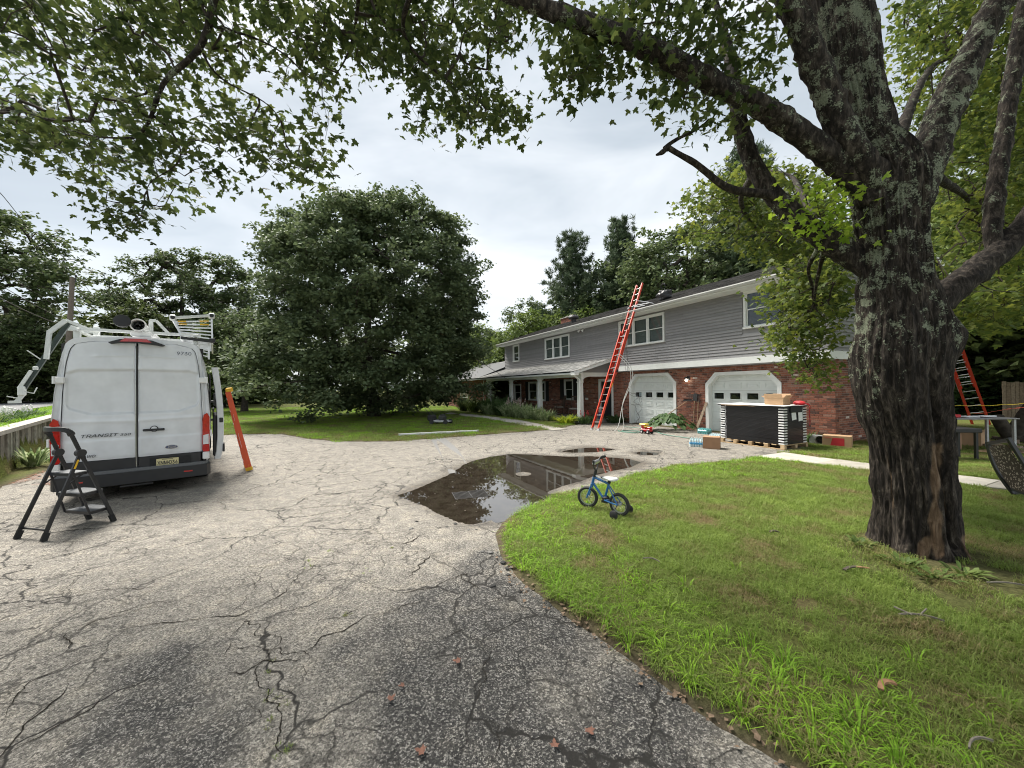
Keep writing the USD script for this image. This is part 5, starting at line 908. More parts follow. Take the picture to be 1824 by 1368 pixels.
for mi in LV:
    P, T, N, S = LV[mi]; sel = top[top[:, 0] == mi, 1].astype(int); rest = np.ones(len(P), bool); rest[sel] = False
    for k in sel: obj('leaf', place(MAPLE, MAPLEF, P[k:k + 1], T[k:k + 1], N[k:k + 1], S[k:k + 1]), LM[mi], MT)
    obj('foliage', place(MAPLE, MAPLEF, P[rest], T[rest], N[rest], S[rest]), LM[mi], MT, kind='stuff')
# the part of the crown above the picture
r = np.random.default_rng(88); C = crown_points([(5.0, 5.5, 11.0, 6.0, 6.0, 4.2), (6.5, 3.0, 9.5, 5.5, 5.0, 3.6), (-2.0, 4.0, 8.0, 4.5, 4.0, 1.6), (8.5, 7.0, 8.5, 4.0, 4.0, 3.0)], 800, r, .5)
q = proj(C); C = C[(q[:, 2] < .2) | (q[:, 1] < -60) | (q[:, 0] < -120) | (q[:, 0] > 1960)]; C = C[C[:, 2] > 4.6]
obj('upper_branches', branch_mesh(roots[roots[:, 2] > 4.5], C, .012, .010, 4, .45, 6, .12), 'bark_far', MT, kind='stuff')
P, T, N = leaves_about(C, .55, 26, r, .6); obj('upper_crown', place(STAR, STARF, P, T, N, .15 * r.uniform(.6, 1.3, len(P))), 'leaf_maple', MT, kind='stuff')
# ------------------------------------------------------------------ the white van (local frame: x to the right, y forwards, z up, origin under its left rear corner)
VA = -0.66; VO = np.array([-7.31, 6.07, 0.0]); VROT = -VA - 0.0
VX = np.array([math.cos(VA), -math.sin(VA), 0]); VY = np.array([math.sin(VA), math.cos(VA), 0]); VROT = math.atan2(VX[1], VX[0])
van = thing('delivery_van', 'white high roofed work van seen from behind with its sliding door open', 'van', VO, VROT)
def half(z):                                                   # half width of the body at height z
    return np.interp(z, [.40, .55, .75, 1.0, 1.4, 1.8, 2.2, 2.45, 2.60, 2.68, 2.725, 2.745], [.93, .975, .99, 1.0, .995, .965, .92, .885, .85, .80, .66, .30])
ZB = np.array([.40, .55, .75, 1.0, 1.2, 1.4, 1.6, 1.8, 2.0, 2.2, 2.35, 2.45, 2.54, 2.60, 2.65, 2.69, 2.72, 2.738, 2.75])
def ring(y, zmax, zmin, wsc, inset=0.0):
    z = zmin + (ZB - .40) / (2.75 - .40) * (zmax - zmin); w = (half(np.interp(ZB, [.4, 2.75], [.4, 2.75]))) * wsc - inset
    L = np.c_[1 - w, np.full(len(z), y), z]; R = np.c_[1 + w[::-1], np.full(len(z), y), z[::-1]]; t = np.linspace(-1, 1, 9)[1:-1]
    top = np.c_[1 + w[-1] * t, np.full(7, y), np.full(7, zmax) + .012 * (1 - t ** 2)]; bot = np.c_[1 - w[0] * t, np.full(7, y), np.full(7, zmin)]
    return np.vstack([L, top, R, bot])
RG_ = [ring(.035, 2.735, .42, .985), ring(.075, 2.745, .40, 1.0), ring(.5, 2.75, .38, 1.0), ring(3.9, 2.76, .38, 1.0), ring(4.15, 2.73, .38, 1.0), ring(4.45, 2.55, .38, .985), ring(4.85, 2.15, .38, .97), ring(5.2, 1.62, .38, .955), ring(5.4, 1.34, .38, .94), ring(5.75, 1.18, .38, .90), ring(5.95, 1.0, .40, .82), ring(6.0, .85, .45, .74)]
for q_ in RG_[:2]: q_[:, 1] += .055 * sstep(q_[:, 2], 2.05, 2.66)
nr_ = len(RG_[0]); V = np.vstack(RG_ + [RG_[0].mean(0), RG_[-1].mean(0)]); F = []
for a in range(len(RG_) - 1):
    for b in range(nr_): c = (b + 1) % nr_; F += [[a * nr_ + b, (a + 1) * nr_ + c, a * nr_ + c], [a * nr_ + b, (a + 1) * nr_ + b, (a + 1) * nr_ + c]]
k0 = len(RG_) * nr_
for b in range(nr_): c = (b + 1) % nr_; F += [[k0 + 1, (len(RG_) - 1) * nr_ + c, (len(RG_) - 1) * nr_ + b]]
obj('body', (V, np.array(F)), 'paint_van', van, smooth=32)
# rear doors: a pressed skin each
def rear_door(sx, x_in, name):
    nz, nx = 150, 70; z = np.linspace(.665, 2.655, nz); xo = half(z) - np.interp(z, [.6, 1.0, 1.4, 2.3, 2.52, 2.60, 2.655], [.105, .115, .12, .085, .09, .12, .30])
    s = np.linspace(0, 1, nx); X = (x_in + (xo[:, None] - x_in) * s[None]); Z = np.repeat(z[:, None], nx, 1)
    lo = 1.43 + np.interp(X, [0, .55, .80, .9], [0, .0, .10, .35]); hi = 2.18 - np.interp(X, [.0, .70, .84, .9], [0, .015, .07, .3])
    dxr = .83 - X; dd = np.minimum(np.minimum(Z - lo, hi - Z), dxr); depth = .034 * sstep(dd, -.022, .03) + .006 * sstep(dd, .03, .4)
    rib = .010 * np.exp(-((Z - (2.42 - .10 * X ** 3)) / .018) ** 2) * sstep(X, .62, .45) * -1 + .012 * np.exp(-((Z - (1.30 + .02 * X)) / .03) ** 2) * -1 - .010 * sstep(Z, 1.02, .98) * sstep(Z, .66, .72)
    edge = .012 * (sstep(s[None], .03, 0) + sstep(s[None], .97, 1.0)) + .012 * sstep(Z, 2.64, 2.655)
    Y = .0 + depth + rib + edge + .055 * sstep(Z, 2.05, 2.66) - .012 * (X / .9) ** 2 * -3
    V = np.c_[(1 + sx * X).ravel(), Y.ravel(), Z.ravel()]; F = grid(nz, nx); F = F if sx < 0 else F[:, ::-1]
    # thickness rim
    return obj(name, (V, F), 'paint_van', van, smooth=True)
dl = rear_door(-1, .012, 'rear_door'); dr_ = rear_door(1, .012, 'rear_door')
m = MB(); m.tube([(1, .004, .46), (1, .004, 2.0), (1, .05, 2.6)], .011, 8); obj('door_seal', m, 'black_plastic', van, smooth=40)
m = MB(); m.tube([(.985, -.002, .46), (.985, -.002, 2.0), (.985, .045, 2.6)], .006, 6); obj('seal_edge', m, 'chrome', van)
m = MB(); m.box((.10, .15, .5), (1.90, .17, 2.6)); obj('rear_opening', m, 'black_plastic', van)
zz_ = np.linspace(.665, 2.655, 60); xo_ = half(zz_) - np.interp(zz_, [.6, 1.0, 1.4, 2.3, 2.52, 2.60, 2.655], [.105, .115, .12, .085, .09, .12, .30]) + .007
door_out = Polygon(np.vstack([np.c_[1 + xo_, zz_], np.c_[1 - xo_[::-1], zz_[::-1]]])); sh = RG_[0]; shell = Polygon(np.c_[sh[:, 0], sh[:, 2]]).buffer(0).buffer(.004).intersection(sbox(-1, .66, 3, 3)); fr_ = shell.difference(door_out.union(sbox(.3, .4, 1.7, 2.0)).buffer(.002))
m = MB(); m.ext(fr_, .05, mat4((1, 0, 0), (0, 0, 1), (0, 1, 0), (0, .022, 0))); v, f = m.mesh(); v[:, 1] += .055 * sstep(v[:, 2], 2.05, 2.66) + .03 * sstep(np.abs(v[:, 0] - 1) / half(v[:, 2]), .95, 1.0) * (v[:, 2] < 2.5); obj('rear_frame', (v, f[:, ::-1] if False else f), 'paint_van', van)
for sx in (-1, 1):                                            # lower black cladding, corner posts, hinges
    m = MB(); a, b = sorted((1 + sx * .014, 1 + sx * .86)); m.cbox((a, -.012, .44), (b, .05, .662), .012); obj('door_cladding', m, 'black_plastic', van)
    for zz in (2.0, 1.0):
        c = 1 + sx * (half(zz) - .045); m = MB(); m.cbox((c - .062, -.008, zz - .055), (c + .062, .07, zz + .055), .016); m.tube([(c + sx * .055, -.004, zz - .06), (c + sx * .055, -.004, zz + .06)], .017, 10); obj('hinge', m, 'white_plastic', van)
    o = [(.985, .66), (.99, 1.0), (.992, 1.30), (.955, 1.385), (.905, 1.35), (.885, 1.25), (.880, .70), (.90, .66)]
    m = MB(); P = Polygon([(1 + sx * a, b) for a, b in o]); m.ext(P, .05, mat4((1, 0, 0), (0, 0, 1), (0, 1, 0), (0, -.022, 0))); tl = obj('tail_light', m, 'lamp_red', van, smooth=30)
    q = Polygon([(1 + sx * a, b) for a, b in [(.975, .80), (.976, .99), (.895, .97), (.892, .80)]]); m = MB(); m.ext(q, .012, mat4((1, 0, 0), (0, 0, 1), (0, 1, 0), (0, -.032, 0))); obj('clear_lens', m, 'lamp_clear', tl)
    for zz in (1.02, 1.17): m = MB(); q = Polygon([(1 + sx * a, b) for a, b in [(.970, zz), (.972, zz + .12), (.902, zz + .11), (.900, zz)]]); m.ext(q, .010, mat4((1, 0, 0), (0, 0, 1), (0, 1, 0), (0, -.030, 0))); obj('red_lens', m, 'lamp_red', tl)
    m = MB(); a, b = sorted((1 + sx * .885, 1 + sx * .985)); m.cbox((a, -.05, .52), (b, .06, .655), .015); obj('corner_cap', m, 'white_plastic', van)
# bumper
prof = [(-.93, .02), (-.99, .16)]; m = MB(); bp = Polygon([(.02, .25), (.0, .05), (.05, -.06), (.25, -.10), (1.75, -.10), (1.95, -.06), (2.0, .05), (1.98, .25)]); m.ext(bp, .20, mat4((1, 0, 0), (0, 1, 0), (0, 0, 1), (0, 0, .235))); obj('bumper', m, 'black_plastic', van, smooth=30)
m = MB(); bp = Polygon([(.04, .2), (.03, .06), (.08, -.04), (.27, -.075), (1.73, -.075), (1.92, -.04), (1.97, .06), (1.96, .2)]); m.ext(bp, .05, mat4((1, 0, 0), (0, 1, 0), (0, 0, 1), (0, 0, .4355))); obj('bumper_step', m, 'tread_grey', van)
m = MB(); m.cbox((1.62, -.105, .33), (1.74, -.096, .355), .003); obj('reflector', m, 'lamp_red', van)
m = MB(); m.cbox((.26, -.105, .33), (.38, -.096, .355), .003); obj('reflector', m, 'lamp_red', van)
m = MB(); m.tube([(.4, .1, .26), (1.6, .1, .26)], .03, 8); m.tube([(.8, .1, .26), (.8, -.06, .2), (1.2, -.06, .2), (1.2, .1, .26)], .02, 8); m.cbox((.3, .2, .2), (1.7, 3.4, .37), .02); obj('underbody', m, 'steel_dark', van)
for sx, y in ((-1, 1.15), (1, 1.15), (-1, 4.95), (1, 4.95)):
    c = np.array([1 + sx * .85, y, .345]); T = mat4((0, 1, 0), (0, 0, 1), (sx, 0, 0), c)
    m = MB(); m.lathe([(.20, -.11), (.30, -.11), (.335, -.085), (.345, -.04), (.345, .04), (.335, .085), (.30, .11), (.20, .11)], T, 40); w = obj('wheel', m, 'rubber', van, smooth=40)
    m = MB(); m.lathe([(0, .05), (.06, .06), (.12, .03), (.18, .09), (.205, .10), (.205, -.08), (0, -.08)], T, 30); obj('rim', m, 'silver', w, smooth=30)
# brake light under a black hood at the roof edge, number plate, handle, emblem, lettering
m = MB(); o = Polygon([(.66, 2.635), (.80, 2.695), (1.0, 2.705), (1.20, 2.695), (1.37, 2.625), (1.34, 2.60), (1.2, 2.625), (1.0, 2.64), (.8, 2.635), (.69, 2.61)]); m.ext(o, .10, mat4((1, 0, 0), (0, 0, 1), (0, 1, 0), (0, -.075, 0))); bl = obj('brake_light_housing', m, 'black_plastic', van)
m = MB(); o = Polygon([(.80, 2.655), (.86, 2.712), (1.14, 2.712), (1.20, 2.655), (1.0, 2.662)]); m.ext(o, .09, mat4((1, 0, 0), (0, 0, 1), (0, 1, 0), (0, -.082, 0))); obj('brake_light', m, 'lamp_red', bl)
FACE = lambda x, z, y: mat4((1, 0, 0), (0, 0, 1), (0, -1, 0), (x, y, z))
m = MB(); m.cbox((1.16, -.02, .44), (1.72, -.011, .625), .006); obj('plate_recess', m, 'rubber', van)
m = MB(); m.cbox((1.245, -.030, .452), (1.545, -.022, .602), .004); pl = obj('number_plate', m, 'plate_yellow', van)
m = MB(); m.tm(meshkit.text_mesh('XNM D36', .062, .002, True), FACE(0, 0, 0)); v, f = m.mesh(); sc = .27 / np.ptp(v[:, 0]); v[:, 0] = (v[:, 0] - v[:, 0].min()) * sc + 1.26; v[:, 1] -= .0305; v[:, 2] += .497; obj('plate_letters', (v, f), 'text_black', pl)
m = MB(); m.cbox((1.398, -.0325, .515), (1.412, -.0302, .540), .002); m.cbox((1.32, -.0325, .585), (1.47, -.0302, .594), .001); m.cbox((1.30, -.0325, .461), (1.49, -.0302, .474), .001); obj('plate_marks', m, 'text_black', pl)
for q in (1.275, 1.515): m = MB(); m.tube([(q, -.034, .466), (q, -.0302, .466)], .006, 8); obj('plate_screw', m, 'steel_dark', pl)
m = MB(); m.cbox((1.075, -.045, 1.105), (1.36, -.02, 1.145), .012); m.tube([(1.22, -.01, 1.14), (1.22, -.022, 1.14)], .055, 16); obj('door_handle', m, 'black_plastic', van)
m = MB(); m.tube([(1.22, -.022, 1.14), (1.22, -.030, 1.14)], .042, 16); obj('handle_cup', m, 'paint_van', van)
th_ = np.linspace(0, 2 * PI, 33)[:-1]
m = MB(); m.ext(Polygon(np.c_[.088 * np.cos(th_), .035 * np.sin(th_)]), .010, FACE(1.45, .80, -.026)); em = obj('oval_emblem', m, 'chrome', van)
m = MB(); m.ext(Polygon(np.c_[.079 * np.cos(th_), .028 * np.sin(th_)]), .0125, FACE(1.45, .80, -.026)); obj('emblem_field', m, 'oval_blue', em)
def letters(txt, x, z, h, w, y, mat, name, parent=van, shear=0.0, bold=True):
    v, f = np.array((q := meshkit.text_mesh(txt, h, .004, bold)).vertices), q.faces; v[:, 0] = (v[:, 0] - v[:, 0].min()) * (w / np.ptp(v[:, 0])) + shear * v[:, 1]; V = np.c_[x + v[:, 0], y - v[:, 2], z + v[:, 1]]; return obj(name, (V, f[:, ::1]), mat, parent)
letters('Ford', 1.40, .785, .030, .10, -.0385, 'chrome', 'emblem_script', em, .2)
letters('TRANSIT', .33, 1.055, .048, .43, -.018, 'grey_text', 'model_lettering', van, .35)
letters('350', .79, 1.055, .036, .13, -.018, 'grey_text', 'model_lettering', van, .35)
letters('AWD', .36, .725, .040, .14, -.016, 'grey_text', 'drive_lettering', van, .3)
letters('9730', 1.53, 2.46, .060, .20, .012, 'text_navy', 'fleet_number', van, 0, False)
# open sliding door hanging off the right side
sd = MB(); zz = np.array([.45, .6, .9, 1.2, 1.5, 1.8, 2.0, 2.15, 2.26]); wo = half(zz) - half(1.0)
for yy0, yy1, th0 in ((.35, 1.65, .105),):
    V = []; 
    for y in (yy0, yy0 + .02, yy1 - .02, yy1):
        e = .012 if y in (yy0, yy1) else 0
        V += [np.c_[2.215 + wo - th0 + e, np.full(9, y), zz], np.c_[2.215 + wo - e, np.full(9, y), zz]]
    V = np.vstack(V); F = []
    for s in range(3):
        for i in range(8):
            a = s * 18 + i; b = (s + 1) * 18 + i; F += [[a, b, b + 1], [a, b + 1, a + 1], [a + 9, b + 10, b + 9], [a + 9, a + 10, b + 10]]
        for e in (0, 8): a = s * 18 + e; b = (s + 1) * 18 + e; F += [[a, a + 9, b + 9], [a, b + 9, b]]
    for s in (0, 54):
        for i in range(8): a = s + i; F += [[a, a + 1, a + 10], [a, a + 10, a + 9]]
    sd.add(V, F)
sdo = obj('sliding_door', sd, 'paint_van', van, smooth=30)
m = MB(); m.ext(Polygon([(.42, 1.42), (1.58, 1.42), (1.56, 2.02), (1.48, 2.12), (.50, 2.12), (.44, 2.02)]), .012, mat4((0, 1, 0), (0, 0, 1), (1, 0, 0), (2.105, 0, 0))); v, f = m.mesh(); v[:, 0] += (half(v[:, 2]) - half(1.0)); obj('door_window', (v, f), 'black_plastic', sdo)
m = MB(); m.cbox((2.035, .40, .50), (2.112, 1.6, 1.32), .02); m.cbox((2.03, .42, 1.38), (2.06, 1.58, 1.44), .01); obj('inner_trim', m, 'black_plastic', sdo)
m = MB(); m.cbox((2.14, .325, 1.17), (2.20, .40, 1.26), .01); m.cbox((2.0, .45, 1.20), (2.16, .55, 1.24), .008); m.cbox((2.195, .33, .58), (2.225, .55, .74), .012); obj('door_catch', m, 'black_plastic', sdo)
m = MB(); m.cbox((1.975, 1.7, .5), (1.999, 3.0, 2.15), .01); obj('door_opening', m, 'rubber', van)
for sx in (-1, 1):
    m = MB(); c = 1 + sx * 1.16; m.cbox((c - .11, 4.6, 1.35), (c + .11, 4.72, 1.75), .04); m.tube([(1 + sx * .97, 4.7, 1.5), (c, 4.68, 1.45)], .03, 8); obj('wing_mirror', m, 'black_plastic', van)
# roof rack: rails, cross bars, drop-down ladder arm on the left, tube for pipes, aluminium ladders on the right
rack = obj('roof_rack', (lambda m: (m.bar((.22, .25, 2.86), (.22, 3.9, 2.86), .05, .04), m.bar((1.78, .25, 2.86), (1.78, 3.9, 2.86), .05, .04), [m.bar((.14, y, 2.885), (1.86, y, 2.885), .06, .05) for y in (.45, 1.6, 2.8, 3.7)], [m.cbox((x - .04, y - .05, 2.70), (x + .04, y + .05, 2.90), .01) for x in (.22, 1.78) for y in (.45, 1.6, 2.8, 3.7)], m)[-1])(MB()), 'metal_white', van)
def vpt(px, py, y): # a point of the van's cross plane y forwards of its tail
    p0 = VO + VY * y; d = ray(px, py); t = ((p0 - EYE) @ VY) / (d @ VY); q = EYE + d * t - VO; return np.array([q @ VX, y, q[2]])
ya = .55
A0, A1, A2, A3, A4 = [vpt(*p, ya) for p in ((176, 594), (119, 571), (90, 592), (84, 640), (28, 716))]
m = MB(); m.bar(A0, A1, .05, .05); m.bar(A1 + [-.0, -.045, 0], A2 + [0, -.045, 0], .055, .08, (0, 1, 0)); m.bar(A2 + [0, -.044, .02], A3 + [0, -.044, 0], .05, .075, (0, 1, 0)); arm = obj('ladder_rack_arm', m, 'metal_white', rack)
B0, B1, B2 = [vpt(*p, ya + .06) for p in ((122, 575), (60, 668), (42, 692))]
m = MB(); m.bar(B0, B2, .065, .06, (0, 1, 0)); obj('arm_rail', m, 'arm_green', rack)
m = MB(); d = unit(B2 - B0); m.bar(B2 - d * .32 + [-.035, -.05, 0], B2 + [-.035, -.05, 0], .045, .03, (0, 1, 0)); obj('rail_shoe', m, 'metal_white', rack); m = MB(); m.cbox(B2 - [.05, .08, .12], B2 + [.03, .02, .04], .015); m.bar(B2 + [0, -.03, -.1], A4 + [0, .03, 0], .05, .05, (0, 1, 0)); m.bar(A4 + [-.08, 0, 0], A4 + [.06, 0, 0], .02, .04); obj('arm_foot', m, 'metal_white', rack)
for P_ in ([vpt(48, 624, ya), vpt(72, 640, ya)], [vpt(12, 706, ya), vpt(30, 709, ya)], [vpt(42, 697, ya), vpt(60, 701, ya), vpt(66, 690, ya)]): m = MB(); m.tube(P_, .009, 6); obj('arm_rod', m, 'metal_white', rack)
m = MB(); m.cbox(vpt(64, 656, ya) - [.03, .03, .03], vpt(64, 656, ya) + [.03, .0, .03], .008); obj('arm_plate', m, 'metal_white', rack)
m = MB(); m.bar(vpt(116, 585, .9), vpt(172, 592, .9), .04, .06); m.bar(vpt(118, 578, .9), vpt(160, 590, .9), .03, .03); m.cbox(vpt(172, 588, .9) - [.04, .05, .1], vpt(172, 588, .9) + [.04, .05, .06], .01); obj('rack_bracket', m, 'metal_white', rack)
tc = vpt(246, 579, .30); ax_ = unit(np.array([-.02, 1, 0])); T = mat4((1, 0, 0), (0, 0, 1), (0, -1, 0), tc)
m = MB(); m.lathe([(.085, -3.0), (.095, -3.0), (.095, -.02), (.112, -.02), (.112, .03), (.092, .03), (.088, -.6), (0, -.6)], T, 28); tb = obj('pipe_tube', m, 'white_plastic', van, smooth=40)
for k in range(9):
    a = k * 2.4; rr_ = .022 + .02 * (k > 3) + .01 * (k % 3); c = tc + [rr_ * math.cos(a), .05, rr_ * math.sin(a)]; m = MB(); m.tube([c, c + [0, 1.0, 0]], .013, 8); obj('pipe_end', m, 'steel_dark', tb)
lc = vpt(218, 573, .26); m = MB(); m.lathe([(0, 0), (.105, 0), (.112, .01), (.112, .05), (.10, .055), (0, .055)], mat4((1, 0, 0), (0, .25, .97), (0, -.97, .25), lc), 28); obj('tube_lid', m, 'black_plastic', tb, smooth=35)
m = MB(); m.tube(spline([tc + [.05, 0, -.1], tc + [.12, -.02, -.14], tc + [.16, 0, -.04], tc + [.13, 0, .02]], 10), .006, 6); m.cbox(tc + [-.12, .1, -.19], tc + [.18, .3, -.10], .02); obj('tube_cradle', m, 'white_plastic', van)
m = MB(); p = [vpt(*q, .7) for q in ((269, 571), (269, 596), (278, 571), (303, 597))]; m.bar(p[0], p[1], .06, .06); m.bar(p[0] + [-.02, 0, 0], p[2] + [.0, 0, 0], .05, .05); m.bar(p[2], p[3], .05, .05); obj('rack_brace', m, 'metal_white', rack)
# aluminium ladders lying on the right rail
q0, q1, q2, q3 = [vpt(*q, .35) for q in ((308, 566), (377, 563), (322, 597), (378, 605))]
m = MB()
for a, b in ((q0, q2), (q1, q3)): m.bar(a, b, .03, .07, (0, 1, 0))
for i in range(6):
    t = .22 + i * .15; a, b = q0 + (q2 - q0) * t, q1 + (q3 - q1) * t; m.bar(a, b, .03, .022)
for a, b in ((q0, q2), (q1, q3)):
    m.bar(a + [0, .05, -.02], a + [0, 2.9, -.02], .028, .08, (0, 0, 1)); m.bar(b + [0, .05, -.02], b + [0, 2.9, -.02], .028, .08, (0, 0, 1))
for k in range(9): m.bar(q2 + [.02, .3 + k * .3, .0], q3 + [-.02, .3 + k * .3, .0], .03, .03)
lad = obj('aluminium_ladder', m, 'aluminium', van)
m = MB(); m.bar(q0 + [.02, -.02, 0], q1 + [-.02, -.02, .005], .045, .045); [m.cbox(q - [.05, .06, .055], q + [.05, .05, .055], .02) for q in (q0, q1)]; obj('ladder_end_frame', m, 'metal_white', lad)
for q in (q0, q1): m = MB(); m.tube([q + [0, -.075, .0], q + [0, -.055, .0]], .035, 14); obj('rubber_end', m, 'black_plastic', lad)
for t0, x0, x1 in ((.22, .08, .30), (.22, .66, .92), (.37, .08, .30), (.37, .66, .92)):
    a, b = q0 + (q2 - q0) * t0, q1 + (q3 - q1) * t0; m = MB(); m.bar(a + (b - a) * x0 + [0, -.018, 0], a + (b - a) * x1 + [0, -.018, 0], .012, .024); obj('yellow_band', m, 'yellow_plastic', lad)
m = MB(); m.bar(q2 + [0, -.02, -.05], q3 + [.0, -.02, -.04], .04, .05); m.cbox(q3 + [-.05, -.06, -.06], q3 + [.05, .05, .02], .012); obj('ladder_clamp', m, 'black_plastic', lad)
m = MB()
for k in range(4): m.bar(vpt(356, 613 + k * 6, .6), vpt(371, 615 + k * 7, .6), .02, .02)
m.bar(vpt(372, 606, .6), vpt(372, 640, .6), .03, .03); obj('side_ladder_rungs', m, 'aluminium', lad)
# ------------------------------------------------------------------ things standing about
# folding step ladder
P4 = [at(34, 962), at(72, 966), at(211, 933), at(152, 923)]    # feet: back left, back right (towards the camera), front right, front left
sl_ = thing('step_ladder', 'black folding step ladder with hand rail standing behind the van', 'step ladder', (0, 0, 0))
bl_, br_, fr_, fl_ = [np.array([p[0], p[1], drive_z(p[None, :2])[0]]) for p in P4]
side = unit(br_ - bl_); fwd = unit((fl_ + fr_) / 2 - (bl_ + br_) / 2); up3 = np.array([0, 0, 1.])
w = .46; cB, cF = (bl_ + br_) / 2, (fl_ + fr_) / 2; bl_, br_ = cB - side * w / 2, cB + side * w / 2; fl_, fr_ = cF - side * w / 2, cF + side * w / 2
hA = 1.0; apex = cB + (cF - cB) * .52 + up3 * hA
aL, aR = apex - side * .20, apex + side * .20
topL, topR = aL + (aL - fl_) * .24, aR + (aR - fr_) * .24
def leg(p, q, name='leg'): m = MB(); m.bar(p + up3 * .03, q, .036, .026, side); o = obj(name, m, 'black_metal', sl_); f = MB(); d = unit(q - p); f.bar(p, p + d * .10, .05, .042, side); obj('rubber_foot', f, 'rubber', o); return o
leg(bl_, aL); leg(br_, aR); leg(fl_, topL, 'front_leg'); leg(fr_, topR, 'front_leg')
for a in (aL, aR): m = MB(); m.tube([a - side * .03, a + side * .03], .05, 14); obj('hinge_knuckle', m, 'black_plastic', sl_)
m = MB(); back = unit(cB - cF); hp = [topR, topR + up3 * .07 + back * .06, topR + up3 * .10 + back * .15, topR + up3 * .10 + back * .3 - side * .08]; hq = [topL + (p - topR) * [1, 1, 1] for p in hp[:3]]
pts = spline([topR, topR + up3 * .055 + back * .03, (topR + topL) / 2 + up3 * .085 + back * .10, topL + up3 * .055 + back * .03, topL], 20); m = MB()
for i in range(19): m.bar(pts[i], pts[i + 1] + (pts[i + 1] - pts[i]) * .15, .045, .055, up3)
obj('hand_rail', m, 'black_metal', sl_)
def tread(c, dpt, wid, name):
    m = MB(); b = .006; P = Polygon([(-wid / 2, -dpt / 2), (wid / 2, -dpt / 2), (wid / 2 - .02, dpt / 2 - .03), (wid / 2 - .05, dpt / 2), (-wid / 2 + .05, dpt / 2), (-wid / 2 + .02, dpt / 2 - .03)]); m.ext(P, .035, mat4(side, fwd, up3, c - up3 * .035)); o = obj(name, m, 'black_metal', sl_)
    m = MB(); m.ext(P.buffer(-.012), .006, mat4(side, fwd, up3, c)); obj('grip_mat', m, 'tread_grey', o)
def on_leg(f0, f1, z): t = (z - f0[2]) / (f1[2] - f0[2]); return f0 + (f1 - f0) * t
zt = .76
cA = (on_leg(bl_, aL, zt) + on_leg(br_, aR, zt)) / 2; cC = (on_leg(fl_, topL, zt) + on_leg(fr_, topR, zt)) / 2
tread(cA * .45 + cC * .55 + up3 * .0, np.linalg.norm((cC - cA)[:2]) * 1.05, .42, 'platform')
for z in (.48, .22): c = (on_leg(fl_, topL, z) + on_leg(fr_, topR, z)) / 2; tread(c - fwd * .06, .27, .44, 'tread')
m = MB(); a, b = on_leg(bl_, aL, .13), on_leg(br_, aR, .13); m.tube([a, b], .012, 8); obj('cross_bar', m, 'black_metal', sl_)
for s in (-1, 1):
    m = MB(); a = (on_leg(fl_, topL, .78) if s < 0 else on_leg(fr_, topR, .78)) - fwd * .16; b = (on_leg(fl_, topL, .2) if s < 0 else on_leg(fr_, topR, .2)) - fwd * .20; m.bar(a, b, .022, .012, side); m.bar(on_leg(bl_, aL, .62) if s < 0 else on_leg(br_, aR, .62), cA * .4 + cC * .6 + side * s * .2 - up3 * .03, .016, .012, side); obj('brace', m, 'black_metal', sl_)
m = MB(); a = on_leg(br_, aR, .93); b = on_leg(br_, aR, .82); m.bar(a + side * .015, b + side * .015, .02, .004, side); obj('warning_sticker', m, 'yellow_plastic', sl_)

# orange glass fibre step ladder folded against the open door
f1, f2 = at(441, 838)[:2], at(446, 834)[:2]; base = np.array([-6.02, 8.72, 0.008]); tp = VO + VX * 2.27 + VY * 1.35 + np.array([0, 0, 1.86])
ol = thing('orange_step_ladder', 'folded orange step ladder with yellow cap leaning against the open van door', 'step ladder', (0, 0, 0))
ax3 = unit(tp - base); wdt = unit(np.cross(ax3, unit(np.cross(VY, (0, 0, 1.))))); wdt = unit(VY - ax3 * (VY @ ax3)); thk = unit(np.cross(wdt, ax3))
for k, off in enumerate((0, .062)):
    for s in (-1, 1):
        p = base + wdt * s * (.24 - .0 * k) + thk * off; q = tp - ax3 * .10 + wdt * s * .15 + thk * off * .6; m = MB(); m.bar(p + ax3 * .06, q, .050 if k else .066, .032, wdt); r_ = obj('side_rail', m, 'orange_glassfibre', ol); m = MB(); m.bar(p, p + ax3 * .075, .072, .045, wdt); obj('yellow_foot', m, 'yellow_plastic', r_)
        if k == 0 and s == -1:
            for t0, t1, mt in ((.30, .48, 'paper'), (.64, .72, 'paper')): m = MB(); m.bar(p + (q - p) * t0 - wdt * .019, p + (q - p) * t1 - wdt * .019, .003, .05, wdt); obj('label_sticker', m, mt, r_)
for i in range(6):
    t = .12 + i * .15; m = MB(); m.bar(base + (tp - base) * t - wdt * (.235 - .09 * t), base + (tp - base) * t + wdt * (.235 - .09 * t), .075, .025, ax3); obj('rung', m, 'aluminium', ol)
m = MB(); m.cbox((-.18, -.02, -.05), (.18, .11, .05), .02); m.xf(np.array([wdt, thk, ax3]).T, tp - ax3 * .06); obj('top_cap', m, 'yellow_plastic', ol)

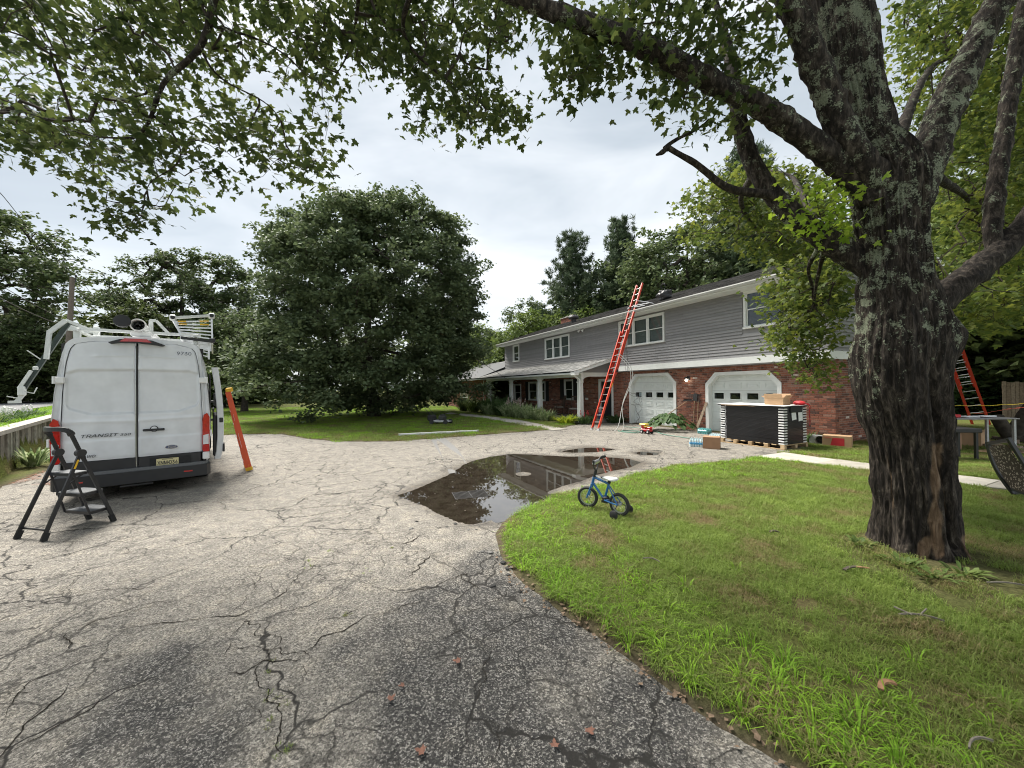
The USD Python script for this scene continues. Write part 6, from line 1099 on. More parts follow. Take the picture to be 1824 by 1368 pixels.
# red extension ladder on the eave
rl = thing('extension_ladder', 'long red extension ladder leaning on the eave between porch and garage', 'ladder', (0, 0, 0))
b0, b1 = hw(6.70, 3.32, .0), hw(7.12, .42, 6.38); ld = unit(b1 - b0); lw_ = unit(HD - ld * (HD @ ld)); lt = unit(np.cross(ld, lw_)); Lh = np.linalg.norm(b1 - b0); lt = -lt if lt @ HN < 0 else lt
def section(t0, t1, half_w, off, nm):
    for s in (-1, 1):
        p, q = b0 + ld * t0 + lw_ * s * half_w + lt * off, b0 + ld * t1 + lw_ * s * half_w + lt * off
        m = MB()
        m.bar(p, q, .085, .012, lw_); m.bar(p + lt * .038 - lw_ * s * .024, q + lt * .038 - lw_ * s * .024, .009, .036, lw_); m.bar(p - lt * .038 - lw_ * s * .024, q - lt * .038 - lw_ * s * .024, .009, .036, lw_); obj(nm, m, 'red_glassfibre', rl)
    k = t0 + .28
    while k < t1 - .1: m = MB(); m.tube([b0 + ld * k - lw_ * half_w + lt * off, b0 + ld * k + lw_ * half_w + lt * off], .016, 8); obj('rung', m, 'aluminium', rl); k += .305
section(.08, 4.6, .215, 0, 'lower_rail'); section(2.55, Lh, .18, -.085, 'upper_rail')
for s in (-1, 1): m = MB(); m.bar(b0 + lw_ * s * .215, b0 + lw_ * s * .215 + ld * .12, .05, .09, np.cross(ld, lt)); m.cbox(b0 + lw_ * s * .215 - [.06, .06, 0], b0 + lw_ * s * .215 + [.06, .06, .02], .006); obj('ladder_foot', m, 'galvanised', rl)
for s in (-1, 1):
    for k in (2.62, 5.75): m = MB(); m.bar(b0 + ld * k + lw_ * s * .20 - lt * .05, b0 + ld * (k + .1) + lw_ * s * .20 - lt * .05, .07, .12, np.cross(ld, lt)); obj('rail_bracket', m, 'black_plastic', rl)
    m = MB(); p = b0 + ld * 1.9 + lw_ * s * .228; m.bar(p, p + ld * .2, .004, .05, np.cross(ld, lt)); obj('rail_sticker', m, 'yellow_plastic', rl)
m = MB(); pa = b0 + ld * 6.05 + lw_ * -.2; m.tube(spline([pa, pa - lw_ * .35 - HN * .25 + [0, 0, -.12], pa - lw_ * .62 - HN * .5 + [0, 0, -.34], pa - lw_ * .50 - HN * .55 + [0, 0, -.42]], 14), .018, 8); m.tube([b0 + ld * 5.8 - lw_ * .2, b0 + ld * 5.8 - lw_ * .75 - HN * .25], .018, 8); m.tube([b0 + ld * 5.72 - lw_ * .2, b0 + ld * 5.72 - lw_ * .6 - HN * .2], .018, 8); obj('stand_off_arm', m, 'aluminium', rl, smooth=40)
# black bag on the roof beside the ladder top
def roofz(n): return EV[1] + (EV[0] - n) * (RG[1] - EV[1]) / (EV[0] - RG[0])
bg = hw(6.35, -.35, roofz(-.35)); ms = trimesh.creation.icosphere(3); v = np.array(ms.vertices); v = v * (1 + .9 * (meshkit.fbm(v * 2.4, 3, 4)[:, None] - .5)) * [.34, .26, .30]; v[:, 2] = np.minimum(v[:, 2], .20 + .10 * v[:, 0]); v[:, 2] = np.maximum(v[:, 2], -.22) + .22
bgo = thing('black_bag', 'lumpy black bag set on the roof beside the ladder top', 'bag', bg, HA); obj('sack', (v, ms.faces), 'black_metal', bgo, smooth=True); m = MB(); m.tube(spline([(.1, 0, .5), (.15, .05, .66), (0, .1, .7), (-.1, .05, .52)], 12), .02, 6); obj('bag_handle', m, 'rubber', bgo)

# hanging cables and the ropes of the ladder
def wirething(name, paths, r, mat, label, cat, k=6):
    m = MB(); [m.tube(spline(p, 40 if len(p) > 3 else 16), r, k) for p in paths]; return obj(name, m, mat, label=label, cat=cat, smooth=40)
rk = np.random.default_rng(77)
loops = []
for q in range(3):
    u = 7.52 - q * .10; P = [hw(u, .95, 5.1), hw(u + .02, .97, 3.6), hw(u - .03, .95, 2.3), hw(u + .05, .85, 1.5)]
    for k in range(9): P.append(hw(u + rk.normal(0, .14) - .05, .35 + rk.uniform(-.1, .15), 1.3 - k * .14 + rk.normal(0, .05)))
    P.append(hw(u - .1, .4, .02)); loops.append(P)
wirething('hanging_cable', loops, .006, 'cable_dark', 'thin dark cables hanging from the eave in loops before the left garage door', 'cable', 5)
wirething('white_rope', [[b0 + ld * 3.4 - lw_ * .2 + lt * .05, hw(6.22, 1.75, 2.0), hw(6.18, 2.35, .9), hw(6.0, 2.9, .02), hw(6.4, 3.1, .015)], [b0 + ld * 3.3 - lw_ * .2 + lt * .05, hw(6.28, 1.85, 1.8), hw(6.22, 2.3, .8), hw(5.9, 2.6, .02), hw(6.2, 2.9, .015)]], .012, 'rope', 'white pull ropes hanging from the extension ladder to the ground', 'rope', 6)
wirething('garden_hose', [[hw(6.9, 1.6, .03), hw(6.0, 1.4, .03), hw(5.0, 1.75, .03), hw(4.2, 2.2, .03), hw(3.2, 2.3, .03), hw(2.6, 2.45, .03)], [hw(5.2, 2.5, .03), hw(5.5, 2.75, .03), hw(5.9, 2.6, .03), hw(5.6, 2.3, .03), hw(5.2, 2.4, .03), hw(5.0, 2.7, .03), hw(5.6, 2.9, .03), hw(6.0, 2.7, .03)]], .014, 'hose_green', 'pale green garden hose trailing in front of the garage doors', 'hose', 6)

# toy truck
tk = at(1152, 773); toy = thing('toy_truck', 'small red and yellow toy truck before the left garage door', 'toy truck', (tk[0], tk[1], .012), 2.2)
m = MB(); m.cbox((-.20, -.10, .08), (.20, .10, .19), .03); m.cbox((-.20, -.09, .19), (-.02, .09, .25), .03); m.cbox((.06, -.09, .19), (.19, .09, .33), .025); obj('truck_body', m, 'toy_red', toy)
m = MB(); m.cbox((-.02, -.12, .31), (.24, .12, .36), .015); m.cbox((-.06, -.11, .245), (.05, .11, .285), .01); obj('yellow_roof', m, 'toy_yellow', toy)
for x in (-.13, .13):
    for s in (-1, 1): m = MB(); m.lathe([(0, -.03), (.06, -.03), (.075, -.015), (.075, .015), (.06, .03), (0, .03)], mat4((1, 0, 0), (0, 0, 1), (0, -s, 0), (x, s * .115, .075)), 18); w_ = obj('toy_wheel', m, 'tyre_toy', toy, smooth=40); m = MB(); m.tube([(x, s * .146, .075), (x, s * .15, .075)], .032, 12); obj('hub', m, 'white_plastic', w_)

# pallet of solar panels
pc = hw(1.16, 1.55, .012); PAL = HA; pal = thing('pallet', 'pale wooden pallet on the driveway under the stack of black panels', 'pallet', pc, PAL)
def pbar(lo, hi, nm): m = MB(); m.cbox(lo, hi, .004); v, f = m.mesh(); obj(nm, (v, f), 'lumber', pal, prim={'tone': np.full(len(v), rk.random())})
LX, LY = 1.86, 1.14
for y in (-LY / 2, -.05, LY / 2 - .1): pbar((-LX / 2, y, 0), (LX / 2, y + .1, .02), 'bottom_board')
for x in (-LX / 2, -.50, -.05, .40, LX / 2 - .11):
    for y in (-LY / 2, -.05, LY / 2 - .1): pbar((x, y, .021), (x + .11, y + .1, .105), 'block')
for k in range(9): pbar((-LX / 2 + k * .2166, -LY / 2, .106), (-LX / 2 + k * .2166 + .125, LY / 2, .128), 'deck_board')
NP, PH, Z0 = 28, .0362, .132
PLAB = lambda k: f"black solar panel{' with white corner blocks' if k % 2 == 0 else ''}, {ORD[k]} from the bottom of the stack"
def panel(loc, k):
    t = thing('solar_panel', PLAB(k), 'solar panel', loc, PAL, 'solar panels stacked on the pallet')
    m = MB(); m.box((-.90, -.545, .001), (.90, .545, .034)); obj('panel_frame', m, 'panel_black', t); m = MB(); m.box((-.88, -.525, .0345), (.88, .525, .0355)); obj('cells', m, 'panel_frame', t)
    for sx in (-1, 1) if k == 0 else ():
        for sy in (-1, 1): m = MB(); x, y = sx * .90, sy * .545; m.cbox((min(x + sx * .012, x - sx * .13), min(y + sy * .012, y - sy * .16), .001), (max(x + sx * .012, x - sx * .13), max(y + sy * .012, y - sy * .16), .0345), .004); obj('corner_block', m, 'corner_white', t)
    m = MB(); m.box((.735, .546, .012), (.765, .5475, .026)); obj('barcode', m, 'paper', t); return t
pp_ = [panel(pc + [0, 0, Z0], 0), panel(pc + [0, 0, Z0 + PH], 1)]
for k in range(2, NP): copyof(pp_[k % 2], 'solar_panel', pc + [rk.normal(0, .003), rk.normal(0, .003), Z0 + k * PH], PAL, 1.0, PLAB(k), 'solar panel', 'solar panels stacked on the pallet')
zt_ = Z0 + NP * PH; tp_ = thing('cover_board', 'warped white edged cover sheet lying on top of the panel stack', 'cover', pc + [0, 0, zt_ + .001], PAL)
m = MB(); m.box((-.95, -.60, .028), (1.02, .60, .034)); obj('white_sheet', m, 'corner_white', tp_); m = MB(); m.box((-.93, -.58, .003), (.98, .58, .027)); obj('dark_layer', m, 'panel_black', tp_); m = MB(); m.ext(Polygon([(-.2, .001), (.85, .001), (.85, .02), (.3, .024)]), .02, mat4((1, 0, 0), (0, 0, 1), (0, -1, 0), (0, .602, 0))); obj('cardboard_layer', m, 'cardboard', tp_)
def carton(name, label, loc, size, rot, mat='cardboard', flaps=False, cat='cardboard box', group=None):
    b = thing(name, label, cat, loc, rot, group); x, y, z = np.array(size) / [2, 2, 1]; m = MB(); t = .006
    if flaps:
        m.box((-x, -y, 0), (x, y, t)); m.box((-x, -y, t), (x, -y + t, z)); m.box((-x, y - t, t), (x, y, z)); m.box((-x, -y + t, t), (-x + t, y - t, z)); m.box((x - t, -y + t, t), (x, y - t, z)); obj('carton_body', m, mat, b)
        for s in (-1, 1): m = MB(); m.bar((s * x, 0, z), (s * (x + .09), 0, z + .05 * (1 if s > 0 else 1.6)), 2 * y, t, (0, 0, 1)); obj('flap', m, mat, b)
        for s in (-1, 1): m = MB(); m.bar((0, s * y, z), (0, s * (y + .05), z + .11), 2 * x - .02, t, (0, 0, 1)); obj('flap', m, mat, b)
    else:
        m.cbox((-x, -y, 0), (x, y, z), .004); obj('carton_body', m, mat, b); m = MB(); m.box((-x - .0005, -.025, z - .1), (x + .0005, .025, z + .0008)); obj('tape', m, 'cardboard_dark' if mat == 'cardboard' else 'cardboard', b)
    return b
carton('open_carton', 'opened cardboard box with raised flaps on top of the panel stack', pc + HD * -.42 + HN * -.05 + [0, 0, zt_ + .036], (.50, .36, .20), PAL, flaps=True)
sp = thing('red_strap', 'crumpled red strap hanging over the right end of the panel stack', 'strap', pc, PAL)
m = MB(); e = (-.985, -.42)
P = spline([(-.70, -.40, zt_ + .06), (-.80, -.48, zt_ + .12), (-.92, -.40, zt_ + .07), (-1.0, -.50, zt_ + .05), (-.965, -.60, zt_ - .1), (-.96, -.605, zt_ - .3), (-.955, -.60, zt_ - .55)], 30)
for i in range(29): m.bar(P[i], P[i + 1], .05, .006, (1, 1, .2))
obj('webbing', m, 'strap_red', sp); m = MB(); m.tm(trimesh.creation.icosphere(2, 1.0), mat4((.16, 0, 0), (0, .12, 0), (0, 0, .06), (-.80, -.42, zt_ + .085))); v, f = m.mesh(); v += .05 * (meshkit.fbm(v * 9, 3, 3)[:, None] - .5); obj('bundle', (v, f), 'strap_red', sp, smooth=True)
for i, (y, dz_, hh_) in enumerate(((.10, -.16, .30), (-.22, -.14, .36))):
    m = MB(); m.bar((-.915, y, zt_ + dz_ + .1), (-.918, y - .03, zt_ + dz_ - hh_ + .1), .21, .002, (1, 0, .01)); obj('packing_note', m, 'paper', label=['left sheet of white packing paper taped to the right end of the panel stack', 'right sheet of white packing paper taped to the right end of the panel stack'][i], cat='paper'); pr_ = stage.GetPrimAtPath('/World/packing_note' + ('' if i == 0 else '_001')); UsdGeom.Xformable(pr_).AddTranslateOp().Set(Gf.Vec3d(*map(float, pc))); UsdGeom.Xformable(pr_).AddRotateZOp().Set(math.degrees(PAL))
m = MB(); m.cbox((-.93, -.3, zt_ - .16), (-.905, .25, zt_ + .02), .008); cv = obj('stack_wrap', m, 'rubber', label='dark wrap folded over the right end of the panel stack', cat='wrap'); UsdGeom.Xformable(cv).AddTranslateOp().Set(Gf.Vec3d(*map(float, pc))); UsdGeom.Xformable(cv).AddRotateZOp().Set(math.degrees(PAL))

bx = at(1268, 799); carton('cardboard_box', 'plain closed brown cardboard box beside the blue water bottles', (bx[0], bx[1], .01), (.42, .36, .33), HA + .55, 'cardboard_dark')
bx = at(1492, 797); b = carton('cardboard_box', 'long tan cardboard box with a red print by the brick corner', (bx[0], bx[1], .04), (.62, .36, .30), HA + .32)
fx = lambda pts: Polygon(pts)
m = MB(); m.ext(fx([(-.20, .03), (-.15, .24), (.10, .24), (.10, .03)]), .002, mat4((-1, 0, 0), (0, 0, 1), (0, 1, 0), (-.06, .1802, 0))); obj('red_print', m, 'print_red', b)
m = MB(); m.bar((.10, .181, .24), (.27, .181, .24), .004, .022, (0, 1, 0)); m.bar((.14, .181, .21), (.24, .181, .21), .004, .008, (0, 1, 0)); obj('red_line', m, 'print_red', b)
# box fan / duct piece
fx_ = at(1462, 794); fn = thing('box_fan', 'square grey metal fan unit with a round opening by the brick wall', 'fan', (fx_[0], fx_[1], .04), HA + .25)
ring_ = sbox(-.25, 0, .25, .26).difference(Point(0, .13).buffer(.115)); m = MB(); m.ext(ring_, .16, mat4((1, 0, 0), (0, 0, 1), (0, -1, 0), (0, .08, 0))); obj('housing', m, 'galvanised', fn)
m = MB(); m.box((-.2, -.07, .01), (.2, -.06, .25)); m.lathe([(0, 0), (.03, 0), (.03, .03), (0, .03)], mat4((1, 0, 0), (0, 0, 1), (0, -1, 0), (0, .0, .13)), 12)
for k in range(6): a = k * PI / 3; m.bar((0, -.02, .13), (.105 * math.cos(a), -.02, .13 + .105 * math.sin(a)), .012, .05, (0, 1, .4))
obj('fan_blades', m, 'black_plastic', fn)
# packs of bottles
def bottles(loc, rot, label, mat, nx, ny, h=.21):
    b = thing('bottle_pack', label, 'bottles', loc, rot)
    for i in range(nx):
        for j in range(ny): m = MB(); m.lathe([(0, 0), (.030, .0), (.033, .02), (.033, h * .66), (.026, h * .8), (.013, h * .92), (.013, h), (0, h)], mat4((1, 0, 0), (0, 1, 0), (0, 0, 1), ((i - (nx - 1) / 2) * .068, (j - (ny - 1) / 2) * .068, 0)), 10); obj('bottle', m, mat, b, smooth=40)
    m = MB(); m.cbox((-nx * .034 - .004, -ny * .034 - .004, .05), (nx * .034 + .004, ny * .034 + .004, .15), .03); obj('wrap_band', m, 'plastic_blue' if mat == 'plastic_clear' else mat, b); return b
q = at(1243, 796); bottles((q[0], q[1], .012), HA + .5, 'blue shrink wrapped pack of water bottles left of the brown box', 'plastic_clear', 6, 4, .24)
q = at(1276, 785); bottles((q[0], q[1], .012), HA + .2, 'pale pack of water bottles beside the pallet corner', 'plastic_clear', 5, 4)
q = at(1255, 773); bottles((q[0], q[1], .012), HA, 'teal wrapped pack of bottles beside the hosta', 'plastic_teal', 6, 4, .20)
# hand tools leaning on the brick
def tool(name, label, a, b, head, cat):
    t = thing(name, label, cat, (0, 0, 0)); m = MB(); m.tube([a, b], .016, 8); obj('handle', m, 'wood_handle', t); d = unit(b - a); h = MB()
    if head == 'fork': [h.tube([b - HD * x, b - HD * x + d * .30], .012, 6) for x in (-.06, 0, .06)]; h.bar(b - HD * .07, b + HD * .07, .03, .03)
    elif head == 'spade': P = Polygon([(-.09, 0), (.09, 0), (.10, .2), (.06, .3), (-.06, .3), (-.10, .2)]); h.ext(P, .012, mat4(HD, d, np.cross(HD, d), b))
    else: h.bar(b - HD * .20, b + HD * .20, .07, .05); [h.bar(b + HD * x, b + HD * x + d * .0 + np.array([0, 0, .09]), .008, .03) for x in np.linspace(-.18, .18, 9)]
    obj('head', h, 'steel_dark', t)
tool('garden_spade', 'long handled spade, left of two upright tools on the brick pier', hw(4.62, .16, .02), hw(4.60, .05, 1.16), 'spade', 'spade')
tool('garden_fork', 'long handled fork, right of two upright tools beside the wide garage door', hw(4.42, .18, .02), hw(4.44, .05, 1.15), 'fork', 'garden fork')
tool('push_broom', 'push broom with long pale handle slanting over the hosta', hw(5.75, .75, .35), hw(4.85, .14, 1.16), 'broom', 'broom')
m = MB(); m.bar(hw(4.28, .42, .01), hw(4.08, .05, 1.12), .10, .025, HN); v, f = m.mesh(); obj('leaning_board', (v, f), 'old_wood', label='narrow grey board leaning on the left jamb of the wide garage door', cat='board', prim={'tone': np.full(len(v), .8)})

# white downspout lying on the lawn edge
a, b = at(710, 778), at(850, 771); a[2] = b[2] = .075; m = MB(); m.bar(a, b, .085, .065); m.bar(a + [0, .11, 0], b + [.05, .09, 0], .08, .05); gp_ = thing('gutter_length', 'pair of pale downspout lengths lying along the lawn edge', 'downspout', (0, 0, 0)); m = MB(); m.bar(a, b, .085, .065); obj('pipe', m, 'white_plastic', gp_); m = MB(); m.bar(a + [.06, .12, 0], b + [.05, .11, 0], .08, .06); obj('pipe', m, 'galvanised', gp_)
# mower
q = at(785, 757); mw = thing('lawn_mower', 'dark push mower parked on the lawn under the round tree', 'lawn mower', (q[0], q[1], .04), -.25); mS = 1.25
m = MB(); m.cbox((-.36, -.24, .10), (.36, .24, .20), .05); m.cbox((.36, -.22, .12), (.48, .22, .16), .03); obj('deck', m, 'galvanised', mw); m = MB(); m.cbox((-.05, -.2, .20), (.24, .2, .42), .05); m.cbox((.0, -.12, .42), (.2, .12, .47), .03); obj('engine', m, 'mower_dark', mw)
m = MB(); m.cbox((-.62, -.22, .16), (-.30, .22, .45), .06); obj('grass_bag', m, 'rubber', mw)
for x in (-.34, .38):
    for s in (-1, 1): m = MB(); m.lathe([(0, -.025), (.10, -.025), (.12, -.01), (.12, .01), (.10, .025), (0, .025)], mat4((1, 0, 0), (0, 0, 1), (0, -s, 0), (x, s * .29, .12)), 20); obj('wheel', m, 'tyre_toy', mw, smooth=40)
m = MB(); [m.tube([(-.25, s * .2, .2), (-.7, s * .2, .75), (-.75, s * .2, .85)], .013, 8) for s in (-1, 1)]; m.tube([(-.75, -.2, .85), (-.75, .2, .85)], .013, 8); obj('handle_bar', m, 'black_metal', mw)

# rocking chairs and buckets on the porch
def rocker(loc, rot, label):
    t = thing('rocking_chair', label, 'chair', loc, rot); z0 = 0
    for s in (-1, 1):
        m = MB(); P = [(x, s * .26, .03 + .10 * (x / .45) ** 2) for x in np.linspace(-.45, .45, 11)]; [m.bar(P[i], P[i + 1], .03, .035) for i in range(10)]; obj('rocker', m, 'chair_wood', t)
        for x in (-.22, .22): m = MB(); m.bar((x, s * .26, .05), (x * 1.02, s * .25, .64 if x > 0 else 1.05), .035, .035, (1, 0, 0)); obj('leg', m, 'chair_wood', t)
        m = MB(); m.cbox((-.22, s * .26 - .045, .62), (.28, s * .26 + .045, .645), .008); obj('arm_rest', m, 'chair_wood', t)
    m = MB(); m.cbox((-.25, -.25, .40), (.26, .25, .43), .008); obj('seat', m, 'chair_wood', t); m = MB(); m.cbox((-.2, -.22, .431), (.24, .22, .49), .02); obj('cushion', m, 'cushion', t)
    for k in range(7): m = MB(); y = -.21 + k * .07; m.bar((-.24, y, .43), (-.36, y, 1.12), .012, .045, (1, 0, 0)); obj('back_slat', m, 'chair_wood', t)
    m = MB(); m.bar((-.36, -.27, 1.10), (-.36, .27, 1.10), .03, .07); obj('top_rail', m, 'chair_wood', t)
rocker(hw(13.15, .75, .13), HA + 1.2, 'dark rocking chair with pale cushion, farther one on the porch'); rocker(hw(11.3, 1.0, .13), HA + 2.2, 'dark rocking chair nearest the corner column of the porch')
for i, (u, n_, lb) in enumerate(((10.4, 1.2, 'dark blue bucket on the porch behind the corner column'), (9.75, .5, 'grey blue bucket on the porch by the entry door'))):
    t = thing('bucket', lb, 'bucket', hw(u, n_, .13)); m = MB(); m.lathe([(0, 0), (.12, 0), (.15, .30), (.155, .31), (.145, .31), (.115, .02), (0, .02)], None, 20); obj('pail', m, 'bucket_blue', t, smooth=40); m = MB(); m.tube(spline([(-.15, 0, .29), (-.1, 0, .40), (0, 0, .44), (.1, 0, .40), (.15, 0, .29)], 14), .006, 6); obj('bail', m, 'galvanised', t)

# child's bicycle
bR, bF = np.array([1.42, 5.17, .055]), np.array([1.07, 5.55, .055]); bk = thing('child_bicycle', "small blue child's bicycle with training wheels standing on the lawn", 'bicycle', (0, 0, 0))
bd = unit(bF - bR); bs = np.array([bd[1], -bd[0], 0]); RW = .150   # bs points to the right of travel
def B(f, s, z): return bR + bd * f + bs * s + np.array([0, 0, z])
WB = np.linalg.norm(bF - bR); st = .28
def wheel(c, d, s, nm):
    T = mat4(d, up3, s, c); m = MB(); m.lathe([(.112, -.012), (.122, -.021), (.138, -.024), (.150, -.013), (.150, .013), (.138, .024), (.122, .021), (.112, .012)], T, 40); w = obj(nm, m, 'tyre_toy', bk, smooth=40)
    m = MB(); m.lathe([(.104, -.012), (.116, -.013), (.116, .013), (.104, .012)], T, 36); obj('rim', m, 'silver', w, smooth=30)
    m = MB(); m.tube([c - s * .035, c + s * .035], .016, 10)
    for k in range(14): a = k / 14 * 2 * PI; m.tube([c + s * .02 * (-1) ** k, c + d * .11 * math.cos(a + .2) + up3 * .11 * math.sin(a + .2)], .0013, 4)
    obj('spokes', m, 'silver', w)
fd = unit(bd * math.cos(st) + bs * -math.sin(st)); fs = np.array([fd[1], -fd[0], 0])
wheel(B(0, 0, RW), bd, bs, 'rear_wheel'); cF_ = B(WB, 0, RW); wheel(cF_, fd, fs, 'front_wheel')
hd0, hd1 = B(WB - .085, 0, .36), B(WB - .12, 0, .47); stp, bb = B(.16, 0, .40), B(.235, 0, .165)
m = MB(); m.tube([hd0, hd1], .019, 12); m.tube([hd1 - up3 * .02, stp], .017, 10); m.tube([hd0 + up3 * .02, bb], .017, 10); m.tube([stp + unit(stp - bb) * .03, bb], .016, 10)
for s in (-1, 1): m.tube([bb + bs * s * .02, B(0, s * .05, RW)], .010, 8); m.tube([stp - up3 * .03 + bs * s * .012, B(0, s * .05, RW)], .009, 8)
obj('frame', m, 'bike_blue', bk, smooth=40)
m = MB(); m.tube([hd1 - bd * .0 + (stp - hd1) * .12 + up3 * .018, hd1 + (stp - hd1) * .75 + up3 * .018], .011, 8); m.tube([hd0 + (bb - hd0) * .2 + up3 * .015 + bs * .004, hd0 + (bb - hd0) * .8 + up3 * .015], .010, 8); obj('frame_decals', m, 'white_plastic', bk)
m = MB()
for s in (-1, 1): m.tube([hd0 - up3 * .01 + fs * s * .045, cF_ + fs * s * .045], .011, 8)
m.tube([hd0 - up3 * .01 - fs * .05, hd0 - up3 * .01 + fs * .05], .014, 8); obj('fork', m, 'bike_blue', bk, smooth=40)
hs = hd1 + unit(hd1 - hd0) * .10; m = MB(); m.tube([hd1 - up3 * .01, hs], .022, 10); m.tube([hd1, hs], .013, 10)
for s in (-1, 1): m.tube(spline([hs, hs + fs * s * .05 + up3 * .01, hs + fs * s * .10 + up3 * .10, hs + fs * s * .13 + up3 * .135 - fd * .01, hs + fs * s * .25 + up3 * .15 - fd * .05], 18), .010, 8)
m.tube([hs + fs * -.10 + up3 * .10, hs + fs * .10 + up3 * .10], .008, 8); obj('handle_bar', m, 'black_metal', bk, smooth=40)
m = MB(); m.tube([hs + fs * -.09 + up3 * .105, hs + fs * .09 + up3 * .105], .028, 12); obj('bar_pad', m, 'silver', bk, smooth=40)
for s in (-1, 1): m = MB(); a, b = hs + fs * s * .15 + up3 * .138 - fd * .017, hs + fs * s * .255 + up3 * .151 - fd * .052; m.tube([a, b], .016, 10); obj('grip', m, 'rubber', bk)
m = MB(); m.tube([stp, stp + unit(stp - bb) * .07], .012, 8); m.cbox((-.02, -.025, -.02), (.03, .025, .0), .005); obj('seat_post', m, 'black_metal', bk) if False else None
sp_ = stp + unit(stp - bb) * .075; m = MB(); m.tube([stp, sp_], .012, 8); m.tube([stp + unit(stp - bb) * .01, stp + unit(stp - bb) * .035], .022, 10); obj('seat_post', m, 'black_metal', bk, smooth=40)
import manifold3d as m3
def blob(pts): return trimesh.convex.convex_hull(np.vstack([np.array(trimesh.creation.icosphere(2, r).vertices) * [1, 1, zf] + p for p, r, zf in pts]))
m = MB(); m.tm(blob([(sp_ + bd * .12, .018, .8), (sp_ + bd * .04, .028, .8), (sp_ - bd * .05 + bs * .035, .036, .7), (sp_ - bd * .05 - bs * .035, .036, .7), (sp_ - bd * .085 + up3 * .008, .035, .7)])); obj('saddle', m, 'white_plastic', bk, smooth=50)
m = MB(); m.tm(blob([(sp_ + bd * .135, .018, .7), (sp_ + bd * .10, .023, .75)])); obj('saddle_nose', m, 'black_plastic', bk, smooth=50)
m = MB(); m.tube([bb - bs * .06, bb + bs * .06], .012, 8); m.lathe([(0, -.004), (.06, -.004), (.06, .004), (0, .004)], mat4(bd, up3, bs, bb + bs * .045), 20); m.bar(bb + bs * .06, bb + bs * .06 + bd * .07 - up3 * .06, .012, .016); m.bar(bb - bs * .06, bb - bs * .06 - bd * .07 + up3 * .06, .012, .016); m.bar(bb + bs * .05, B(0, .05, RW), .02, .05, bs); obj('crank_and_chain_guard', m, 'black_plastic', bk)
for s in (-1, 1): m = MB(); c = bb + bs * s * .10 + (bd * .07 - up3 * .06) * s; m.bar(c - bs * .035, c + bs * .035, .05, .018); obj('pedal', m, 'rubber', bk)
for s in (-1, 1):
    c = B(-.03, s * .19, .058); m = MB(); m.tube([B(0, s * .06, RW), B(-.01, s * .13, .11), c + bs * s * -.01], .007, 8); br2 = obj('training_wheel_arm', m, 'black_metal', bk)
    m = MB(); m.lathe([(0, -.018), (.045, -.018), (.058, -.008), (.058, .008), (.045, .018), (0, .018)], mat4(bd, up3, bs, c), 24); obj('training_wheel', m, 'tyre_toy', bk, smooth=40)

# utility pole and wires
pb = dep(121, 640, 27.0); pt = dep(129, 494, 27.0); up_ = thing('utility_pole', 'weathered wooden utility pole leaning a little behind the van', 'utility pole', (0, 0, 0))
m = MB(); lo = pb + (pb - pt) * .55; m.tube([lo, pb, pt], [.19, .17, .13], 14); obj('pole', m, 'pole_wood', up_, smooth=40); m = MB(); m.tube([pt + [.22, 0, -.35], pt + [.24, 0, .05]], .03, 8); m.lathe([(0, 0), (.06, 0), (.07, .06), (.04, .12), (0, .14)], mat4((1, 0, 0), (0, 1, 0), (0, 0, 1), pt + [.24, 0, .05]), 12); m.bar(pt + [.1, 0, -.3], pt + [.24, 0, -.3], .03, .03); obj('insulator', m, 'steel_dark', up_)
def wire(px, r, name, label):
    P = np.array([dep(*p) for p in px]); m = MB(); m.tube(spline(P, 40), r, 5); obj(name, m, 'cable_dark', label=label, cat='wire')
wire([(-60, 290, 14), (12, 357, 17), (70, 432, 21), (134, 490, 27), (160, 520, 33), (185, 545, 40)], .014, 'overhead_wire', 'top overhead wire running over the utility pole to the upper left')
wire([(-60, 458, 18), (0, 485, 21), (60, 520, 24), (118, 556, 27)], .014, 'overhead_wire', 'overhead wire sagging left of the pole, uppermost of the lower three')
wire([(-60, 478, 18), (0, 508, 21), (60, 542, 24), (112, 570, 26)], .018, 'overhead_wire', 'overhead wire sagging left of the pole, middle of the lower three')
wire([(-60, 508, 17), (0, 531, 20), (60, 560, 23), (104, 577, 25)], .026, 'overhead_wire', 'thick pale overhead wire, lowest one left of the pole')
wire([(848, 640, 16), (880, 660, 18), (907, 678, 20.5)], .012, 'service_wire', 'dark wire slanting down to the porch beam from the round tree')

# right hand side: tables, boxes, far ladder, tapes, chair, fence, logs
def table(name, label, c, rot, size, h, top, legm, thick=.04, cat='table'):
    t = thing(name, label, cat, c, rot); x, y = size[0] / 2, size[1] / 2; m = MB(); m.cbox((-x, -y, h - thick), (x, y, h), .01); obj('table_top', m, top, t)
    for sx in (-1, 1):
        for sy in (-1, 1): m = MB(); m.bar((sx * (x - .08), sy * (y - .06), 0), (sx * (x - .08), sy * (y - .06), h - thick), .05, .05, (1, 0, 0)); obj('leg', m, legm, t)
    return t
tA = at(1724, 822); table('work_bench', 'low black metal bench right of the big trunk', (tA[0] - .5, tA[1] + .15, .03), -.1, (1.35, .5), .72, 'black_metal', 'black_metal', .09)
tB = dep(1735, 740, 10.0); tt = table('folding_table', 'grey folding table with thin legs and papers behind the black bench', (tB[0] - .15, 10.0, .03), -.05, (1.7, .7), .83, 'grey_paint', 'galvanised', .03)
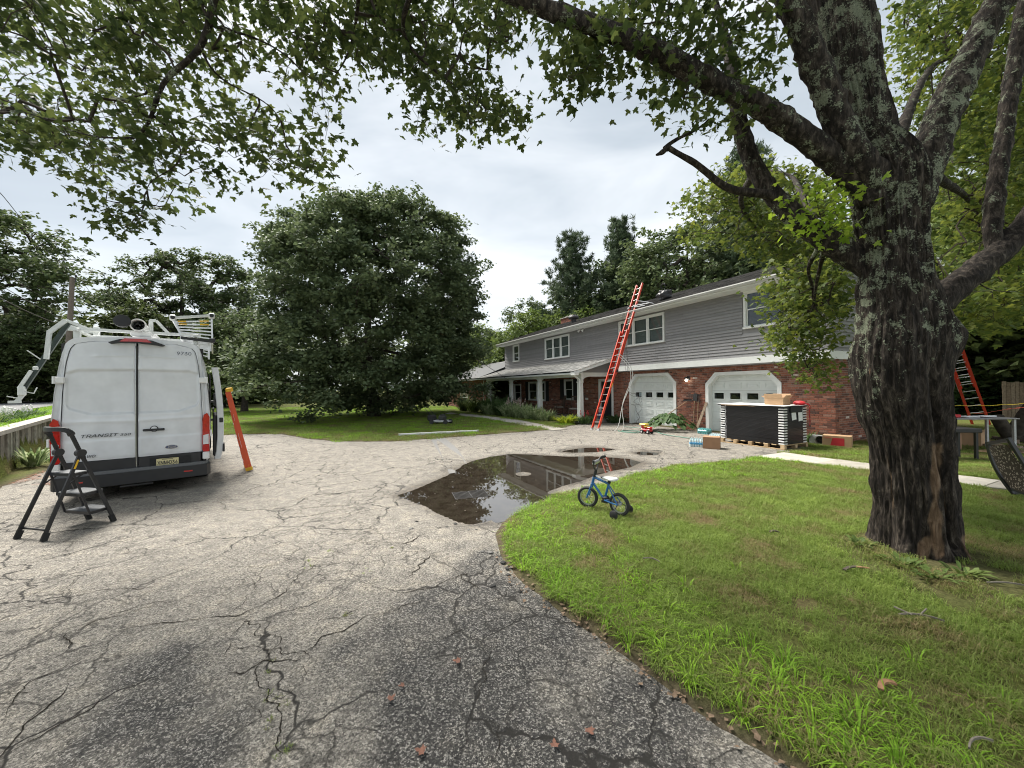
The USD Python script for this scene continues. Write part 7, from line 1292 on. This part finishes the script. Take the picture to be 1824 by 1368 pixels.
for i, (x, y, s, mt, lb) in enumerate(((-.5, .0, (.34, .24, .07), 'strap_red', 'crumpled red cloth on the folding table'), (-.05, -.05, (.32, .22, .02), 'paper', 'white papers on the middle of the folding table'), (.42, 0, (.36, .22, .025), 'paper', 'white papers on the right end of the folding table'))):
    ms = trimesh.creation.box(s); ms = ms.subdivide().subdivide(); v = np.array(ms.vertices); v[:, 2] += .03 * (meshkit.fbm(v * 12 + i, 2, i) - .3) * (v[:, 2] > 0); obj('table_cloth_heap' if i == 0 else 'paper_pile', (v + [tB[0] - .15 + x, 10.0 + y, .86 + s[2] / 2 + .012], ms.faces), mt, label=lb, cat='cloth' if i == 0 else 'papers', smooth=True)
m = MB(); m.cbox((-.13, -.02, 0), (.13, .02, .22), .01); v, f = m.mesh(); obj('grey_case', (v + [tB[0] - .62, 10.2, .862], f), 'grey_paint', label='grey upright case on the folding table beside the trunk', cat='case')
q = at(1712, 806); carton('cardboard_box', 'tan cardboard box under the black bench beside the trunk', (q[0] - .1, q[1] + .3, .03), (.55, .4, .42), .2, 'cardboard_dark'); q = at(1748, 797); carton('open_carton', 'open cardboard box with flaps under the folding table', (q[0], q[1] + .2, .03), (.5, .4, .36), .5, 'cardboard', True)
q = at(1752, 806); m = MB(); m.box((-.35, -.2, 0), (.3, .25, .012)); v, f = m.mesh(); obj('flattened_cardboard', (v @ rotz(.3).T + [q[0], q[1] - .25, .06], f), 'cardboard', label='flattened cardboard on the grass before the open box', cat='cardboard')
lb0, lb1 = np.array([19.0, 15.6, .0]), np.array([17.05, 15.55, 5.6]); rl2 = thing('extension_ladder', 'orange red extension ladder at the far right leaning on the house end', 'ladder', (0, 0, 0)); d2 = unit(lb1 - lb0); s2 = unit(np.cross(d2, (-.445, .895, 0))); s2 = unit(np.array([.895, .445, 0]) * .25 + np.array([.445, -.895, 0]) * .95); s2 = unit(s2 - d2 * (s2 @ d2)); n2 = np.cross(d2, s2)
for off, t0, t1, hw_ in ((0, 0, 5.0, .22), (.08, 1.6, 5.9, .185)):
    for s in (-1, 1): m = MB(); m.bar(lb0 + d2 * t0 + s2 * s * hw_ + n2 * off, lb0 + d2 * t1 + s2 * s * hw_ + n2 * off, .035, .08, s2); obj('side_rail', m, 'red_glassfibre', rl2)
    k = t0 + .25
    while k < t1: m = MB(); m.tube([lb0 + d2 * k - s2 * hw_ + n2 * off, lb0 + d2 * k + s2 * hw_ + n2 * off], .016, 8); obj('rung', m, 'aluminium', rl2); k += .305
for k in (1.5, 2.2): m = MB(); m.bar(lb0 + d2 * k + s2 * -.24, lb0 + d2 * (k + .4) + s2 * -.24, .006, .07, s2); obj('white_sticker', m, 'paper', rl2)
def tape(px, w, name, mat, label):
    P = spline(np.array([dep(*p) for p in px]), 24); m = MB()
    for i in range(23): m.bar(P[i], P[i + 1], .002, w, (0, 1, 0) if False else np.cross(unit(P[i + 1] - P[i]), (0, 0, 1)) * 1.0)
    obj(name, m, mat, label=label, cat='tape')
tape([(1660, 725, 9.2), (1700, 723, 9.3), (1760, 722, 9.4), (1824, 719, 9.6), (1900, 716, 9.9)], .055, 'barrier_tape', 'tape_yellow', 'yellow barrier tape stretched behind the big trunk')
tape([(1735, 737, 9.9), (1770, 733, 9.7), (1800, 728, 9.5), (1824, 726, 9.4), (1900, 720, 9.2)], .10, 'red_ribbon', 'tape_red', 'drooping red ribbon over the log fork at the right edge')
# patio chair at the right edge
ch_ = thing('patio_chair', 'dark framed patio chair with leaf patterned sling at the right edge', 'chair', (0, 0, 0)); Yc = 6.05
def cp(x, y, Y): return dep(x, y, Y)
fA, fB, fC = cp(1760, 787, 6.0), cp(1775, 835, 5.95), cp(1806, 879, 5.8); gA, gB, gC = cp(1796, 780, 5.6), cp(1830, 835, 5.5), cp(1880, 915, 5.3)
for P in ([fA, fB, fC], [gA, gB, gC]): m = MB(); S = spline(P, 10); [m.bar(S[i], S[i + 1] + (S[i + 1] - S[i]) * .1, .05, .035, (0, 1, 0)) for i in range(9)]; obj('chair_frame', m, 'black_metal', ch_)
m = MB(); m.bar(fA * .96 + gA * .04 + [0, 0, -.03], gA + [0, 0, -.03], .035, .05); obj('top_bar', m, 'black_metal', ch_); m = MB(); m.bar(fC * .8 + fB * .2, gC * .75 + gB * .25, .03, .03); obj('lower_bar', m, 'black_metal', ch_); m = MB(); m.bar(fB + [0, 0, -.05], cp(1900, 852, 5.6), .02, .02); obj('arm_bar', m, 'black_metal', ch_)
Sa, Sb = spline([fA + (gA - fA) * .08 - [0, 0, .10], fB + (gB - fB) * .08, fC * .85 + fB * .15], 14), spline([gA - [0, 0, .10] + (fA - gA) * .08, gB + (fB - gB) * .08, gC * .7 + gB * .3], 14); k6 = np.linspace(0, 1, 7); V = (Sa[:, None] * (1 - k6)[None, :, None] + Sb[:, None] * k6[None, :, None]); V[..., 1] += .05 * np.sin(k6 * PI)[None]; nV = V.reshape(-1, 3); V2 = np.vstack([nV, nV + [0, .006, 0]]); Fg = grid(14, 7); obj('sling', (V2, np.vstack([Fg, Fg[:, ::-1] + len(nV)])), 'sling', ch_, smooth=True)
m = MB(); Lc = [cp(1880, 915, 5.3), cp(1960, 880, 5.6)]; m.bar(fC + [0, 0, -.0], fC + [.9, .25, .02], .04, .03); obj('seat_rail', m, 'black_metal', ch_)
# fence boards, logs, wood waste
fe = thing('board_fence', 'weathered upright board fence behind the vines at right', 'fence', (0, 0, 0)); f0 = np.array([23.2, 18.2]); fdv = unit(np.array([1, -.25, 0]))[:2]
for k in range(36):
    p = f0 + fdv * k * .16; n_ = np.array([-fdv[1], fdv[0]]) * .025; m = MB(); m.ext(Polygon([p, p + fdv * .145, p + fdv * .145 + n_, p + n_]), 1.75 + rk.normal(0, .02)); v, f = m.mesh(); obj('fence_board', (v, f), 'old_wood', fe, prim={'tone': np.full(len(v), rk.uniform(.5, 1))})
lg = thing('log_fork', 'dark forked log lying on the wood pile at the right edge', 'log', (0, 0, 0))
for P, r0_, r1_ in (([(1775, 742, 11), (1790, 765, 11), (1804, 782, 11)], .14, .17), ([(1840, 715, 10.6), (1822, 745, 10.8), (1804, 780, 11)], .12, .19), ([(1772, 785, 11.4), (1804, 784, 11), (1860, 788, 10.6)], .10, .16)):
    S = spline(np.array([dep(*p) for p in P]), 14); v, f = tube(S, np.linspace(r0_, r1_, 14), 14); v = v + .05 * (meshkit.fbm(v * 7, 3, 5)[:, None] - .5); obj('log_limb', (v, f), 'bark_far', lg, smooth=True)
wp = thing('wood_pile', 'heap of split wood and chips on the ground behind the patio chair', 'wood pile', (0, 0, 0))
for k in range(46):
    q = at(rk.uniform(1765, 1850), rk.uniform(783, 812)); a = rk.uniform(0, PI); L = rk.uniform(.15, .5); dd = np.array([math.cos(a), math.sin(a), rk.normal(0, .15)]); m = MB(); q = q + [0, 0, rk.uniform(.03, .12)]; m.bar(q - dd * L / 2, q + dd * L / 2, rk.uniform(.04, .10), rk.uniform(.02, .05)); v, f = m.mesh(); obj('wood_piece', (v, f), 'old_wood', wp, prim={'tone': np.full(len(v), rk.random())})
m = MB(); m.bar(dep(1790, 770, 12.5), dep(1900, 775, 11.5), .3, .12); v, f = m.mesh(); obj('sleeper', (v, f), 'old_wood', label='long rusty timber lying behind the log fork', cat='timber', prim={'tone': np.full(len(v), .25)})

# twigs, bark and fallen leaves
for i, (x, y, L, mt, lb) in enumerate([(1522, 1016, .22, 'bark_chip', 'dark slab of bark with an orange underside lying left of the trunk foot'), (1580, 1226, .13, 'wood_fresh', 'pale split stick in the grass at lower right'), (1160, 1000, .16, 'stick_grey', 'short pale stick in the lawn below the bicycle'), (1640, 1103, .26, 'stick_grey', 'grey broken branch in the lawn below the trunk'), (1800, 1045, .3, 'stick_grey', 'thin grey stick at the right edge below the trunk'), (1745, 1330, .16, 'stick_grey', 'long dry stalk in the lawn at the bottom right'), (1380, 950, .10, 'bark_chip', 'brown chip of bark in the middle of the lawn')]):
    q = at(x, y, .06); a = rk.uniform(-.5, .5); t = thing('fallen_stick', lb, 'stick', (q[0], q[1], .075), a); P = spline([(-L / 2, 0, 0), (0, .015, .012), (L / 2, -.01, .0)], 9); w_ = .026 if 'bark' in mt or 'fresh' in mt else .007; m = MB(); [m.bar(P[k], P[k + 1], w_, .012) for k in range(8)]; obj('stick_wood', m, mt, t)
    if i == 0: m = MB(); [m.bar(P[k] + [.02, -.02, .006], P[k + 1] + [.02, -.02, .006], .022, .008) for k in range(4, 8)]; obj('orange_underside', m, 'wood_fresh', t)
    if i == 3: m = MB(); m.tube([(0, .01, .01), (.08, .08, .03)], .006, 6); m.tube([(-.05, .0, .01), (-.12, .07, .02)], .006, 6); obj('side_twig', m, mt, t)
lvl = [(820, 1180, .085, 'rust brown maple leaf in the middle of the dark asphalt'), (720, 1222, .06, 'tiny reddish leaf on the asphalt, left of centre'), (692, 1250, .075, 'curled brown leaf on the asphalt at the bottom left of centre'), (757, 1342, .085, 'orange brown leaf on the asphalt at the very bottom'), (1048, 1300, .085, 'red brown maple leaf on the dark asphalt near the grass edge'), (988, 1335, .07, 'pale tan leaf on the dark asphalt left of the red brown one'), (1195, 1190, .09, 'dry leaf at the grass edge half way down'), (1420, 1310, .09, 'dry leaf at the grass edge at the bottom')]
for x, y, s, lb in lvl:
    q = at(x, y, .02); v, f = place(MAPLE * [1, 1, -1.2], MAPLEF, np.zeros((1, 3)), np.array([[math.cos(x), math.sin(x), .05]]), np.array([[0, 0, 1.]]), s * .62); obj('fallen_leaf', (v + [q[0], q[1], drive_z(q[None, :2])[0] + .02], f), 'leaf_dry', label=lb, cat='leaf')
# ------------------------------------------------------------------ plants in beds, and the grass
def clump(name, label, cat, loc, n, L, W, mat, seed, arch=.7, rise=1.0, group=None, flowers=None, single=False, spread=.12):
    r = np.random.default_rng(seed); t = thing(name, label, cat, loc, 0, group); m = MB(); lv = []
    for k in range(n):
        a = r.uniform(0, 2 * PI); l = L * r.uniform(.6, 1.15); d = np.array([math.cos(a), math.sin(a)]); o = d * spread * r.random(); s = np.linspace(0, 1, 6); ar = arch * r.uniform(.5, 1.3)
        x = l * (ar * s * .85 + .05 * s); z = l * rise * (s - .62 * ar * s ** 2.2); w = W * r.uniform(.7, 1.2) * np.array([.35, .75, 1, .95, .6, .02]); c = np.c_[o[0] + d[0] * x, o[1] + d[1] * x, np.maximum(z, .01)]; nn = np.array([-d[1], d[0], 0]); V = np.empty((12, 3)); V[0::2] = c + nn * w[:, None] / 2; V[1::2] = c - nn * w[:, None] / 2; V[:, 2] += .0
        V = np.vstack([V, c - [0, 0, .12 * W]]); F = []
        for i in range(5): F += [[2 * i, 2 * i + 2, 12 + i + 1], [2 * i, 13 + i, 12 + i], [12 + i, 13 + i, 2 * i + 3], [12 + i, 2 * i + 3, 2 * i + 1]]
        if single: lv.append((V, np.array(F)))
        else: m.add(V, F)
    if single: [obj('leaf', q, mat, t, smooth=True) for q in lv]
    else: obj('leaves', m, mat, t, smooth=True, kind='stuff')
    for fm, nf, fh, fs in (flowers or []):
        m = MB()
        for k in range(nf):
            a = r.uniform(0, 2 * PI); b = np.array([math.cos(a), math.sin(a), 0]) * r.uniform(.05, .3) * L; tp = b * 1.2 + np.array([0, 0, fh * r.uniform(.8, 1.15)]); m.tube([b * .3, tp], .004, 4)
            for q in range(5): m.tm(trimesh.creation.icosphere(1, fs * r.uniform(.5, 1)), mat4((1, 0, 0), (0, 1, 0), (0, 0, 1.0), tp - np.array([0, 0, q * fs * 1.6]) + r.normal(0, fs * .4, 3)))
        obj('flowers', m, fm, t, kind='stuff')
    return t
hq = hw(4.95, 1.05, .0); hs_ = thing('hosta', 'big dark green hosta between the two garage doors', 'hosta', hq, 0); r = np.random.default_rng(9)
for k in range(130):
    a = r.uniform(0, 2 * PI); R_ = .86 * math.sqrt(r.random()); c = np.array([R_ * math.cos(a) * 1.05, R_ * math.sin(a) * .8, .12 + .62 * (1 - (R_ / .9) ** 2) ** .8 * r.uniform(.8, 1.0)]); T = np.array([[math.cos(a), math.sin(a), -.5 - .3 * R_]]); N = np.array([[math.cos(a) * .5 + r.normal(0, .2), math.sin(a) * .5 + r.normal(0, .2), 1.0]])
    o = np.array([(0, 0, 0), (.24, .06, .03), (.42, .30, .05), (.36, .62, .03), (.14, .90, -.03), (0, 1.05, -.07), (-.14, .9, -.03), (-.36, .62, .03), (-.42, .3, .05), (-.24, .06, .03), (0, .45, -.03)]); f = np.array([[10, i, (i + 1) % 10] for i in range(10)]); obj('leaf', place(o, f, c[None], T, N, r.uniform(.17, .27)), 'leaf_hosta', hs_, smooth=True)
bed = [(20.3, 3.3, 'leaf_pale', 120, .75, .05, 'sprawling grey green bush at the far left of the porch bed', 'pale_bush', None), (18.6, 3.0, 'leaf_hosta', 130, .85, .07, 'full green plant before the second column from the far end', 'bed_plant', None), (17.2, 3.4, 'leaf_varieg', 110, .62, .06, 'pale leaved plant left of the tall flower spikes', 'bed_plant', None), (16.2, 2.9, 'leaf_hosta', 130, .95, .07, 'tall green plant in the middle of the porch bed', 'bed_plant', None),
       (14.9, 3.1, 'leaf_varieg', 120, .72, .05, 'variegated plant with pinkish flower plumes', 'bed_plant', [('plume', 16, 1.05, .03)]), (13.7, 3.0, 'leaf_varieg', 140, .70, .05, 'variegated clump with tall plumes before the third column', 'bed_plant', [('plume', 14, 1.0, .03)]), (12.5, 2.9, 'leaf_varieg', 150, .62, .045, 'arching striped grassy clump at the near end of the porch bed', 'bed_plant', None), (11.6, 2.7, 'leaf_varieg', 110, .5, .045, 'low striped clump next to the rocking chair', 'bed_plant', None),
       (22.2, 3.4, 'leaf_mid', 150, .9, .05, 'dark bush at the corner under the round tree', 'pale_bush', None)]
for i, (u, n_, mt, n, L, W, lb, nm, fl) in enumerate(bed): clump(nm, lb, 'plant', hw(u, n_, .0), int(n * 1.5), L * 1.3, W * 1.35, mt, 200 + i, .62, 1.25, None, fl, spread=.45)
clump('lily_clump', 'yellow green clump of leaves at the porch corner column', 'plant', hw(9.6, 2.75, .0), 150, .62, .07, 'leaf_lily', 221, .8, 1.0, spread=.45)
clump('lily_clump', 'green clump with a few red flowers right of the porch corner column', 'plant', hw(8.95, 2.1, .0), 100, .62, .06, 'leaf_hosta', 222, .75, 1.0, None, [('petal_red', 4, .62, .03)], spread=.3)
clump('bed_plant', 'dark green plants at the wall between entry door and left garage door', 'plant', hw(8.75, .45, .0), 130, .55, .06, 'leaf_hosta', 223, .8, 1.0, spread=.4)
clump('bed_plant', 'small dark plant at the brick wall right of the panel stack', 'plant', hw(.55, .35, .0), 70, .5, .05, 'leaf_hosta', 224, .7, 1.0, spread=.15)
q = wl(1.15, -.35); clump('wall_plant', 'pale striped leafy plant against the retaining wall at the left edge', 'plant', (q[0], q[1], .03), 80, .62, .06, 'leaf_varieg', 225, .6, 1.0, spread=.12)
for k in range(6): q = wl(2.2 + k * .8, -.38); clump('wall_weed', f'low green weeds along the wall foot, {["first", "second", "third", "fourth", "fifth", "sixth"][k]} tuft from the left', 'weeds', (q[0], q[1], .03), 90, .30, .02, 'leaf_hosta', 230 + k, .9, .9, spread=.4)
for k in range(9):
    q = wl(-1.0 + k * 1.15, .75 + .3 * (k % 2)); clump('terrace_plant', f'leafy plant with white flowers above the retaining wall, {ORD[k]} from the left', 'plant', (q[0], q[1], .96), 90, .42, .035, 'leaf_pale' if k % 2 else 'leaf_hosta', 240 + k, .75, 1.0, 'white flowered plants above the retaining wall', [('petal_white', 6 + (k * 5) % 9, .36, .03)], spread=.4)
for i, (x, y) in enumerate(((1600, 1000), (1705, 1015), (1655, 1022), (1520, 965))):
    q = at(x, y, .08); clump('trunk_weed', ['small weed left of the foot of the big trunk', 'small weed right of the foot of the big trunk', 'small weed in front of the foot of the big trunk', 'small weed a step left of the big trunk'][i], 'weed', (q[0], q[1] - .05, .07), 26, .13, .035, 'leaf_pale', 260 + i, 1.0, .8, spread=.1)

# grass: patches of blades set over the lawns
def patch(path, n, size, h, w, seed, lean=.5, mat='grass_lawn', tuft=False):
    r = np.random.default_rng(seed); xy = r.uniform(-size / 2, size / 2, (n, 2)) if not tuft else r.normal(0, size * .10, (n, 2)); a = r.uniform(0, 2 * PI, n); d = np.c_[np.cos(a), np.sin(a)]; L = h * r.uniform(.45, 1.2, n); ln = lean * r.uniform(.2, 1.6, n)
    if tuft: d = xy / np.maximum(np.linalg.norm(xy, axis=1, keepdims=True), 1e-6)
    nn = np.c_[-d[:, 1], d[:, 0]]; b = np.c_[xy, np.zeros(n)]; m_ = np.c_[xy + d * (L * ln * .35)[:, None], L * .62]; t = np.c_[xy + d * (L * ln)[:, None], L * (1 - .35 * np.minimum(ln, 1.4))]; W3 = np.c_[nn, np.zeros(n)] * (w * r.uniform(.6, 1.2, n))[:, None] / 2
    V = np.stack([b - W3, b + W3, m_ + W3 * .85, m_ - W3 * .85, t], 1).reshape(-1, 3); i = (np.arange(n) * 5)[:, None, None]; F = (np.array([[0, 1, 2], [0, 2, 3], [3, 2, 4]])[None] + i).reshape(-1, 3); return usdkit.mesh(stage, path, (V, F), '/World/Looks/' + mat)
def instancer(name, protos, P, idx, yaw, scale, label, cat):
    pi = UsdGeom.PointInstancer.Define(stage, numbered('/World', name)); rel = pi.CreatePrototypesRel()
    for k, mk in enumerate(protos): rel.AddTarget(mk(f'{pi.GetPath()}/{["blades", "blades_001", "blades_002", "blades_003"][k]}').GetPath())
    pi.CreatePositionsAttr(Vt.Vec3fArray.FromNumpy(P.astype(np.float32))); pi.CreateProtoIndicesAttr(Vt.IntArray.FromNumpy(idx.astype(np.int32))); pi.CreateOrientationsAttr(Vt.QuathArray([Gf.Quath(float(math.cos(a / 2)), 0, 0, float(math.sin(a / 2))) for a in yaw])); pi.CreateScalesAttr(Vt.Vec3fArray.FromNumpy(np.repeat(scale[:, None], 3, 1).astype(np.float32)))
    setdata(pi.GetPrim(), label=label, cat=cat, kind='stuff')
path_poly = Polygon(gp((1345, 816), (1395, 808), (1475, 819), (1550, 829), (1640, 841), (1720, 851), (1824, 864)) + [(13.5, 5.4), (12.6, 4.3)] + gp((1824, 885), (1720, 867), (1640, 856), (1550, 843), (1440, 829))).buffer(.02)
walk_poly = Polygon(gp((1010, 766), (920, 749), (840, 739), (800, 736), (785, 738), (860, 746), (900, 752), (985, 768))).buffer(.05)
house_poly = Polygon([tuple(hw(u, n)[:2]) for u, n in ((-.05, .05), (31, 2.4), (31, -8.5), (-.05, -8.5))]); bed_poly = Polygon([tuple(hw(u, n)[:2]) for u, n in ((9, 0), (9, 2.9), (12, 3.4), (23, 4.2), (23, 0))])
nog = shapely.union_all([path_poly, walk_poly, house_poly, bed_poly]); shapely.prepare(nog)
def scatter(lo, hi, step, seed, lim, keepf):
    r = np.random.default_rng(seed); X, Y = np.meshgrid(np.arange(lo[0], hi[0], step), np.arange(lo[1], hi[1], step)); P = np.c_[X.ravel(), Y.ravel()] + r.uniform(-.5, .5, (X.size, 2)) * step
    q = proj(np.c_[P, np.zeros(len(P))]); ok = (q[:, 2] > .3) & (q[:, 0] > -150) & (q[:, 0] < 1980) & (q[:, 1] < 1500); P = P[ok]; s = sdist(drive_poly, P); ok = (s > lim) & ~shapely.contains_xy(nog, P[:, 0], P[:, 1]) & (np.hypot(P[:, 0] - 4.2, P[:, 1] - 4.1) > .40) & (wall_off(P) < -.05); P, s = P[ok], s[ok]; ok = keepf(P, s, r); P, s = P[ok], s[ok]
    return P, s, r
thin = lambda P, k=0.0: meshkit.fbm(np.c_[P * 1.1, np.zeros(len(P))], 4, 33)
P, s, r = scatter((0, 1.2), (11, 8.6), .085, 301, .10, lambda P, s, r: r.random(len(P)) < np.clip((thin(P) - .28) * 5, .5, 1) * np.where(np.hypot(P[:, 0] - 4, P[:, 1] - 3.6) < .9, .4, 1))
z = ground_z(P, s)
instancer('lawn_grass', [lambda p, k=k: patch(p, 110, .16, .050 + .008 * k, .0040, 310 + k, .9) for k in range(4)], np.c_[P, z - .006], r.integers(0, 4, len(P)), r.uniform(0, 6.28, len(P)), r.uniform(.7, 1.35, len(P)), 'uneven lawn grass with dry patches around the big trunk', 'grass')
P, s, r = scatter((-1, 1.2), (11, 13), .10, 302, .0, lambda P, s, r: (s > .02 + .16 * meshkit.fbm(np.c_[P * 2.2, np.zeros(len(P))], 3, 13)) & (r.random(len(P)) < np.exp(-(np.maximum(s - .12, 0) / (.26 + .56 * meshkit.fbm(np.c_[P * .8, np.zeros(len(P))], 2, 3))) ** 2) * 1.3) & (P @ HN[:2] - HO[:2] @ HN[:2] > 1.0) & (P[:, 1] < 9.5)); z = ground_z(P, s)
instancer('edge_grass', [lambda p, k=k: patch(p, 22, .20, .095, .0075, 330 + k, 1.1, 'grass_edge', True) for k in range(4)], np.c_[P, z - .008], r.integers(0, 4, len(P)), r.uniform(0, 6.28, len(P)), r.uniform(.55, 1.15, len(P)), 'bright green coarse grass along the driveway edge', 'grass')
P, s, r = scatter((-1, 8.0), (18, 15), .20, 303, .03, lambda P, s, r: r.random(len(P)) < .9); z = ground_z(P, s)
instancer('lawn_grass', [lambda p, k=k: patch(p, 130, .30, .06, .007, 340 + k, .8) for k in range(3)], np.c_[P, z - .006], r.integers(0, 3, len(P)), r.uniform(0, 6.28, len(P)), r.uniform(.8, 1.3, len(P)), 'lawn grass between the garden path and the house', 'grass')
P, s, r = scatter((-34, 12.5), (6, 38), .36, 304, .02, lambda P, s, r: r.random(len(P)) < .95); z = ground_z(P, s)
instancer('lawn_grass', [lambda p, k=k: patch(p, 150, .55, .075, .012, 350 + k, .8, 'grass_edge' if k == 3 else 'grass_lawn') for k in range(4)], np.c_[P, z - .006], r.integers(0, 4, len(P)), r.uniform(0, 6.28, len(P)), r.uniform(.8, 1.3, len(P)), 'lawn grass around the round tree behind the driveway', 'grass')
r = np.random.default_rng(305); P = np.array([wl(a, b) for a, b in np.c_[r.uniform(-3, 22, 1500), r.uniform(.3, 5.5, 1500)]]); P = P[[wall_off(p[None])[0] < o1 - .2 for p in P]]; z = ground_z(P)
instancer('terrace_grass', [lambda p, k=k: patch(p, 110, .5, .10, .010, 360 + k, .8, 'grass_edge') for k in range(3)], np.c_[P, z], r.integers(0, 3, len(P)), r.uniform(0, 6.28, len(P)), r.uniform(.8, 1.4, len(P)), 'rough grass between the retaining wall and the road', 'grass')

# weeds in the cracks, bits afloat in the puddle, dead leaves along the dirt edge
W_ = np.array([at(*q)[:2] for q in ((488, 1240), (492, 1262), (486, 1290), (497, 1335), (500, 1350), (622, 1098), (628, 1094), (590, 984), (545, 1012), (548, 1005), (655, 1018), (480, 1195), (700, 978), (1042, 786), (1062, 790), (1180, 802))]); r = np.random.default_rng(401); P = np.repeat(W_, 3, 0) + r.normal(0, .035, (len(W_) * 3, 2))
instancer('crack_weeds', [lambda p, k=k: patch(p, 12, .06, .018, .003, 410 + k, 1.2, 'grass_lawn', True) for k in range(2)], np.c_[P, drive_z(P)], r.integers(0, 2, len(P)), r.uniform(0, 6.28, len(P)), r.uniform(.5, 1.2, len(P)), 'tiny weeds growing in the cracks of the driveway', 'weeds')
r = np.random.default_rng(402); bb_ = pud_poly.bounds; Q = np.c_[r.uniform(bb_[0], bb_[2], 500), r.uniform(bb_[1], bb_[3], 500)]; Q = Q[shapely.contains_xy(pud_poly.buffer(-.1), Q[:, 0], Q[:, 1])][:110]; a = r.uniform(0, 6.28, len(Q)); V, F = place(RHOMB * [1, 1, .2], RHOMBF, np.c_[Q, np.full(len(Q), WATER + .003)], np.c_[np.cos(a), np.sin(a), a * 0], np.tile([0, 0, 1.], (len(Q), 1)), r.uniform(.012, .035, len(Q)))
obj('floating_debris', (V, F), 'stick_grey', label='leaf bits floating on the big puddle', cat='debris', kind='stuff')
r = np.random.default_rng(403); L_ = LineString(gp((895, 985), (925, 1035), (985, 1082), (1080, 1145), (1180, 1218), (1300, 1305), (1440, 1392))); Q = np.array([L_.interpolate(t, True).coords[0] for t in r.random(170)]) + r.normal(0, .06, (170, 2)); a = r.uniform(0, 6.28, 170); zq = np.maximum(ground_lookup(Q), drive_z(Q) - .02) + .012
V, F = place(RHOMB * [1.3, 1, 1.5], RHOMBF, np.c_[Q, zq], np.c_[np.cos(a), np.sin(a), r.normal(0, .2, 170)], np.c_[r.normal(0, .3, (170, 2)), np.ones(170)], r.uniform(.012, .042, 170)); obj('leaf_litter', (V, F), 'leaf_litter', label='dead leaf litter along the dirt edge between driveway and lawn', cat='leaf litter', kind='stuff')
